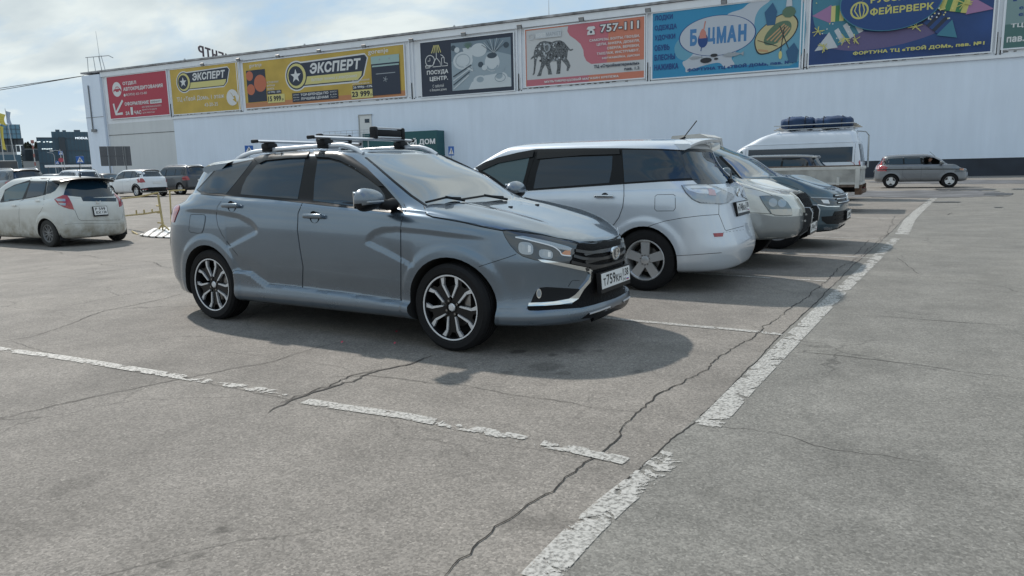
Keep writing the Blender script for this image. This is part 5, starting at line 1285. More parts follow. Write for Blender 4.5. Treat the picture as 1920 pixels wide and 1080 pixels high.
# ---- dark blue SUV
def build_suv():
    sh = Shell(gen_rings(2.20, -2.25, .915, .26, 1.06, 1.14, .86, 1.12, 1.12, .25, 1.61, -1.80, -2.10, .60, bumpz=.62, tuck=.022, nf=3.0, cfo=.95), (40, 80, 20, 6), .04, 14, arch((1.34, -1.34), .40, .02, .37))
    P = paint('petrol_blue_paint', (.045, .085, .115), .5, .32, dirt=((.2, .2, .19), .5, .25))
    c = Car('suv', (-2.93, 12.35, -.04), sh, 'dark petrol blue SUV parked nose out, beyond the cream crossover with the bull bar')
    c.body(P, [(1.34, .36, .40, .5, 1.05), (-1.34, .36, .40, .5, 1.05)])
    Z = lambda l: zpts(1150, 220, 4, l)
    c.patch('windscreen', Z([(820, 302), (860, 296), (910, 303), (960, 322), (1020, 352), (1100, 400), (1170, 445), (1230, 482), (1180, 486), (1090, 489), (1000, 489), (950, 445), (890, 370)]), GLASSC, .010, mirror=False, step=4)
    c.strip('windscreen_seal', Z([(800, 292), (860, 350), (910, 400), (960, 452), (998, 488)]), GLOSSB, .05, .006)
    c.patch('window_trim', [(-1.9, 1.18), (-1.7, 1.46), (-1.2, 1.54), (0, 1.56), (.2, 1.52), (.70, 1.29), (.95, 1.13), (0, 1.13)], GLOSSB, .0015, 'side')
    c.patch('side_window', [(-1.85, 1.20), (-1.65, 1.44), (-1.2, 1.51), (-.1, 1.53), (-.1, 1.15)], GLASS, .003, 'side'); c.patch('side_window', [(-.04, 1.15), (-.04, 1.53), (.16, 1.50), (.65, 1.28), (.88, 1.14)], GLASS, .003, 'side')
    hl = Z([(1472, 598), (1560, 600), (1664, 606), (1676, 630), (1690, 658), (1620, 664), (1545, 655), (1505, 630)])
    c.patch('headlight', hl, LENSD, .005, step=3); c.strip('headlight_edge', Z([(1480, 600), (1560, 603), (1664, 608)]), LENS, .014, .009); c.strip('running_light', Z([(1530, 655), (1600, 668), (1692, 668)]), CHROME, .016, .010)
    c.patch('headlight_reflector', Z([(1555, 618), (1610, 620), (1622, 648), (1575, 644)]), REFL, .008, step=3)
    c.patch('radiator_grille', [(-.56, .81), (.56, .81), (.58, .78), (.56, .66), (-.56, .66), (-.58, .78)], GLOSSB, .006, 'front', mirror=False)
    for z in (.685, .735, .785): c.strip('grille_bar', [(-.56, z), (0, z), (.56, z)], CHROME, .014, .022, 'front', mirror=False)
    h, n = c.front(0, .74); q = np.linspace(0, 2*PI, 24, endpoint=False)
    MB().tube([(h.x+.03, .065*math.cos(t), .74+.065*math.sin(t)) for t in q], .008, 6, closed=True).tube([(h.x+.03, -.045, .78), (h.x+.03, -.02, .69), (h.x+.03, 0, .74), (h.x+.03, .02, .69), (h.x+.03, .045, .78)], .007, 5).build('badge', CHROME, c.root, 60)
    c.patch('lower_intake', Z([(1560, 745), (1640, 740), (1700, 770), (1690, 800), (1600, 800), (1565, 775)]), BLACK, .004, step=3)
    c.patch('lower_grille', [(-.62, .56), (.62, .56), (.66, .48), (.60, .38), (-.60, .38), (-.66, .48)], BLACK, .005, 'front', mirror=False)
    for z in (.44, .50): c.strip('lower_grille_bar', [(-.60, z), (.60, z)], GLOSSB, .014, .014, 'front', mirror=False)
    c.patch('fog_light', Z([(1575, 828), (1605, 822), (1640, 830), (1630, 850), (1590, 852)]), REFL, .006, step=3)
    c.strip('lower_lip', Z([(1478, 890), (1560, 878), (1680, 860), (1762, 838)]), BLACK, .08, .008)
    c.strip('bonnet_gap', Z([(1240, 488), (1300, 505), (1380, 535), (1450, 575), (1475, 598)]), SEAM, .006, .001)
    X = 2.225
    plate(c, (Vector((X, -.26, .545)), Vector((X, .26, .545)), Vector((X, .26, .435)), Vector((X, -.26, .435))), 'A514MP', '138')
    a, na = c.cast(*Z([(1090, 486)])[0]); b_, nb = c.cast(*Z([(1175, 481)])[0]); MB().tube([a+na*.02, b_+nb*.02], .012, 5).build('wipers', BLACK, c.root)
    mirror(c, .58, 1.0, 1.16, P)
    wheels(c, (1.34, -1.34), .905, .355, .225, .235, 'five')
build_suv()

# ---- dropside truck
def build_truck():
    r = empty('dropside_truck', (-4.75, 21.45, 0), PI-.02); tag(r, 'worn white dropside truck with a scuffed cargo bed, in front of the white minibus', 'truck')
    WT = mat('worn_white_steel', (.50, .50, .48), .55, noise=.16, nscale=3, bump=.15, bscale=25); ALU = mat('dirty_aluminium_panel', (.33, .33, .315), .5, noise=.28, nscale=4, bump=.2, bscale=14); WOOD = mat('weathered_wood', (.10, .075, .06), .85, noise=.4, nscale=9)
    RUST = mat('rust_brown', (.10, .06, .04), .9, noise=.4, nscale=14)
    xr, xf_, w = -3.80, -.15, .93; z0, z1 = .72, 1.17
    MB().box(((xr+xf_)/2, 0, z0-.03), (xf_-xr, 2*w, .08)).build('bed_floor', WOOD, r)
    for sg in (-1, 1):
        y = sg*(w-.02)
        s = MB().bbox(((xr+xf_)/2, y, (z0+z1)/2-.02), (xf_-xr-.16, .03, z1-z0-.02), .006).build('side_board', ALU, r)
        MB().bbox(((xr+xf_)/2, y, z1-.035), (xf_-xr-.1, .05, .075), .008).build('side_board_rail', WT, s)
        MB().bbox(((xr+xf_)/2, y, z0+.02), (xf_-xr-.1, .055, .055), .008).build('side_board_rail', WT, s)
        MB().bbox(((xr+xf_)/2, y-sg*.035, z1-.01), (xf_-xr-.2, .04, .09), .004).build('wooden_rail', WOOD, s)
        for x in (-3.3, -2.3, -1.3, -.5): MB().bbox((x, y+sg*.02, z0+.08), (.07, .04, .20), .006).build('hinge', WT, s)
        MB().bbox((xr+.05, y, (z0+z1)/2-.05), (.10, .065, z1-z0+.10), .01).build('corner_post', WT, r)
        MB().bbox((xr+.02, sg*(w-.12), z0-.14), (.16, .10, .26), .015).build('lamp_bracket', RUST, r)
        MB().bbox((xr-.02, sg*(w-.25), z0-.18), (.05, .30, .12), .012).build('tail_lamp', REDD, r)
        MB().bbox((-1.9, sg*.4, .60), (3.6, .09, .18), .01).build('chassis_rail', UNDER, r)
        MB().bbox((-3.35, sg*.72, .42), (.02, .30, .4), .004).build('mudflap', BLACK, r)
    t = MB().bbox((xr, 0, (z0+z1)/2-.02), (.03, 2*w-.12, z1-z0-.02), .006).build('tailgate', ALU, r)
    MB().bbox((xr-.01, 0, z1-.03), (.05, 2*w-.1, .07), .008).build('tailgate_rail', WT, t); MB().bbox((xr-.01, 0, z0+.01), (.05, 2*w-.1, .06), .008).build('tailgate_rail', WT, t)
    for y in (-.45, .0, .45): MB().bbox((xr-.012, y, (z0+z1)/2), (.03, .04, z1-z0), .006).build('tailgate_rib', WT, t)
    MB().bbox((xr-.03, 0, .52), (.10, 1.6, .10), .02).build('rear_bumper', RUST, r)
    MB().lathe([(-.85, .0001), (-.85, .07), (.85, .07), (.85, .0001)], 12, 'y', (-2.95, 0, .33)).build('axle', UNDER, r)
    cab = MB(); pr = [(.0, .55), (0, 1.45), (.10, 2.08), (.32, 2.17), (1.12, 2.14), (1.45, 1.30), (1.55, .95), (1.55, .45), (.3, .45)]
    cab.prism(pr, -.84, .84, 'xz'); co = cab.build('cab', WT, r)
    MB().prism([(.25, 1.30), (.25, 1.95), (1.08, 1.95), (1.36, 1.30)], -.846, .846, 'xz').build('cab_window', GLASS, co)
    MB().add([(1.17, -.74, 2.04), (1.17, .74, 2.04), (1.46, .78, 1.32), (1.46, -.78, 1.32)], [(0, 1, 2, 3)]).build('cab_windscreen', GLASS, co)
    MB().bbox((.08, 0, 1.15), (.06, 1.9, .9), .01).build('headboard', WT, r)
    for sg in (-1, 1):
        add_wheel(r, -2.95, sg*.76, .33, .18, .22, 'steel', sg, TYRED, ALLOYD, False, 32); add_wheel(r, .85, sg*.73, .33, .18, .20, 'steel', sg, TYRED, ALLOYD, False, 32)
build_truck()
# ---- black estate behind the truck
def generic_car(name, pose, dims, paintm, label, cat='car', wheel='five', wr=(.32, .21, .20), win=None, cols=None, res=(20, 50, 16, 4), rails=False, spoil=False, lens=RED, group=None, scale=1., cuts=(), wellz=None, glassf=None, visor=False):
    """dims: xf, xr, w, zb, bf, br, zn, xc, zc, xt, zr, xrt, xrb, wrh, wb"""
    xf, xr, w, zb, bf, br, zn, xc, zc, xt, zr, xrt, xrb, wrh, wb = dims
    sh = Shell(gen_rings(xf, xr, w, zb, bf, br, zn, xc, zc, xt, zr, xrt, xrb, wrh), res, .035, 10, arch((wb, -wb), wr[0]+.04, .012))
    c = Car(name, pose, sh, label, cat, group)
    c.body(paintm, [(wb, wr[0]+.005, wr[0]+.035, w*.6, 1.1), (-wb, wr[0]+.005, wr[0]+.035, w*.6, 1.1)], cuts=cuts)
    glassf = glassf or GLASS
    zt = zr-.075; xs = xrt+.12
    c.patch('window_trim', [(xr+.42, br+.04), (xrt+.05, zt-.05), (xrt+.35, zt), (0, zt+.01), (xt-.05, zt-.04), (xc*.55+xt*.45, zc*.45+zr*.55-.03), (xc-.10, zc+.02), (xc-.35, bf+.025), (0, (bf+br)/2+.03), (-.8, br*.7+bf*.3+.03)], GLOSSB, .0015, 'side', step=.12)
    b2 = lambda x: np.interp(x, [xr, 0, .9], [br, (bf+br)/2, bf])+.05
    ta = zt-.03
    xm = -wb+.55
    c.patch('quarter_window', [(xr+.50, b2(xr+.5)), (xrt+.14, ta-.06), (xm-.10, ta-.01), (xm-.06, b2(xm))], GLASS, .003, 'side', step=.12)
    c.patch('rear_door_window', [(xm, b2(xm)), (xm-.04, ta), (-.05, ta), (.0, b2(0))], GLASS, .003, 'side', step=.12)
    c.patch('front_door_window', [(.09, b2(.1)), (.04, ta), (xt-.15, ta-.04), (xc*.5+xt*.5-.10, zc*.5+zr*.5-.05), (xc-.25, b2(xc-.2)+.01)], glassf, .003, 'side', step=.12)
    c.patch('windscreen', [(xc-.12, -wrh-.02), (xc-.02, -.3), (xc, 0), (xc-.02, .3), (xc-.12, wrh+.02), (xt-.12, wrh-.09), (xt-.02, 0), (xt-.12, -wrh+.09)], GLASSC, .002, 'top', mirror=False, step=.12)
    c.patch('rear_window', [(-wrh-.05, br+.06), (wrh+.05, br+.06), (wrh-.04, zt-.05), (-wrh+.04, zt-.05)], GLASS, .003, 'rear', mirror=False, step=.12)
    c.patch('tail_light', [(w-.02, br-.28), (w-.03, br-.02), (w-.20, br-.03), (w-.26, br-.26)], lens, .005, 'rear', step=.06)
    c.patch('headlight', [(w-.03, zn-.16), (w-.06, zn-.01), (w-.42, zn-.05), (w-.40, zn-.15)], LENSD, .005, 'front', step=.06)
    c.patch('radiator_grille', [(-w*.5, zn-.18), (w*.5, zn-.18), (w*.5, zn-.06), (-w*.5, zn-.06)], BLACK, .004, 'front', mirror=False, step=.1)
    for l in ([(xm-.06, br), (xm-.06, .62), (xm+.12, .42), (xm+.2, .32)], [(.04, (bf+br)/2), (.04, .32)], [(xc-.25, bf), (xc-.12, .7), (xc-.12, .34)]): c.strip('door_gap', l, SEAM, .007, .001, 'side')
    for x in (xm+.22, .28):
        for sg in (-1, 1):
            p, n = c.side(x, (bf+br)/2-.13, sg); MB().bbox(p+n*.02, (.18, .03, .03), .008).build('door_handle', paintm, c.root)
    X, _ = c.front(0, br-.28, -1)
    MB().box((X.x-.012, 0, br-.28), (.015, .52, .112)).build('number_plate', PLATE, c.root)
    if rails:
        for sg in (-1, 1):
            pts = [c.top(x, sg*(wrh-.08))[0]+Vector((0, 0, .05*min(1, (xt-.15-x)/.2, (x-xrt-.1)/.2)**.6)) for x in np.linspace(xt-.16, xrt+.11, 14)]
            MB().tube(pts, .02, 6).build('roof_rail', SATIN if rails == 1 else BLACK, c.root, 60)
    if spoil: spoiler(c, xrt+.25, xrt-.10, wrh-.04, zr-.005, .04, paintm if spoil == 1 else GLOSSB, .02)
    mirror(c, xc-.30, w+.08, bf+.10, paintm, .9)
    wheels(c, (wb, -wb), w-.015, wr[0], wr[1], wr[2], wheel, detail=False, n=28)
    if scale != 1: c.root.scale = (scale,)*3
    return c
BLK = paint('black_paint', (.012, .013, .016), .3, .3); 
bw = generic_car('estate_car', (-4.15, 24.7, PI-.03), (2.3, -2.3, .87, .2, .98, 1.04, .78, 1.2, 1.02, .45, 1.53, -1.75, -2.1, .60, 1.33), BLK, 'black estate car parked between the dropside truck and the white minibus', spoil=1)

# ---- white minibus with a loaded roof rack
def build_van():
    X0, Y0, a = -3.85, 27.9, PI-.03
    sh = Shell([ring(.28, .84, 2.5, -2.55, 1.6, -2.2, 3, 4), ring(.34, .93, 2.62, -2.64, 1.5, -2.2, 3, 4.5), ring(.7, .955, 2.64, -2.66, 1.5, -2.2, 3, 5), ring([(-3, 1.02), (1.6, 1.0), (2.6, .86)], .95, 2.60, -2.66, 1.4, -2.2, 3, 5), ring([(-3, 1.2), (1.3, 1.17), (2.5, .98)], .94, 2.4, -2.65, 1.3, -2.2, 3, 5),
                ring([(-3, 1.3), (1.3, 1.25), (2.2, 1.12)], .93, 2.15, -2.64, 1.2, -2.2, 3, 5), ring(1.80, .87, 1.55, -2.56, 1.0, -2.1, 3.2, 5), ring([(-3, 2.08), (.6, 2.08), (1.3, 2.02)], .80, 1.15, -2.48, .5, -2.0, 3.2, 5), ring([(-3, 2.30), (.2, 2.32), (.9, 2.18)], .68, .85, -2.40, .2, -2.0, 3, 5), ring([(-3, 2.37), (0, 2.40), (.6, 2.30)], .52, .55, -2.3, 0, -1.9, 3, 5)], (24, 60, 16, 3), .03, 10)
    P = paint('white_van_paint', (.62, .66, .72), .0, .35, dirt=((.3, .29, .27), .7, .4))
    c = Car('minibus', (X0, Y0, a), sh, 'white high roof minibus with a loaded roof rack, side on before the building', 'minibus')
    c.body(P, [(1.6, .35, .40, .6, 1.1), (-1.55, .35, .40, .6, 1.1)])
    c.patch('side_window', [(-2.35, 1.30), (-2.35, 1.80), (1.05, 1.80), (1.05, 1.30)], GLASS, .004, 'side', step=.15)
    c.patch('front_door_window', [(1.25, 1.25), (1.25, 1.85), (1.45, 1.82), (1.9, 1.30), (1.95, 1.22)], GLASSB, .004, 'side', step=.12)
    c.patch('windscreen', [(2.1, -.7), (2.14, 0), (2.1, .7), (1.35, .62), (1.3, 0), (1.35, -.62)], GLASSC, .004, 'top', mirror=False, step=.15)
    c.patch('rear_window', [(-.75, 1.3), (-.05, 1.3), (-.05, 1.9), (-.70, 1.9)], GLASS, .004, 'rear', step=.15)
    c.strip('rain_gutter', [(-2.5, 1.96), (1.0, 1.96), (1.35, 1.86)], P, .03, .015, 'side')
    for x in (-2.42, 1.14): c.strip('door_gap', [(x, .4), (x, 1.9)], SEAM, .010, .001, 'side')
    c.patch('tail_light', [(.93, .85), (.93, 1.35), (.80, 1.35), (.80, .85)], RED, .008, 'rear', step=.1)
    b = MB(); b.tube([(-2.35, -.62, 2.36), (-2.62, -.66, 2.33), (-2.72, -.68, 2.2), (-2.74, -.68, 1.1)], .018, 6); b.tube([(-2.35, -.30, 2.36), (-2.62, -.30, 2.33), (-2.72, -.30, 2.2), (-2.74, -.30, 1.1)], .018, 6)
    for z in np.arange(1.2, 2.2, .27): b.cyl((-2.73, -.68, z), (-2.73, -.30, z), .015, 5)
    b.build('rear_ladder', LG, c.root, 60)
    wheels(c, (1.6, -1.55), .93, .345, .20, .20, 'steel', detail=False, n=28)
    ca, sa = math.cos(a), math.sin(a)
    r = empty('roof_rack', (X0, Y0, 2.40), a); tag(r, 'low steel roof rack on the white minibus', 'roof rack')
    for sg in (-1, 1):
        for z in (.06, .20): MB().cyl((.25, sg*.62, z), (-2.35, sg*.62, z), .017, 6).build('long_rail', LG, r)
    for x in np.linspace(.15, -2.25, 6): MB().tube([(x, -.62, .20), (x, -.62, -.10)], .014, 5).build('stanchion', LG, r); 
    for x in np.linspace(.15, -2.25, 6): MB().cyl((x, -.66, .06), (x, .66, .06), .016, 5).build('cross_rail', LG, r)
    TB = mat('blue_tarpaulin', (.015, .042, .105), .75, noise=.35, nscale=5, bump=1., bscale=5); 
    for i, (x0, x1, h) in enumerate(((-1.05, .10, .42), (-2.25, -1.0, .38))):
        bm = bmesh.new(); bmesh.ops.create_uvsphere(bm, u_segments=40, v_segments=20, radius=1)
        for v in bm.verts:
            x, y, z = v.co; e = lambda t, p: math.copysign(abs(t)**p, t)
            w_ = 1+.14*math.sin(7*x+3*y+i)+.08*math.sin(17*y+9*x)+.05*math.sin(31*x+4*z); v.co = ((x0+x1)/2+(x1-x0)/2*e(x, .55), .54*e(y, .5)*(1+.03*math.sin(11*x)), .07+h/2+h/2*e(z, .55)*w_)
        me = bpy.data.meshes.new('bundle'); bm.to_mesh(me); bm.free(); me.polygons.foreach_set('use_smooth', [True]*len(me.polygons))
        o = link('tarpaulin_bundle', me, TB, None, (X0, Y0, 2.40)); o.rotation_euler = (0, 0, a)
        for xx in (.25, .72):
            xs_ = x0+(x1-x0)*xx; MB().tube([(xs_, -.56, .06), (xs_, -.55, h*.85), (xs_, -.40, h+.085), (xs_, .40, h+.085), (xs_, .55, h*.85), (xs_, .56, .06)], .014, 5).build('strap', BLACK, o)
        tag(o, ['blue tarpaulin bundle at the front of the roof rack on the minibus', 'blue tarpaulin bundle at the rear of the roof rack on the minibus'][i], 'bundle', 'bundles on the minibus roof rack')
    for i in range(4):
        o = MB().tube([(.45-.1*i, -.5+.07*i, .10+.04*i), (-2.5+.05*i, -.45+.1*i, .10+.035*i)], .022, 6).build('load_pole', mat('pale_timber', (.4, .36, .3), .8), None); o.location = (X0, Y0, 2.40); o.rotation_euler = (0, 0, a)
        tag(o, ['lowest', 'second lowest', 'third', 'topmost'][i]+' long pale pole lashed beside the blue bundles on the minibus roof rack', 'pole', 'poles on the minibus roof rack')
build_van()

# ---- small grey SUV driving past, with its driver
def build_driver_suv():
    SG = paint('mid_grey_paint', (.15, .16, .175), .45, .4, dirt=((.2, .2, .19), .7, .5))
    cut = [(.10, 1.10), (.10, 1.44), (.52, 1.42), (.82, 1.26), (.98, 1.10)]
    c = generic_car('small_suv', (.70, 40.5, .03), (2.02, -1.98, .845, .30, 1.08, 1.10, .88, 1.12, 1.12, .50, 1.57, -1.62, -1.86, .60, 1.225), SG, 'small boxy grey SUV driving past with its side window open, farthest right vehicle', wheel='three', wr=(.335, .20, .20), rails=False, cuts=[(cut, -1.2, -.28)])
    for o in [k for k in c.root.children if k.name.startswith('front_door_window') or k.name.startswith('window_trim')]:
        if o.name.startswith('front_door_window'):
            ys = sum(v.co.y for v in o.data.vertices)/len(o.data.vertices)
            if ys < 0: bpy.data.objects.remove(o)
        else:
            ys = sum(v.co.y for v in o.data.vertices)/len(o.data.vertices)
            if ys < 0:
                bm = bmesh.new(); bm.from_mesh(o.data)
                bmesh.ops.delete(bm, geom=[f for f in bm.faces if .12 < f.calc_center_median().x < .80 and 1.12 < f.calc_center_median().z < 1.42], context='FACES'); bm.to_mesh(o.data); bm.free()
    c.strip('side_moulding', [(-1.80, .90), (0, .89), (1.75, .86)], SEAM, .035, .012, 'side')
    c.patch('tall_tail_light', [(-1.90, .92), (-1.72, .92), (-1.60, 1.50), (-1.70, 1.50)], RED, .006, 'side', step=.08)
    c.patch('tail_light_base', [(-1.90, .93), (-1.76, .93), (-1.75, 1.10), (-1.86, 1.10)], mat('pink_lens', (.6, .4, .42), .1), .008, 'side', step=.08)
    c.patch('turn_indicator', [(1.60, .82), (1.78, .80), (1.78, .92), (1.64, .94)], ORANGE, .008, 'side', step=.06)
    h = c.top(.60, -.45)[0]; MB().tube([h, h+Vector((-.25, 0, .24))], .007, 5).build('aerial', BLACK, c.root)
    # driver
    SK = mat('skin', (.42, .24, .18), .5); CL = mat('dark_jacket', (.02, .02, .024), .8); HR = mat('dark_hair', (.015, .012, .010), .7)
    me = bpy.data.meshes.new('person'); Vv = [(0, 0, 0), (0, 0, .20), (.01, 0, .42), (.02, 0, .50), (.03, 0, .56), (.02, -.19, .40), (.16, -.26, .22), (.36, -.22, .26), (.02, .19, .40), (.16, .24, .22), (.38, .16, .28), (.44, .14, .30), (.43, -.22, .28)]
    me.from_pydata(Vv, [(0, 1), (1, 2), (2, 3), (3, 4), (2, 5), (5, 6), (6, 7), (2, 8), (8, 9), (9, 10), (10, 11), (7, 12)], [])
    p = bpy.data.objects.new('person', me); COL.objects.link(p); sk = p.modifiers.new('s', 'SKIN'); p.modifiers.new('d', 'SUBSURF').levels = 1
    rad = [.15, .15, .13, .055, .05, .075, .05, .04, .075, .05, .04, .035, .035]
    for v_, r_ in zip(me.skin_vertices[0].data, rad): v_.radius = (r_, r_)
    me.skin_vertices[0].data[0].use_root = True
    dg = bpy.context.evaluated_depsgraph_get(); m2 = bpy.data.meshes.new_from_object(p.evaluated_get(dg)); bpy.data.objects.remove(p)
    m2.materials.append(CL); m2.materials.append(SK)
    ca, sa = math.cos(c.a), math.sin(c.a)
    for q in m2.polygons:
        q.use_smooth = True
        if q.center.z > .50 or q.center.x > .37: q.material_index = 1
    lx, ly = .36, -.50
    p = bpy.data.objects.new('person', m2); COL.objects.link(p); p.location = (c.X+ca*lx-sa*ly, c.Y+sa*lx+ca*ly, .78); p.rotation_euler = (0, 0, c.a); p.scale = (.92, .80, .92)
    tag(p, 'driver in a dark jacket seen through the open window of the small grey SUV', 'person')
    bm = bmesh.new(); bmesh.ops.create_uvsphere(bm, u_segments=24, v_segments=16, radius=1)
    for v in bm.verts:
        x, y, z = v.co; X_ = .095*x; 
        if x > .5 and abs(y) < .3: X_ += .022*math.exp(-((z+.05)/.22)**2)*(1-abs(y)/.3)
        v.co = (X_+.03, .075*y, .115*z+.63)
    mh = bpy.data.meshes.new('head'); bm.to_mesh(mh); bm.free(); mh.polygons.foreach_set('use_smooth', [True]*len(mh.polygons)); hd = link('head', mh, SK, p)
    for sg in (-1, 1):
        MB().lathe([(-.006, .0001), (-.004, .011), (.004, .011), (.006, .0001)], 10, 'x', (.118, sg*.030, .645)).build('eye', HR, hd); MB().lathe([(-.008, .0001), (0, .022), (.008, .0001)], 10, 'y', (.02, sg*.076, .62)).build('ear', SK, hd)
    MB().bbox((.121, 0, .575), (.01, .045, .010), .003).build('mouth', mat('lip', (.3, .12, .1), .5), hd)
    bm = bmesh.new(); bmesh.ops.create_uvsphere(bm, u_segments=20, v_segments=14, radius=1)
    for v in bm.verts: x, y, z = v.co; v.co = (.100*x+.018, .082*y, .110*z+.655)
    bmesh.ops.delete(bm, geom=[v for v in bm.verts if v.co.z < .66 and v.co.x > .0 or v.co.z < .60], context='VERTS'); mh = bpy.data.meshes.new('hair'); bm.to_mesh(mh); bm.free(); mh.polygons.foreach_set('use_smooth', [True]*len(mh.polygons)); link('hair', mh, HR, p)
    st = MB().tube([(.0, .17*math.cos(t), .17*math.sin(t)) for t in np.linspace(0, 2*PI, 20, endpoint=False)], .012, 6, closed=True).build('steering_wheel', BLACK, c.root, 60); st.location = (.80, -.42, 1.06); st.rotation_euler = (0, -.4, 0)
build_driver_suv()

# ---- cars at the left
def col_point(px, Z):
    """point on the ground in picture column px at depth Z"""
    d0 = cam_ray(px, 540); k = UP[2]/CAM_F; zt = terr(*(EYE+cam_ray(px, 330)*Z)[:2]); y = 540-((-(CAM_H-zt)/Z-d0[2])/k); p = EYE+cam_ray(px, y)*Z
    return float(p[0]), float(p[1]), zt
def build_hatch():
    xl, yl, zl = col_point(95, 15.7)
    sh = Shell(gen_rings(1.98, -1.92, .845, .17, .96, 1.05, .74, 1.35, 1.0, .50, 1.50, -1.45, -1.80, .56, zre=1.47, tailb=.03, bumpz=.50, cro=.75, cfo=1.1, tuck=.04, nrg=3.4), (24, 70, 30, 5), .035, 14, arch((1.25, -1.25), .34, .012))
    P = paint('dusty_white_paint', (.60, .61, .58), .0, .4, dirt=((.25, .22, .165), .95, 1.0))
    c = Car('hatchback', (xl-1.25, yl+.80, PI), sh, 'dusty white hatchback with black roof spoiler and red tail lights, leftmost nearer car')
    c.root.location.z = zl; c.o.z -= zl
    c.body(P, [(1.25, .30, .335, .5, 1.0), (-1.25, .30, .335, .5, 1.0)])
    Z = lambda l: zpts(0, 280, 7.385, l)
    c.patch('rear_window', Z([(880, 632), (900, 560), (935, 480), (985, 430), (1200, 425), (1450, 432), (1560, 445), (1640, 520), (1700, 600), (1722, 650), (1612, 672), (1608, 722), (1400, 722), (1150, 718), (1122, 660), (945, 642)]), GLASS, .004, mirror=False, step=4)
    c.patch('quarter_window', Z([(640, 620), (650, 520), (672, 402), (720, 408), (832, 448), (815, 510), (760, 575), (700, 610)]), GLASS, .003, step=4)
    c.patch('window_trim', Z([(70, 560), (200, 490), (410, 425), (420, 402), (640, 398), (668, 402), (645, 520), (636, 628), (500, 660), (330, 690), (20, 735), (0, 730), (40, 640)]), GLOSSB, .0015, step=4)
    c.patch('rear_door_window', Z([(430, 450), (640, 438), (625, 540), (600, 632), (360, 672), (385, 580)]), GLASS, .003, step=4); c.patch('front_door_window', Z([(60, 590), (140, 530), (250, 485), (408, 455), (360, 570), (310, 682), (60, 722)]), GLASSB, .003, step=4)
    tl = c.patch('tail_light', Z([(752, 692), (800, 665), (870, 636), (935, 642), (970, 700), (1000, 760), (1026, 835), (960, 826), (880, 800), (810, 765), (775, 725)]), RED, .008, step=3)
    for q in ([(765, 688), (905, 690), (908, 722), (800, 722)], [(800, 740), (912, 745), (908, 780), (840, 775)]): c.patch('tail_light_lens', Z(q), LENS, .011, step=2, parent=tl)
    c.strip('hatch_gap', Z([(880, 640), (940, 700), (990, 800), (1040, 850), (1060, 900), (1085, 960), (1120, 985), (1650, 978), (1690, 955), (1712, 860), (1712, 700)]), SEAM, .008, .001, mirror=False)
    for l in ([(610, 640), (605, 760), (570, 850), (530, 900)], [(330, 695), (270, 720), (262, 900), (270, 1070)]): c.strip('door_gap', Z(l), SEAM, .007, .001, mirror=False)
    c.strip('bumper_gap', Z([(900, 1040), (1100, 1025), (1800, 1025)]), SEAM, .005, .001, mirror=False)
    for q in (((530), 722), (200, 782)): handle(c, Z([q])[0], P, .17, recess=False)
    spoiler(c, -1.22, -1.70, .60, 1.50, .045, GLOSSB, .03, .10)
    h = c.top(-1.30, .0)[0]; MB().tube([h, h+Vector((0, 0, .06))], .02, 8, r2=.012).tube([h+Vector((0, 0, .05)), h+Vector((-.03, 0, .30))], .006, 5).build('aerial', BLACK, c.root)
    X, _ = c.front(0, .76, -1); plate(c, (Vector((X.x-.02, .15, .84)), Vector((X.x-.02, -.15, .84)), Vector((X.x-.04, -.15, .66)), Vector((X.x-.04, .15, .66))), two=('P 599', 'EX', '138'))
    X, _ = c.front(0, .93, -1); MB().tube([(X.x-.03, .045, .97), (X.x-.03, .035, .90), (X.x-.03, .04, .935), (X.x-.03, -.04, .935), (X.x-.03, -.035, .90), (X.x-.03, -.045, .97)], .009, 6).build('badge', CHROME, c.root)
    for sg in (-1, 1): MB().bbox((-1.60, sg*.66, .28), (.02, .22, .26), .005).build('mudflap', BLACK, c.root)
    MB().lathe([(-.7, .0001), (-.7, .05), (.7, .05), (.7, .0001)], 10, 'y', (-1.25, 0, .27)).build('axle', UNDER, c.root)
    mirror(c, .95, .93, 1.03, P, .9)
    wheels(c, (1.25, -1.25), .83, .298, .195, .185, 'ten', tyre=TYRED, rimm=ALLOYD, detail=False, n=40)
build_hatch()
WP = paint('clean_white_paint', (.68, .70, .72), .0, .35, dirt=((.3, .28, .24), .6, .4)); DG = paint('dark_grey_paint', (.045, .05, .06), .5, .35); MG = paint('metal_grey_paint', (.11, .12, .13), .5, .35)
def put(name, px, Z, ang, dims, paintm, label, **k):
    x, y, z = col_point(px, Z); wb = dims[-1]; w = dims[2]
    ca, sa = math.cos(ang), math.sin(ang); lx, ly = -wb, w-.1      # rear left wheel in that column
    c = generic_car(name, (x-(ca*lx-sa*ly), y-(sa*lx+ca*ly), ang), dims, paintm, label, **k); c.root.location.z = z; return c
vz = put('crossover', 259, 41.5, PI-.08, (2.15, -2.1, .885, .24, 1.00, 1.10, .85, 1.25, 1.05, .55, 1.57, -1.55, -1.95, .56, 1.305), WP, 'white compact crossover with a dark lower bumper, beyond the tilted yellow barrier', wr=(.335, .215, .2), spoil=2)
vz.patch('lower_bumper', [(-.84, .30), (.84, .30), (.86, .48), (.5, .55), (-.5, .55), (-.86, .48)], BLACK, .006, 'rear', mirror=False, step=.1)
vz.patch('lower_bumper_lamp', [(.55, .42), (.78, .42), (.78, .48), (.55, .48)], REDD, .012, 'rear', step=.1)
for sg in (-1, 1): vz.strip('arch_trim', [(-1.305+.40*math.cos(t), .36+.40*math.sin(t)) for t in np.linspace(.1, PI-.1, 14)], BLACK, .07, .012, 'side', mirror=True) if sg < 0 else None
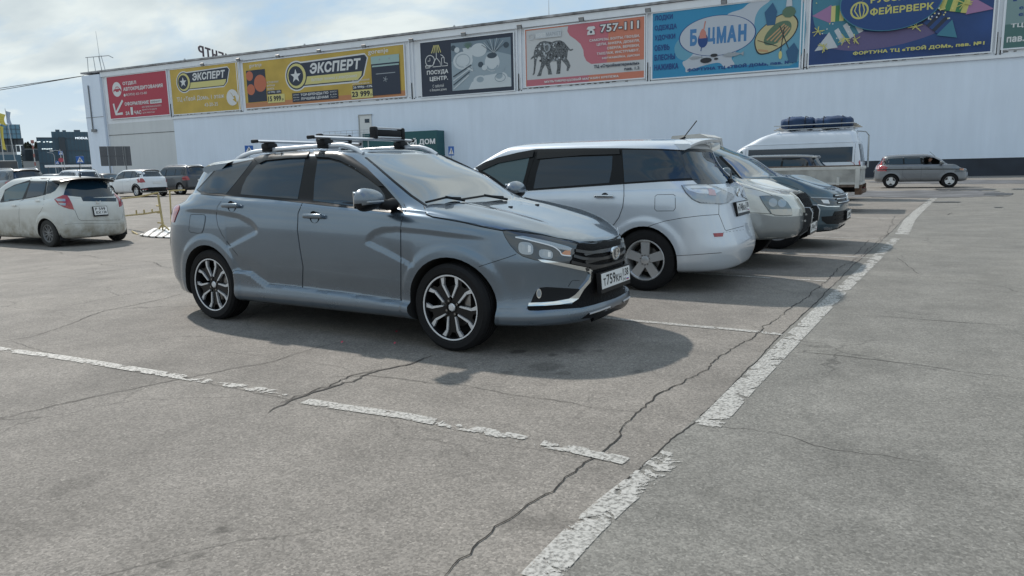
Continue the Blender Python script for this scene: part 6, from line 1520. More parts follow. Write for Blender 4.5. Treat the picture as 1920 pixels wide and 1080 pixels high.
put('large_suv', 341, 44.7, PI-.06, (2.4, -2.35, .955, .28, 1.12, 1.16, .98, 1.25, 1.16, .55, 1.77, -1.9, -2.2, .62, 1.45), DG, 'large dark grey SUV, just right of the white compact crossover', wr=(.37, .24, .25), rails=1, spoil=1)
put('suv', 14, 33.5, PI-.10, (2.3, -2.3, .93, .26, 1.06, 1.14, .9, 1.2, 1.12, .45, 1.64, -1.85, -2.2, .60, 1.43), MG, 'metallic grey SUV with tall tail lights, half hidden behind the dusty white hatchback', wr=(.365, .24, .24), rails=1, spoil=2)
put('suv', 140, 45.0, PI-.12, (2.15, -2.15, .90, .28, 1.06, 1.12, .92, 1.2, 1.12, .5, 1.66, -1.7, -2.1, .60, 1.34), WP, 'white SUV with dark roof rails, showing above the roof of the dusty hatchback', wr=(.35, .22, .21), rails=2)
put('estate_car', 96, 56, PI-.1, (2.2, -2.3, .86, .2, .98, 1.02, .78, 1.2, 1.0, .4, 1.50, -1.7, -2.1, .58, 1.33), DG, 'distant dark estate car between the grey SUV and the white SUV')
put('estate_car', 188, 50, PI-.1, (2.2, -2.3, .86, .2, .95, 1.00, .75, 1.1, .98, .4, 1.42, -1.5, -2.1, .56, 1.33), BLK, 'distant black car partly hidden right of the white SUV, under the blank grey board')
# dark van roof at the very edge
x, y, z = col_point(10, 60); o = MB().bbox((0, 0, 1.45), (7.5, 2.4, 2.5), .12).build('body', BLK, None, 40)
r = empty('delivery_van', (x-1.5, y, z), PI-.3); o.parent = r; tag(r, 'long black van roof showing at the left edge beyond the grey SUV', 'van'); MB().bbox((2.9, 0, 1.9), (1.2, 2.42, .7), .1).build('window', GLASS, r)
for xx in (2.5, -2.5):
    for sg in (-1, 1): add_wheel(r, xx, sg*1.1, .35, .2, .2, 'steel', sg, detail=False, n=20)

# ---- yellow barrier knocked over, and the sheet on the ground
YB = mat('faded_yellow_paint', (.44, .35, .16), .6, noise=.2, nscale=9, bump=.1)
def onY(px, py, Yw): d = cam_ray(px, py); t = Yw/d[1]; return EYE+d*t
Yb = 12.2; bz = terr(*onY(300, 420, Yb)[:2])
def bp(px, py, Y=Yb): return tuple(onY(px, py, Y))
br = empty('barrier', bp(303, 432)); tag(br, 'bent yellow pipe crowd barrier leaning on its tripod foot', 'barrier')
def loc(p, o_): return tuple(np.array(p)-np.array(o_.location))
def bar(o_, name, pts, r=.022): return MB().tube([loc(p, o_) for p in pts], r, 6).build(name, YB, o_, 60)
bar(br, 'post', [bp(296.5, 365), bp(301, 395), bp(306, 425)], .03); bar(br, 'top_rail', [bp(225, 372.5, 12.8), bp(260, 369), bp(296.5, 361)], .024); bar(br, 'mid_rail', [bp(235, 404.5, 12.6), bp(270, 401), bp(301.5, 396)], .024)
for x, t_, b_ in ((256, 394, 401.5), (270.5, 393, 400.5), (285.5, 392, 398.5)): bar(br, 'picket_stub', [bp(x, b_), bp(x-.5, t_)], .022)
for y in (386, 399, 418): bar(br, 'hinge_stub', [bp(300+(y-386)*.08, y), bp(293.5+(y-386)*.08, y-.5)], .022)
for q in ((297, 431), (317, 431), (305, 437)): bar(br, 'foot', [bp(305, 420), bp(*q)], .022)
b2 = empty('barrier', bp(322, 400, 12.6)); tag(b2, 'second yellow pipe barrier section, standing just behind the tail of the grey estate', 'barrier')
bar(b2, 'post', [bp(318, 358, 12.6), bp(319.5, 380, 12.6), bp(322, 432, 12.6)], .022); bar(b2, 'top_rail', [bp(317, 358, 12.6), bp(346, 356, 12.6)], .022)
b3 = empty('barrier', bp(250, 440, 11.6)); tag(b3, 'low yellow barrier foot lying on the ground beside the striped sheet', 'barrier')
bar(b3, 'foot', [bp(246, 441, 11.6), bp(262, 443, 11.6)], .03); bar(b3, 'foot', [bp(248, 434, 11.8), bp(258, 440, 11.6)], .025)
ST = bpy.data.materials.new('striped_sheet'); ST.use_nodes = True; nt = ST.node_tree; w_ = nt.nodes.new('ShaderNodeTexWave'); tc = nt.nodes.new('ShaderNodeTexCoord'); nt.links.new(tc.outputs['Object'], w_.inputs[0]); w_.inputs['Scale'].default_value = 2.2; w_.inputs['Distortion'].default_value = .6; w_.bands_direction = 'DIAGONAL'
rp = nt.nodes.new('ShaderNodeValToRGB'); rp.color_ramp.elements[0].position = .18; rp.color_ramp.elements[0].color = (.02, .02, .02, 1); rp.color_ramp.elements[1].position = .26; rp.color_ramp.elements[1].color = (.68, .68, .66, 1); nt.links.new(w_.outputs['Fac'], rp.inputs[0]); nt.links.new(rp.outputs[0], nt.nodes['Principled BSDF'].inputs['Base Color'])
gp = [ground(*p) for p in ((262, 443), (290, 434), (330, 432), (345, 440), (322, 447.5), (285, 446))]
b = MB(); nv = len(gp); b.add([(x, y, terr(x, y)+.01) for x, y, _ in gp]+[(x, y, terr(x, y)+.04+.05*(i in (1, 2))) for i, (x, y, _) in enumerate(gp)], [tuple(range(nv, 2*nv))]+[(i, (i+1) % nv, nv+(i+1) % nv, nv+i) for i in range(nv)])
tag(b.build('striped_sheet', ST), 'crumpled black and white striped sheet lying at the foot of the yellow barrier', 'sheet')

# ---- signs and boards
BLUE = mat('sign_blue', (.02, .12, .42), .4); LGP = mat('pole_grey', (.35, .36, .37), .5, .4)
def ped_sign(px, py, size_px, wm, label, group='pedestrian crossing signs', edge=1.):
    Z = wm*CAM_F/size_px; P = EYE+cam_ray(px, py)*Z; x, y, z = (float(k) for k in P); g = terr(x, y)
    az = math.atan2(y, x)-PI/2
    r = empty('road_sign', (x, y, g), az); tag(r, label, 'road sign', group); h = z-g
    MB().cyl((0, .05, 0), (0, .05, h+wm*.5), .035, 8).build('pole', LGP, r)
    f = MB().bbox((0, 0, h), (wm*edge, .03, wm), .012).build('sign_face', BLUE, r)
    MB().prism([(-.40*wm*edge, h-.36*wm), (.40*wm*edge, h-.36*wm), (0, h+.38*wm)], -.021, -.016, 'xz').build('triangle', WHITEP, f)
    m = MB(); s_ = wm*.9
    for pl in ([(-.02, .16), (.04, .16), (.05, .22), (0, .26), (-.04, .22)], [(-.05, .15), (.05, .13), (.07, -.03), (-.03, -.03)], [(-.03, -.03), (.02, -.03), (-.08, -.26), (-.14, -.26)], [(.02, -.03), (.07, -.03), (.15, -.26), (.08, -.26)], [(.05, .12), (.14, .0), (.11, -.02), (.03, .06)], [(-.05, .14), (-.13, .0), (-.10, -.02), (-.02, .08)], [(-.22, -.30), (.22, -.30), (.24, -.34), (-.24, -.34)]): m.prism([(u*s_*edge, h-.03*wm+v*s_) for u, v in pl], -.026, -.022, 'xz')
    m.build('walking_figure', INK, f)
ped_sign(150, 299.5, 13, .75, 'blue pedestrian crossing sign right of the dark glass building, above the parked white SUV')
ped_sign(107.5, 305, 5.5, .7, 'small distant blue crossing sign left of the round red sign'); ped_sign(113.7, 287, 7, .7, 'blue crossing sign mounted high, above the round red sign')
ped_sign(467, 279.5, 13, .8, 'blue crossing sign peeping over the rear roof of the grey estate car', edge=1.15)
ped_sign(846, 283, 17, .9, 'narrow blue crossing sign right of the green entrance portal', edge=.62)
P = EYE+cam_ray(114.5, 300)*120; r = empty('road_sign', (float(P[0]), float(P[1]), 0), math.atan2(P[1], P[0])-PI/2); tag(r, 'distant round red road sign below the high blue crossing sign', 'road sign')
MB().lathe([(-.02, .0001), (-.02, .38), (.02, .38), (.02, .0001)], 20, 'y', (0, 0, float(P[2]))).build('sign_face', mat('faded_red', (.30, .05, .07), .5), r); MB().cyl((0, .05, 0), (0, .05, float(P[2])+1.8), .05, 6).build('pole', LGP, r)
# blank board on two legs
Zb = 58.; bg_ = mat('board_grey', (.10, .105, .115), .6, noise=.1)
q = [EYE+cam_ray(*p)*Zb for p in ((188, 275), (243, 274.5), (246, 310.5), (190.5, 311))]
x, y, _ = (q[0]+q[2])/2; az = math.atan2(y, x)-PI/2; rb = empty('notice_board', (float(x), float(y), terr(x, y)), az); tag(rb, 'blank grey board seen from behind on two steel legs, left of the building front', 'board')
hw = np.linalg.norm(q[1]-q[0])/2*.93; h0 = float(q[2][2])-terr(x, y); h1 = float(q[0][2])-terr(x, y)
for i in range(4):
    for j in range(2): MB().bbox((-hw+hw*.5*(i+.5), 0, h0+(h1-h0)*(j+.5)/2), (hw*.5-.012, .04, (h1-h0)/2-.012), .005).build('panel', bg_, rb)
MB().bbox((0, .05, (h0+h1)/2), (2*hw, .02, .06), .004).build('cross_rail', BLACK, rb)
for u in (-.45, .62): MB().bbox((hw*u, -.06, h1/2), (.09, .07, h1), .01).build('leg', mat('leg_grey', (.16, .17, .18), .5), rb)

# ---- buildings and poles beyond, at the far left
GLB = mat('blue_curtain_glass', (.12, .25, .34), .4); GLD = mat('dark_curtain_glass', (.055, .115, .16), .4); CON = mat('pale_cladding', (.30, .31, .31), .8, noise=.1); SLOT = mat('window_slot', (.03, .045, .06), .3); MUL = mat('mullion', (.07, .10, .13), .5)
def facade(name, px0, px1, ytop, ybot, Z, label, dep=14):
    RG = Z*math.hypot(*cam_ray((px0+px1)/2, 330)[:2])
    def RP(px, py): v = cam_ray(px, py); return EYE+v*(RG/math.hypot(v[0], v[1]))
    a = RP(px0, ybot); b_ = RP(px1, ybot); x0, y0 = float(a[0]), float(a[1]); d = np.array([b_[0]-a[0], b_[1]-a[1]]); W = float(np.hypot(*d)); az = math.atan2(d[1], d[0])
    r = empty(name, (x0, y0, 0), az); tag(r, label, 'building')
    def X(px): return W*(px-px0)/(px1-px0)
    def H(px, py): return float(RP(px, py)[2])
    return r, X, H, W
r, X, H, W = facade('office_block', -40, 45, 234, 300, 170, 'pale office block with a jutting blue glass top floor, leftmost on the skyline')
zt, zm, zc = H(40, 234), H(40, 260), H(40, 290)
MB().box((W/2-.5, 7, zm/2), (W-1.5, 14, zm)).build('wall', CON, r); tp = MB().box((W/2, 6.4, (zm+zt)/2), (W, 15, zt-zm)).build('glass_storey', GLB, r)
for i in range(11): MB().box((W*i/10, -1.14, (zm+zt)/2), (.12, .1, zt-zm)).build('mullion', MUL, tp)
for j in (.33, .66): MB().box((W/2, -1.14, zm+(zt-zm)*j), (W, .1, .10)).build('mullion', MUL, tp)
k0 = 0
for px in np.arange(-36, 42, 8.6):
    MB().box((X(px+rng.uniform(-.6, .6)), -.02, zm*.5+zc*.5+1.2), (.95+.5*(k0 % 2), .1, (zm-zc)*.42)).build('window', SLOT, r); MB().box((X(px+4), -.02, zc+1.4), (.7, .1, (zm-zc)*.40)).build('window', SLOT, r); k0 += 1
MB().box((W/2, -.1, zc/2), (W-1, .3, zc)).build('ground_floor', GLD, r)
r, X, H, W = facade('glass_building', 75, 172, 258, 312, 190, 'dark blue glass office building with stepped roof, left of the shopping centre')
z1, z2 = H(90, 257.5), H(135, 247)
MB().box((X(89), 7, z1/2), (X(103)-X(75), 14, z1)).build('wall', GLD, r); MB().box(((X(103)+W)/2, 7, z2/2), (W-X(103), 13.6, z2)).build('tower_wall', GLD, r)
for i, px in enumerate(np.arange(75, 172, 6.9)): zz = z1 if px < 103 else z2; MB().box((X(px), -.06, zz/2), (.10, .1, zz)).build('mullion', MUL, r)
for z in np.arange(2.8, z2, 3.2): MB().box((W/2 if z < z1 else (X(103)+W)/2, -.06, z), (W if z < z1 else W-X(103), .1, .14)).build('floor_band', MUL, r)
MB().box((X(121), -.2, z1*.5), (1.4, .5, z1)).build('pier', SLOT, r)
WL = mat('lit_ceiling_lamp', (.8, .85, .85), .4, emit=(.55, .62, .62))
for row, ys in ((0, 266), (1, 279)):
    for i, px in enumerate((77, 80, 88, 94, 99, 101.5) if row == 0 else (83, 87, 91, 95, 99)): MB().box((X(px+row), -.12, H(px, ys+rng.uniform(-.5, .5))), (.38, .06, .22)).build('ceiling_lamp', WL, r)
for px0, px1, y0, y1 in ((111, 119, 244, 247), (124, 131, 245, 248), (146, 158, 244.5, 248)): MB().box(((X(px0)+X(px1))/2, 4, (H(px0, y0)+z2)/2), (X(px1)-X(px0), 4, abs(H(px0, y0)-z2)+.5)).build('roof_plant', MUL, r)
text_obj('lettering', 'MODUL', mat('lit_letters', (.8, .85, .88), .4, emit=(.5, .55, .6)), r, ((0, -.2, 0), (1, 0, 0), (0, 0, 1)), (X(147), H(155, 261), X(171), H(155, 257)), .03)
r, X, H, W = facade('low_building', 44, 76, 282, 312, 210, 'distant pale low building between the two office blocks')
MB().box((W/2, 7, H(60, 279)/2), (W, 14, H(60, 279))).build('wall', CON, r)
for px in (50, 56, 62, 69):
    for yy in (286, 296): MB().box((X(px), -.05, H(px, yy)), (1.6, .1, 1.8)).build('window', SLOT, r)
r, X, H, W = facade('canopy', 84, 176, 309, 313, 120, 'long pale flat canopy low in the distance, above the parked cars')
tag(r, None, 'canopy'); MB().box((W/2, 2, H(130, 311)), (W, 4, .35)).build('canopy_roof', WHITEP, r)
for px in (90, 110, 130, 150, 170): MB().cyl((X(px), .5, 0), (X(px), .5, H(130, 311)), .08, 6).build('post', MUL, r)
MB().box((W/2, 1.5, .7), (W, .3, 1.4)).build('dark_base', GLD, r)

LEAF = mat('dull_spring_foliage', (.05, .06, .04), .9, noise=.4, nscale=.6); BARK = mat('bark', (.07, .055, .045), .9)
def tree(px, ytop, Z, label, w=2.0, seed=0):
    p = EYE+cam_ray(px, 300)*Z; top = float((EYE+cam_ray(px, ytop)*Z)[2]); x, y = float(p[0]), float(p[1]); rr = random.Random(seed)
    r = empty('conifer_tree', (x, y, 0)); tag(r, label, 'tree', 'trees behind the low building')
    MB().cyl((0, 0, 0), (0, 0, top*.95), .22, 6, r2=.05).build('trunk', BARK, r); V = []; F = []
    for i in range(900):
        t = rr.random()**.7; h = top*(.18+.82*t); R = w*(1-t)**.8*(.5+.6*rr.random())+.05; a = rr.random()*2*PI; c = Vector((R*math.cos(a), R*math.sin(a), h)); s = .18+.22*rr.random(); n = Vector((rr.gauss(0, 1), rr.gauss(0, 1), rr.gauss(0, 1))).normalized(); u = n.orthogonal().normalized()*s; v = n.cross(u).normalized()*s*.6; k = len(V); V += [c-u, c+v, c+u, c-v]; F.append((k, k+1, k+2, k+3))
    me = bpy.data.meshes.new('crown'); me.from_pydata([tuple(q) for q in V], [], F); o = link('crown', me, LEAF, r); o['kind'] = 'stuff'
for i, (px, yt, w_) in enumerate(((47, 273, 2.4), (51.5, 268, 2.6), (56, 266.5, 2.8), (60.5, 270, 2.4), (71, 267, 2.6), (75, 270, 2.0))):
    tree(px, yt, 235, ['short conifer touching the leftmost office block', 'second conifer right of the leftmost office block', 'tallest conifer in the gap between the office blocks', 'conifer left of the red and white mast', 'conifer right of the red and white mast', 'low conifer touching the stepped glass building'][i], w_, i)
def pole(name, px, ytop, ybot, Z, label, cat, r_=.06, lean=0., m=None):
    b_ = EYE+cam_ray(px, ybot)*Z; x, y = float(b_[0]), float(b_[1]); h = float((EYE+cam_ray(px, ytop)*Z)[2]); r = empty(name, (x, y, 0), math.atan2(y, x)-PI/2); tag(r, label, cat)
    MB().cyl((0, 0, 0), (lean, 0, h), r_*1.3, 8, r2=r_*.6).build('pole', m or LG, r); return r, h
YF = mat('yellow_flag', (.60, .50, .10), .7); BF = mat('pale_blue_flag', (.35, .42, .52), .7)
def flag(r, h, w_, hh, m, nm='flag', x0=0):
    V = []; F = []
    for i in range(9):
        for j in range(13): u = i/8; v = j/12; V.append((x0+w_*u*(1-.45*math.sin(PI*v)*.6), .25*math.sin(5*u+4*v)*w_*.5, h-hh*v-.35*u*w_))
    for i in range(8):
        for j in range(12): F.append((i*13+j, i*13+j+1, (i+1)*13+j+1, (i+1)*13+j))
    n = len(V); V += [(a, b_+.02, c) for a, b_, c in V]; F += [tuple(k+n for k in f[::-1]) for f in F]
    MB().add(V, F).build(nm, m, r, 60)
r, h = pole('flagpole', 8, 209, 306, 100, 'leftmost flagpole, flying a long yellow banner flag', 'flagpole'); flag(r, h-.2, .9, 1.5, YF, x0=0); flag(r, h-2.0, .45, 3.2, YF, 'banner', x0=0)
r, h = pole('flagpole', 33, 205, 308, 100, 'taller flagpole with a pale blue flag, right of the yellow banner', 'flagpole', lean=-.6); flag(r, h-.3, .6, 1.7, BF, x0=-.6)
RW = mat('mast_red', (.28, .12, .11), .6); r, h = pole('mast', 66.5, 266, 312, 150, 'distant red and white striped mast among the conifers', 'mast', .12, m=LG)
for k in range(4): MB().cyl((0, 0, h*(.3+.18*k)), (0, 0, h*(.38+.18*k)), .16, 8).build('red_band', RW, r)
MB().bbox((0, 0, h), (.6, .5, .7), .1).build('mast_head', RW, r)
r, h = pole('street_lamp', 121, 288, 312, 110, 'thin street lamp with a curved arm before the dark glass building', 'street lamp', .05); MB().tube([(0, 0, h), (-.2, 0, h+.35), (-.9, 0, h+.5), (-1.3, 0, h+.4)], .045, 6).build('lamp_arm', LG, r); MB().bbox((-1.45, 0, h+.38), (.5, .2, .1), .03).build('lamp_head', LG, r)
r, h = pole('street_lamp', 104, 291, 312, 130, 'fainter street lamp left of the high crossing sign', 'street lamp', .05); MB().tube([(0, 0, h), (-.2, 0, h+.35), (-1.0, 0, h+.5)], .045, 6).build('lamp_arm', LG, r)

# ================================================================== hoardings
class Board:
    def __init__(s, tl, tr, br_, bl, mat_, label, name='billboard'):
        q = [wpx(p[0], p[1], -.12) for p in (tl, tr, br_, bl)]
        s.u0 = (q[0][0]+q[3][0])/2; s.u1 = (q[1][0]+q[2][0])/2; s.z1 = (q[0][1]+q[1][1])/2; s.z0 = (q[2][1]+q[3][1])/2
        o = W0+WU*s.u0-WN*.12; s.W = s.u1-s.u0; s.H = s.z1-s.z0
        s.r = empty(name, (o[0], o[1], s.z0), WA); tag(s.r, label, 'billboard'); s.k = 0
        MB().box((s.W/2, .02, s.H/2), (s.W, .08, s.H)).build('panel', mat_, s.r)
        f = MB()
        for a, b_ in (((s.W/2, 0, -.05), (s.W+.2, .12, .10)), ((s.W/2, 0, s.H+.05), (s.W+.2, .12, .10)), ((-.05, 0, s.H/2), (.10, .12, s.H)), ((s.W+.05, 0, s.H/2), (.10, .12, s.H))): f.box(a, b_)
        f.build('frame', TRIMW, s.r)
    def lay(s): s.k += 1; return -.024-.0016*s.k
    def poly(s, name, pts, m, xy=None):
        y = s.lay(); P = [(u*s.W, v*s.H) for u, v in pts]; n = len(P)
        me = bpy.data.meshes.new(name); me.from_pydata([(a, y, b_) for a, b_ in P], [], [tuple(range(n))]); return link(name, me, m, s.r)
    def rect(s, name, u0, v0, u1, v1, m): return s.poly(name, [(u0, v0), (u1, v0), (u1, v1), (u0, v1)], m)
    def ell(s, name, cu, cv, ru, rv, m, n=32, a0=0, a1=2*PI): return s.poly(name, [(cu+ru*math.cos(t), cv+rv*math.sin(t)) for t in np.linspace(a0, a1, n, endpoint=(a1-a0 < 6))], m)
    def txt(s, t, u0, v0, u1, v1, m, bold=.02, shear=0., name='lettering'): return text_obj(name, t, m, s.r, ((0, s.lay(), 0), (1, 0, 0), (0, 0, 1)), (u0*s.W, v0*s.H, u1*s.W, v1*s.H), bold, shear)
    def line(s, name, pts, w, m, closed=False):
        y = s.lay(); P = [Vector((u*s.W, v*s.H)) for u, v in pts]; n = len(P); V = []; F = []
        for i, p in enumerate(P):
            a = P[(i-1) % n] if closed or i else p; c = P[(i+1) % n] if closed or i < n-1 else p; t = (c-a).normalized() if (c-a).length else Vector((1, 0)); sd = Vector((-t.y, t.x))*w*s.H/2
            V += [(p.x-sd.x, y, p.y-sd.y), (p.x+sd.x, y, p.y+sd.y)]
        for i in range(n if closed else n-1): j = (i+1) % n; F.append((2*i, 2*j, 2*j+1, 2*i+1))
        me = bpy.data.meshes.new(name); me.from_pydata(V, [], F); return link(name, me, m, s.r)
def fm(n, c, r=.55): return mat(n, c, r)
pRED = fm('print_red', (.42, .045, .075)); pWH = fm('print_white', (.66, .67, .67)); pYE = mat('print_yellow', (.52, .36, .07), .55, noise=.12, nscale=.5); pNAVY = fm('print_navy', (.025, .035, .06)); pPY = fm('print_pale_yellow', (.62, .56, .22)); pOR = fm('print_orange', (.50, .22, .10)); pBK = fm('print_black', (.02, .022, .03)); pGR = fm('print_grey', (.32, .35, .38)); pLG = fm('print_light_grey', (.52, .55, .58))
def circ(cu, cv, r, asp, n=28): return [(cu+r*math.cos(t)*asp, cv+r*math.sin(t)) for t in np.linspace(0, 2*PI, n, endpoint=False)]
# 1 red
B = Board((200, 144.5), (311.5, 133), (318.5, 215), (208, 222.5), pRED, 'red hoarding with a white car emblem and a white arrow, leftmost under the roof edge'); A = B.H/B.W
B.poly('emblem_disc', circ(.16, .69, .175, A*.95), pWH)
B.poly('car_emblem', [(.095, .63), (.10, .69), (.125, .70), (.145, .755), (.185, .755), (.215, .70), (.23, .68), (.232, .63)], pRED); B.poly('emblem_window', [(.133, .70), (.150, .74), (.162, .74), (.162, .70)], pWH); B.poly('emblem_window', [(.168, .70), (.168, .74), (.182, .74), (.200, .70)], pWH)
for u in (.125, .203): B.poly('emblem_wheel', circ(u, .63, .03, A), pWH)
B.txt('ОТДЕЛ', .27, .76, .50, .85, pWH, .03); B.txt('АВТОКРЕДИТОВАНИЯ', .27, .62, .93, .72, pWH, .03); B.txt('8(3952) 65-12-80', .31, .50, .66, .57, pWH, 0); B.poly('phone_dot', circ(.285, .535, .035, A), pWH)
B.line('arrow', [(.24, .42), (.10, .12)], .06, pWH); B.line('arrow', [(.075, .36), (.10, .10), (.22, .11)], .06, pWH)
B.txt('ОФОРМЛЕНИЕ', .27, .28, .68, .37, pWH, .03); B.rect('strip', .70, .28, .89, .37, pWH); B.txt('КАМЕНЬОПТ', .715, .30, .875, .345, pBK, .01)
B.txt('ЗА', .27, .06, .34, .15, pWH, .03); B.txt('1', .36, .06, .40, .24, pWH, .03); B.txt('ЧАС', .42, .06, .54, .15, pWH, .03)
for k, t in enumerate(('БЕЗ ПЕРВОНАЧАЛЬНОГО', 'ВЗНОСА ПО ДВУМ', 'ДОКУМЕНТАМ')): B.txt(t, .56, .20-.07*k, (.88, .80, .76)[k], .24-.07*k, pWH, 0)
def expert(B, cu, cv, s, sub=None):
    """badge: star disc and slanted name plate, s = height in board units"""
    A = B.H/B.W; R = .52*s
    plate_ = lambda g: [(cu+.25*s*A-g*A, cv-.40*s-g), (cu+2.95*s*A, cv-.40*s-g), (cu+3.18*s*A+g*A, cv-.22*s), (cu+3.40*s*A+g*A, cv+.40*s), (cu+3.30*s*A, cv+.52*s+g), (cu+.2*s*A, cv+.46*s+g)]
    B.poly('badge_border', plate_(.055*s), pWH); B.poly('badge_border', circ(cu, cv, R+.055*s, A), pWH)
    B.poly('badge_plate', plate_(0), pNAVY); B.poly('badge_stripe', [(cu+.30*s*A, cv-.36*s), (cu+2.93*s*A, cv-.36*s), (cu+3.10*s*A, cv-.22*s), (cu+3.15*s*A, cv-.06*s), (cu+.45*s*A, cv-.06*s)], pPY)
    B.poly('badge_disc', circ(cu, cv, R, A), pNAVY); B.poly('badge_ring', circ(cu, cv, R*.90, A), pPY); B.poly('badge_centre', circ(cu-.02*A, cv, R*.72, A), pNAVY)
    st = []
    for k in range(10): a = PI/2+k*PI/5; r_ = R*.52 if k % 2 == 0 else R*.21; st.append((cu-.02*A+r_*math.cos(a)*A, cv+r_*math.sin(a)))
    B.poly('star', st, pWH)
    B.txt('ЭКСПЕРТ', cu+.68*s*A, cv+.02*s, cu+3.12*s*A, cv+.42*s, pWH, .035, .18)
    if sub: B.txt(sub, cu+.72*s*A, cv-.29*s, cu+2.9*s*A, cv-.13*s, pWH, 0, .2)
B = Board((319.6, 130), (444.8, 118.4), (452.2, 206.2), (324.8, 214), pYE, 'smaller yellow hoarding with a star badge and a round arrow, second from the left'); A = B.H/B.W
expert(B, .20, .70, .42)
B.txt('ТЦ «Твой Дом», 1 этаж', .07, .26, .78, .38, pWH, .005); B.txt('43-20-35', .48, .12, .68, .20, pWH, 0)
B.poly('arrow_disc', circ(.895, .27, .175, A), pWH); B.poly('arrow_sign', [(.865, .39), (.925, .25), (.895, .225), (.955, .14), (.935, .31), (.905, .28), (.885, .36)], pYE)
B = Board((455, 117), (757, 85), (760.6, 180.6), (461.6, 202.2), pYE, 'wide yellow hoarding with a star badge between a cooker hob and an oven'); A = B.H/B.W
B.rect('orange_band', 0, 0, 1, .11, pOR)
expert(B, .355, .60, .56, 'бытовая техника и электроника')
B.txt('gorenje', .045, .86, .13, .96, pWH, 0); B.txt('gorenje', .80, .86, .915, .97, pWH, .01)
B.rect('hob', .02, .12, .15, .82, pNAVY)
for u, v, r_ in ((.042, .70, .105), (.045, .40, .12), (.112, .52, .185)): B.poly('hob_ring', circ(u, v, r_, A), fm('print_coral', (.50, .15, .08)))
B.rect('price_strip', .155, .26, .25, .34, pNAVY); B.txt('18 999р -20%', .16, .275, .245, .325, pWH, .01); B.rect('price_tag', .155, .07, .27, .25, pPY); B.txt('15 999', .158, .10, .245, .22, pBK, .035); B.txt('р', .25, .10, .262, .15, pBK, .02)
for k in range(3): B.txt(('ВСТРАИВАЕМАЯ', 'ВАРОЧНАЯ', 'ПАНЕЛЬ')[k], .158, .50-.07*k, (.235, .21, .205)[k], .54-.07*k, pWH, 0)
B.rect('brand_strip', .32, .05, .61, .24, pNAVY); B.txt('TOP-БРЕНДЫ ПО', .375, .155, .55, .22, pWH, .02); B.txt('ЛУЧШИМ ЦЕНАМ!', .375, .07, .55, .135, pWH, .02)
for k, t in enumerate(('SAMSUNG', 'Electrolux', 'gorenje')): B.txt(t, .327, .19-.055*k, .365, .215-.055*k, pWH, 0)
for k, t in enumerate(('BOSCH', 'LG', 'Apple')): B.txt(t, .562, .19-.055*k, .60, .215-.055*k, pWH, 0)
for k, t in enumerate(('ВСТРАИВАЕМЫЙ', 'ДУХОВОЙ ШКАФ')): B.txt(t, .70, .37-.07*k, .80, .41-.07*k, pWH, 0)
B.rect('price_strip', .70, .20, .818, .29, pNAVY); B.txt('26 999р -13%', .703, .215, .815, .275, pWH, .02); B.rect('price_tag', .69, .02, .818, .19, pPY); B.txt('23 999', .693, .05, .80, .165, pBK, .035); B.txt('р', .803, .05, .813, .10, pBK, .02)
pOV = fm('print_oven_steel', (.32, .46, .44)); B.rect('oven_top', .815, .68, .975, .83, pOV); B.rect('oven_door', .815, .05, .975, .68, pNAVY); B.rect('oven_handle', .82, .62, .972, .65, pOV); B.rect('oven_bar', .84, .47, .95, .485, pGR)
for u in (.865, .92): B.poly('oven_knob', circ(u, .76, .02, A), pGR)
for k in range(5): a = k*2*PI/5; B.line('oven_fan', [(.893, .36), (.893+.06*A*math.cos(a), .36+.06*math.sin(a))], .012, pGR)
# 4 tableware
B = Board((788, 81), (962, 60.7), (964.5, 168.7), (792, 182.5), pNAVY, 'black hoarding with a lamp emblem beside a photograph of a laid table'); A = B.H/B.W
for k in range(5): B.line('lamp_shade', [(.155+.012*k, .93), (.125+.026*k, .79)], .016, pPY)
B.line('lamp_stem', [(.178, .79), (.178, .70), (.145, .62), (.135, .54), (.225, .54), (.215, .62), (.178, .70)], .013, pWH); B.line('emblem_line', circ(.105, .655, .10, A), .013, pWH, True); B.line('emblem_line', [(.105, .71), (.105, .655), (.08, .655)], .013, pWH); B.line('emblem_line', [(.225, .75), (.245, .73), (.265, .69), (.265, .60), (.30, .58), (.30, .54), (.235, .54), (.235, .69), (.265, .69)], .013, pWH); B.line('emblem_line', [(.05, .57), (.055, .53), (.10, .53), (.115, .57), (.05, .57)], .013, pWH)
B.txt('ПОСУДА', .065, .39, .305, .48, pWH, .03); B.txt('ЦЕНТР.', .095, .27, .30, .36, pWH, .03); B.txt('С заботой', .125, .16, .25, .215, pWH, 0); B.txt('о Вашем доме', .09, .085, .28, .14, pWH, 0)
pT1 = fm('print_table_grey', (.30, .37, .42)); pT2 = fm('print_porcelain', (.55, .60, .63)); pT3 = fm('print_table_dark', (.05, .075, .10)); pT4 = fm('print_table_mid', (.18, .24, .29))
B.rect('table_photo', .345, .07, .975, .93, pT4); B.poly('table_cloth', [(.345, .07), (.975, .07), (.975, .62), (.80, .72), (.55, .66), (.345, .60)], pT1); B.poly('plate', circ(.47, .60, .16, A*1.3), pT2); B.poly('plate', circ(.64, .76, .12, A*1.4), pT2)
B.poly('cloth_fold', [(.52, .07), (.97, .07), (.97, .22), (.85, .32), (.70, .30), (.56, .20)], pT2); B.poly('jug', circ(.78, .52, .16, A*.95), pT2); B.poly('jug_mouth', circ(.78, .64, .05, A*2.0), pT3); B.poly('planter', [(.47, .82), (.59, .82), (.57, .62), (.50, .62)], pT2)
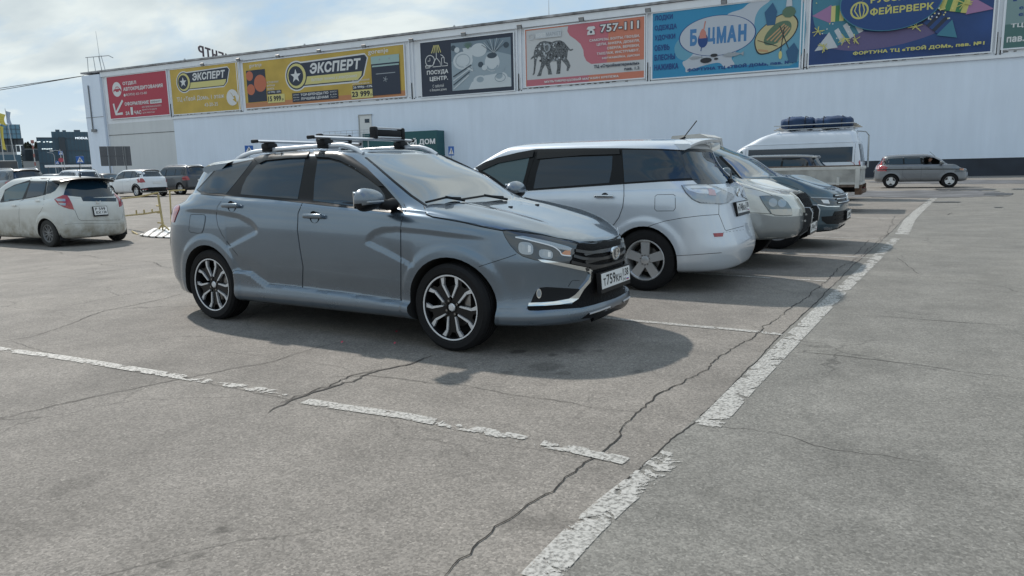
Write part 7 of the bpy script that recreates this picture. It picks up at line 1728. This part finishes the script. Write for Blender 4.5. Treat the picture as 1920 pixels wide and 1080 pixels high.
B.poly('saucer', circ(.65, .22, .09, A*1.6), pT2); B.poly('saucer_rim', circ(.65, .235, .05, A*1.5), pT1); B.poly('saucer', circ(.86, .24, .10, A*1.5), pT2); B.poly('glass_base', circ(.85, .27, .05, A*1.4), pT1); B.poly('glass', [(.80, .42), (.92, .42), (.87, .28), (.83, .28)], pT1)
B.line('plate_rim', circ(.47, .60, .115, A*1.3), .012, pT1, True); B.line('saucer_rim', circ(.86, .24, .07, A*1.5), .010, pT4, True); B.line('jug_shade', circ(.78, .52, .135, A*.95, 14)[8:], .03, pT1); B.line('napkin', [(.40, .58), (.58, .40), (.56, .48)], .03, pT2)
for k in range(5): B.poly('table_item', circ((.37, .41, .66, .70, .93)[k], (.84, .80, .50, .44, .80)[k], .05, A*1.1), (pT3, pT2)[k % 2])
for k in range(4): B.line('knife', [(.36, .10+.075*k), (.53+.01*k, .33+.06*k)], .022, pT3 if k % 2 else pT2)
for k in range(9): a = PI*(.2+.6*k/8); B.line('twig', [(.80, .68), (.80+.30*A*math.cos(a), .70+.24*math.sin(a))], .008, pT2 if k % 2 else pT3)
for k in range(7): a = PI*(.25+.5*k/6); B.line('grass_blade', [(.53, .80), (.53+.12*A*math.cos(a), .80+.12*math.sin(a))], .010, fm('print_grass', (.13, .22, .16)))
# 5 elephant
pPK = fm('print_rose', (.50, .15, .19)); pCO = fm('print_coral_red', (.58, .20, .13)); pPLW = fm('print_paper', (.54, .55, .56))
B = Board((985.7, 56.2), (1208.7, 30.5), (1207.5, 145), (986, 163), pPLW, 'white and coral hoarding with an elephant made of metal fasteners and a telephone number'); A = B.H/B.W
B.poly('coral_field', [(.38, 1), (1, 1), (1, .30), (.57, .30), (.53, .36), (.51, .45), (.505, .55), (.48, .66), (.44, .74), (.39, .82), (.37, .90)], pPK); B.poly('coral_field', [(.72, 1), (1, 1), (1, .30), (.70, .30)], pCO); B.rect('band', 0, 0, 1, .115, pPK); B.rect('band', .55, 0, 1, .115, pCO)
B.line('border', [(.0, .99), (.38, .99)], .02, pCO); B.line('border', [(.004, 0), (.004, 1)], .02, pCO)
EL = mat('print_elephant', (.11, .12, .13), .5, noise=.9, nscale=11)
el = [(.075, .60), (.10, .71), (.13, .76), (.17, .775), (.20, .76), (.235, .74), (.27, .755), (.31, .755), (.345, .71), (.37, .64), (.395, .58), (.415, .59), (.42, .57), (.40, .555), (.375, .575), (.37, .50), (.365, .43), (.385, .36), (.395, .30), (.375, .215), (.36, .22), (.365, .29), (.345, .35), (.315, .42), (.31, .30), (.305, .18), (.27, .18), (.28, .30), (.275, .40), (.235, .41), (.215, .38), (.225, .27), (.235, .18), (.20, .18), (.195, .28), (.175, .36), (.15, .28), (.135, .17), (.10, .17), (.125, .28), (.14, .40), (.135, .50), (.115, .52), (.10, .47), (.09, .35), (.08, .22), (.065, .19), (.06, .21), (.068, .24), (.075, .38), (.075, .50), (.045, .47), (.048, .50), (.073, .54)]
B.poly('elephant', el, EL); r7 = random.Random(5)
for k in range(46):
    u, v = r7.uniform(.09, .36), r7.uniform(.42, .73)
    if u > .33 and v > .62: continue
    B.poly('fastener', circ(u, v, .012+.008*r7.random(), A, 6), (pLG, pBK, pGR)[k % 3])
B.poly('elephant_ear', [(.165, .70), (.20, .73), (.225, .69), (.22, .60), (.19, .56), (.17, .62)], pGR); B.poly('elephant_ear', [(.175, .68), (.20, .70), (.21, .66), (.205, .60), (.185, .59)], EL)
B.line('emblem', circ(.055, .865, .05, A), .018, pLG, True); B.rect('emblem_plate', .095, .82, .32, .93, pLG); B.txt('КРЕП', .10, .845, .18, .91, pWH, .02); B.txt('МАРКЕТ', .19, .845, .315, .91, pGR, .01)
B.txt('757-111', .645, .80, .965, .95, pNAVY, .07); B.txt('757-111', .65, .81, .96, .94, pWH, .02)
B.poly('telephone', [(.54, .79), (.605, .79), (.60, .85), (.585, .87), (.61, .89), (.60, .93), (.55, .93), (.535, .89), (.56, .87), (.545, .85)], pWH); B.poly('telephone_dial', circ(.573, .835, .022, A), pNAVY)
for k, t in enumerate(('САМОРЕЗЫ, БОЛТЫ, ГВОЗДИ,', 'ЦЕПИ, АНКЕРА, ДЮБЕЛЯ,', 'СВЕРЛА, ВЕРЕВКИ,', 'ТАКЕЛАЖ, ИНСТРУМЕНТ,', 'НЕРЖАВЕЙКА, ДИСКИ')): B.txt(t, (.56, .62, .705, .62, .665)[k], .665-.078*k, .965, .715-.078*k, pWH, .02)
B.txt('ТЦ «Стройматериалы»', .595, .21, .965, .275, pNAVY, .03); B.txt('пав. 1.2', .845, .14, .965, .19, pNAVY, .02); B.txt('МУЛЬТИБРЕНДОВЫЙ МАГАЗИН КРЕПЕЖА', .17, .03, .80, .085, pWH, .03)
# 6 fishing
pBL = fm('print_sky_blue', (.03, .25, .45)); pBL2 = fm('print_pale_blue', (.13, .34, .46)); pDB = fm('print_deep_blue', (.015, .06, .22)); pSND = fm('print_sand', (.50, .44, .24)); pOL = fm('print_olive', (.10, .17, .11)); pVP = fm('print_violet_white', (.48, .52, .58))
B = Board((1224.4, 24.4), (1502.8, -5), (1498, 125.6), (1223, 149), pBL, 'blue hoarding with an oval logo, an inflatable boat and a column of fishing words'); A = B.H/B.W
B.poly('pale_water', catmull([(.72, 1.0), (1, 1.0), (1, .10), (.70, .10), (.56, .12), (.60, .3), (.70, .5), (.70, .8)], 4), pBL2); B.poly('pale_splash', catmull([(.30, .62), (.20, .58), (.16, .45), (.18, .30), (.24, .24), (.34, .26)], 4), pBL2)
B.poly('white_splash', catmull([(.50, .80), (.54, .88), (.62, .92), (.68, 1.0), (.80, 1.0), (.74, .90), (.71, .78), (.70, .6), (.67, .42), (.60, .33), (.56, .22), (.58, .12), (.52, .08), (.48, .16), (.42, .16), (.33, .12), (.25, .06), (.24, .12), (.22, .22), (.28, .30)], 4), pVP)
B.poly('logo_border', circ(.455, .57, .30, A*1.93, 48), pDB); B.poly('logo_oval', circ(.455, .57, .292, A*1.93, 48), pVP)
lx = .265
for ch, u0, u1 in (('Б', .27, .32), ('Ц', .395, .445), ('М', .455, .52), ('А', .525, .59), ('Н', .60, .655)):
    B.txt(ch, u0, .45, u1, .70, fm('print_logo_mid', (.06, .20, .42)), .05)
B.poly('float', circ(.36, .52, .11, A*.7), pDB); B.poly('float_top', [(.335, .55), (.385, .55), (.38, .64), (.365, .69), (.352, .69), (.338, .63)], fm('print_salmon', (.55, .22, .18))); B.line('float_pin', [(.366, .68), (.375, .80)], .018, fm('print_salmon', (.55, .22, .18))); B.line('float_pin', [(.352, .43), (.348, .36)], .014, pDB)
for k, t in enumerate(('ЛОДКИ', 'ОДЕЖДА', 'УДОЧКИ', 'ОБУВЬ', 'БЛЕСНЫ', 'НАЖИВКА')): B.txt(t, .015, .875-.15*k, (.145, .175, .165, .125, .165, .19)[k], .965-.15*k, pDB, .03)
B.txt('ФОРТУНА ТЦ «ТВОЙ ДОМ», пав. №1', .255, .06, .965, .125, pDB, .04)
bt = catmull([(.71, .38), (.72, .52), (.78, .66), (.87, .78), (.94, .78), (.985, .66), (.97, .50), (.91, .36), (.82, .25), (.74, .24)], 5); B.poly('boat_edge', bt, pBK)
B.poly('boat_tube', [(.845+(u-.845)*.95, .52+(v-.52)*.94) for u, v in bt], pSND); B.poly('boat_floor', catmull([(.77, .42), (.79, .54), (.85, .66), (.92, .68), (.945, .60), (.92, .48), (.85, .37), (.79, .36)], 4), pOL)
for k in range(4): B.line('boat_slat', [(.79+.025*k, .43-.015*k), (.90+.012*k, .64-.02*k)], .018, fm('print_slat', (.50, .30, .16)))
B.line('boat_line', [(.73, .44), (.80, .38), (.86, .33)], .010, pBK); B.line('boat_stripe', [(.735, .30), (.80, .27)], .03, fm('print_slat', (.50, .30, .16)))
for a, b_ in (((.90, .60), (.88, .24)), ((.87, .62), (.935, .26))): B.line('oar', [a, b_], .012, pBK); B.poly('oar_blade', circ(b_[0], b_[1]-.04, .06, A*.4), pPY)
for cx, cy_, s in ((.82, .80, .16), (.965, .22, .14)): B.poly('leaf_weed', [(cx-.05*s*4, cy_-s), (cx-.05, cy_+.2*s), (cx, cy_+s), (cx+.03, cy_+.2*s), (cx+.02, cy_-s)], fm('print_weed', (.03, .11, .22)))
B.poly('bush', circ(.925, .80, .08, A*1.2, 9), pOL); B.poly('lantern', [(.905, .88), (.945, .88), (.94, 1.0), (.91, 1.0)], pLG)
for cx, cy_, s in ((.31, .27, .045), (.565, .27, .07)): B.poly('fish', [(cx-s, cy_), (cx-s*.4, cy_+s*.45), (cx+s*.4, cy_+s*.35), (cx+s*.8, cy_+s*.1), (cx+s*1.1, cy_+s*.5), (cx+s*1.05, cy_-s*.5), (cx+s*.8, cy_-s*.05), (cx+s*.2, cy_-s*.45), (cx-s*.5, cy_-s*.4)], pGR)
for cx, cy_, s in ((.385, .215, .04), (.44, .28, .025), (.455, .225, .015)): B.poly('print_blot', circ(cx, cy_, s, A*2.2), pBK)
# 7 fireworks
pNB = mat('print_night_blue', (.018, .055, .18), .55, noise=.3, nscale=.25); pGLOW = fm('print_mauve', (.12, .10, .22)); pGY = fm('print_lemon', (.55, .52, .16)); pTEAL = fm('print_teal', (.05, .20, .28)); pGRN = fm('print_green', (.05, .22, .09)); pMAU = fm('print_pink', (.34, .18, .34))
B = Board((1521.9, -30), (1866.5, -65), (1859.9, 95), (1516.4, 123.6), pNB, 'night blue hoarding with firework rockets round an oval firework logo'); A = B.H/B.W
B.poly('glow', catmull([(.02, .90), (.14, 1.0), (.30, .98), (.30, .70), (.22, .45), (.08, .38), (.02, .55)], 5), pTEAL); B.poly('glow', catmull([(.08, .25), (.20, .38), (.45, .34), (.70, .40), (.72, .28), (.50, .16), (.25, .14)], 5), pGLOW)
def rocket(u, v, ang, L_, w_, c1, c2, tip):
    ca, sa = math.cos(ang), math.sin(ang)
    def T(a, b_): return (u+(a*ca-b_*sa)*A, v+(a*sa+b_*ca))
    n = 6
    for k in range(n): B.poly('rocket_band', [T(L_*k/n, -w_), T(L_*(k+1)/n, -w_*.96), T(L_*(k+1)/n, w_*.96), T(L_*k/n, w_)], (c1, c2)[k % 2])
    B.poly('rocket_tip', [T(L_, -w_*1.15), T(L_*1.75, 0), T(L_, w_*1.15)], tip)
rocket(.27, .62, PI-.0, .30, .10, pGRN, pPY, pMAU); rocket(.29, .46, PI+.5, .34, .10, pLG, pTEAL, pLG); rocket(.25, .82, 2.4, .26, .10, pMAU, pPY, pNAVY); rocket(.24, .95, 2.2, .2, .08, pGRN, pGY, pGRN)
rocket(.70, .86, .15, .42, .13, pLG, pTEAL, pLG); rocket(.70, .64, -.25, .36, .09, pGRN, pGY, pMAU); rocket(.66, .50, -.75, .26, .10, pNAVY, pNB, pTEAL); rocket(.72, .98, .3, .2, .08, pMAU, pLG, pMAU)
rs = random.Random(3)
for (u, v, s) in ((.05, .42, .07), (.09, .22, .07), (.21, .30, .08), (.27, .27, .06), (.60, .36, .07), (.85, .58, .09), (.28, .95, .05), (.80, .95, .06)):
    for k in range(10): a = rs.random()*2*PI; q = s*(.5+.7*rs.random()); B.line('spark', [(u, v), (u+q*A*math.cos(a), v+q*math.sin(a))], .009, pGY)
for k in range(26): B.poly('star_dot', circ(rs.uniform(.03, .28), rs.uniform(.15, .98), .008, A, 6), (pWH, pPY)[k % 2])
for k in range(18): B.poly('star_dot', circ(rs.uniform(.66, .80), rs.uniform(.42, .56), .010, A, 6), (pWH, pPY)[k % 2])
B.poly('logo_rim', circ(.455, .70, .36, A*1.60, 48), pTEAL); B.poly('logo_oval', circ(.455, .70, .352, A*1.60, 48), fm('print_logo_blue', (.015, .06, .20)))
B.line('logo_ring', circ(.285, .62, .095, A*1.0), .022, pGY, True)
for k in (-.5, 0, .5): B.line('logo_curve', [(.285+.03*k, .71), (.285+.05*k*1.1, .62), (.285+.02*k+.01, .53)], .014, pGY)
for a in (0, .8, 1.6, 2.4): B.line('logo_spark', [(.30-.03*math.cos(a)*.6, .78-.04*math.sin(a)), (.30+.03*math.cos(a)*.6, .78+.04*math.sin(a))], .010, pGY)
B.txt('РУССКИЙ', .345, .69, .615, .80, pGY, .03); B.txt('ФЕЙЕРВЕРК', .345, .54, .69, .65, pGY, .03); B.txt('ФОРТУНА ТЦ «ТВОЙ ДОМ», пав. №1', .26, .07, .965, .13, pGY, .04)
# 8 last, cut by the frame
pTG = fm('print_sea_green', (.07, .16, .15)); pPG = fm('print_mist_green', (.20, .30, .30))
B = Board((1887, -45), (2080, -68), (2076, 74), (1881.8, 93), pPG, 'misty green hoarding cut off by the right edge of the picture'); B.rect('lower_field', 0, 0, 1, .33, pTG); B.rect('upper_field', 0, .68, 1, 1, pVP)
B.txt('ДВЕРИ', .07, .64, .75, .85, pDB, .05); B.txt('el-dveri', .14, .52, .45, .58, pDB, .01); B.txt('el-dveri', .14, .43, .45, .49, pDB, .01); B.txt('ТЦ «ТВОЙ ДОМ»', .07, .27, .85, .35, pWH, .03); B.txt('пав. №2', .04, .08, .40, .18, pWH, .03)
# aerial mast on the roof
p = W0+WU*wpx(1029, 12, 4)[0]+WN*4; r = empty('roof_aerial', (p[0], p[1], ZT)); tag(r, 'thin aerial rod standing on the roof above the elephant hoarding', 'aerial'); MB().cyl((0, 0, 0), (0, 0, 2.6), .05, 6, r2=.02).build('rod', LG, r)
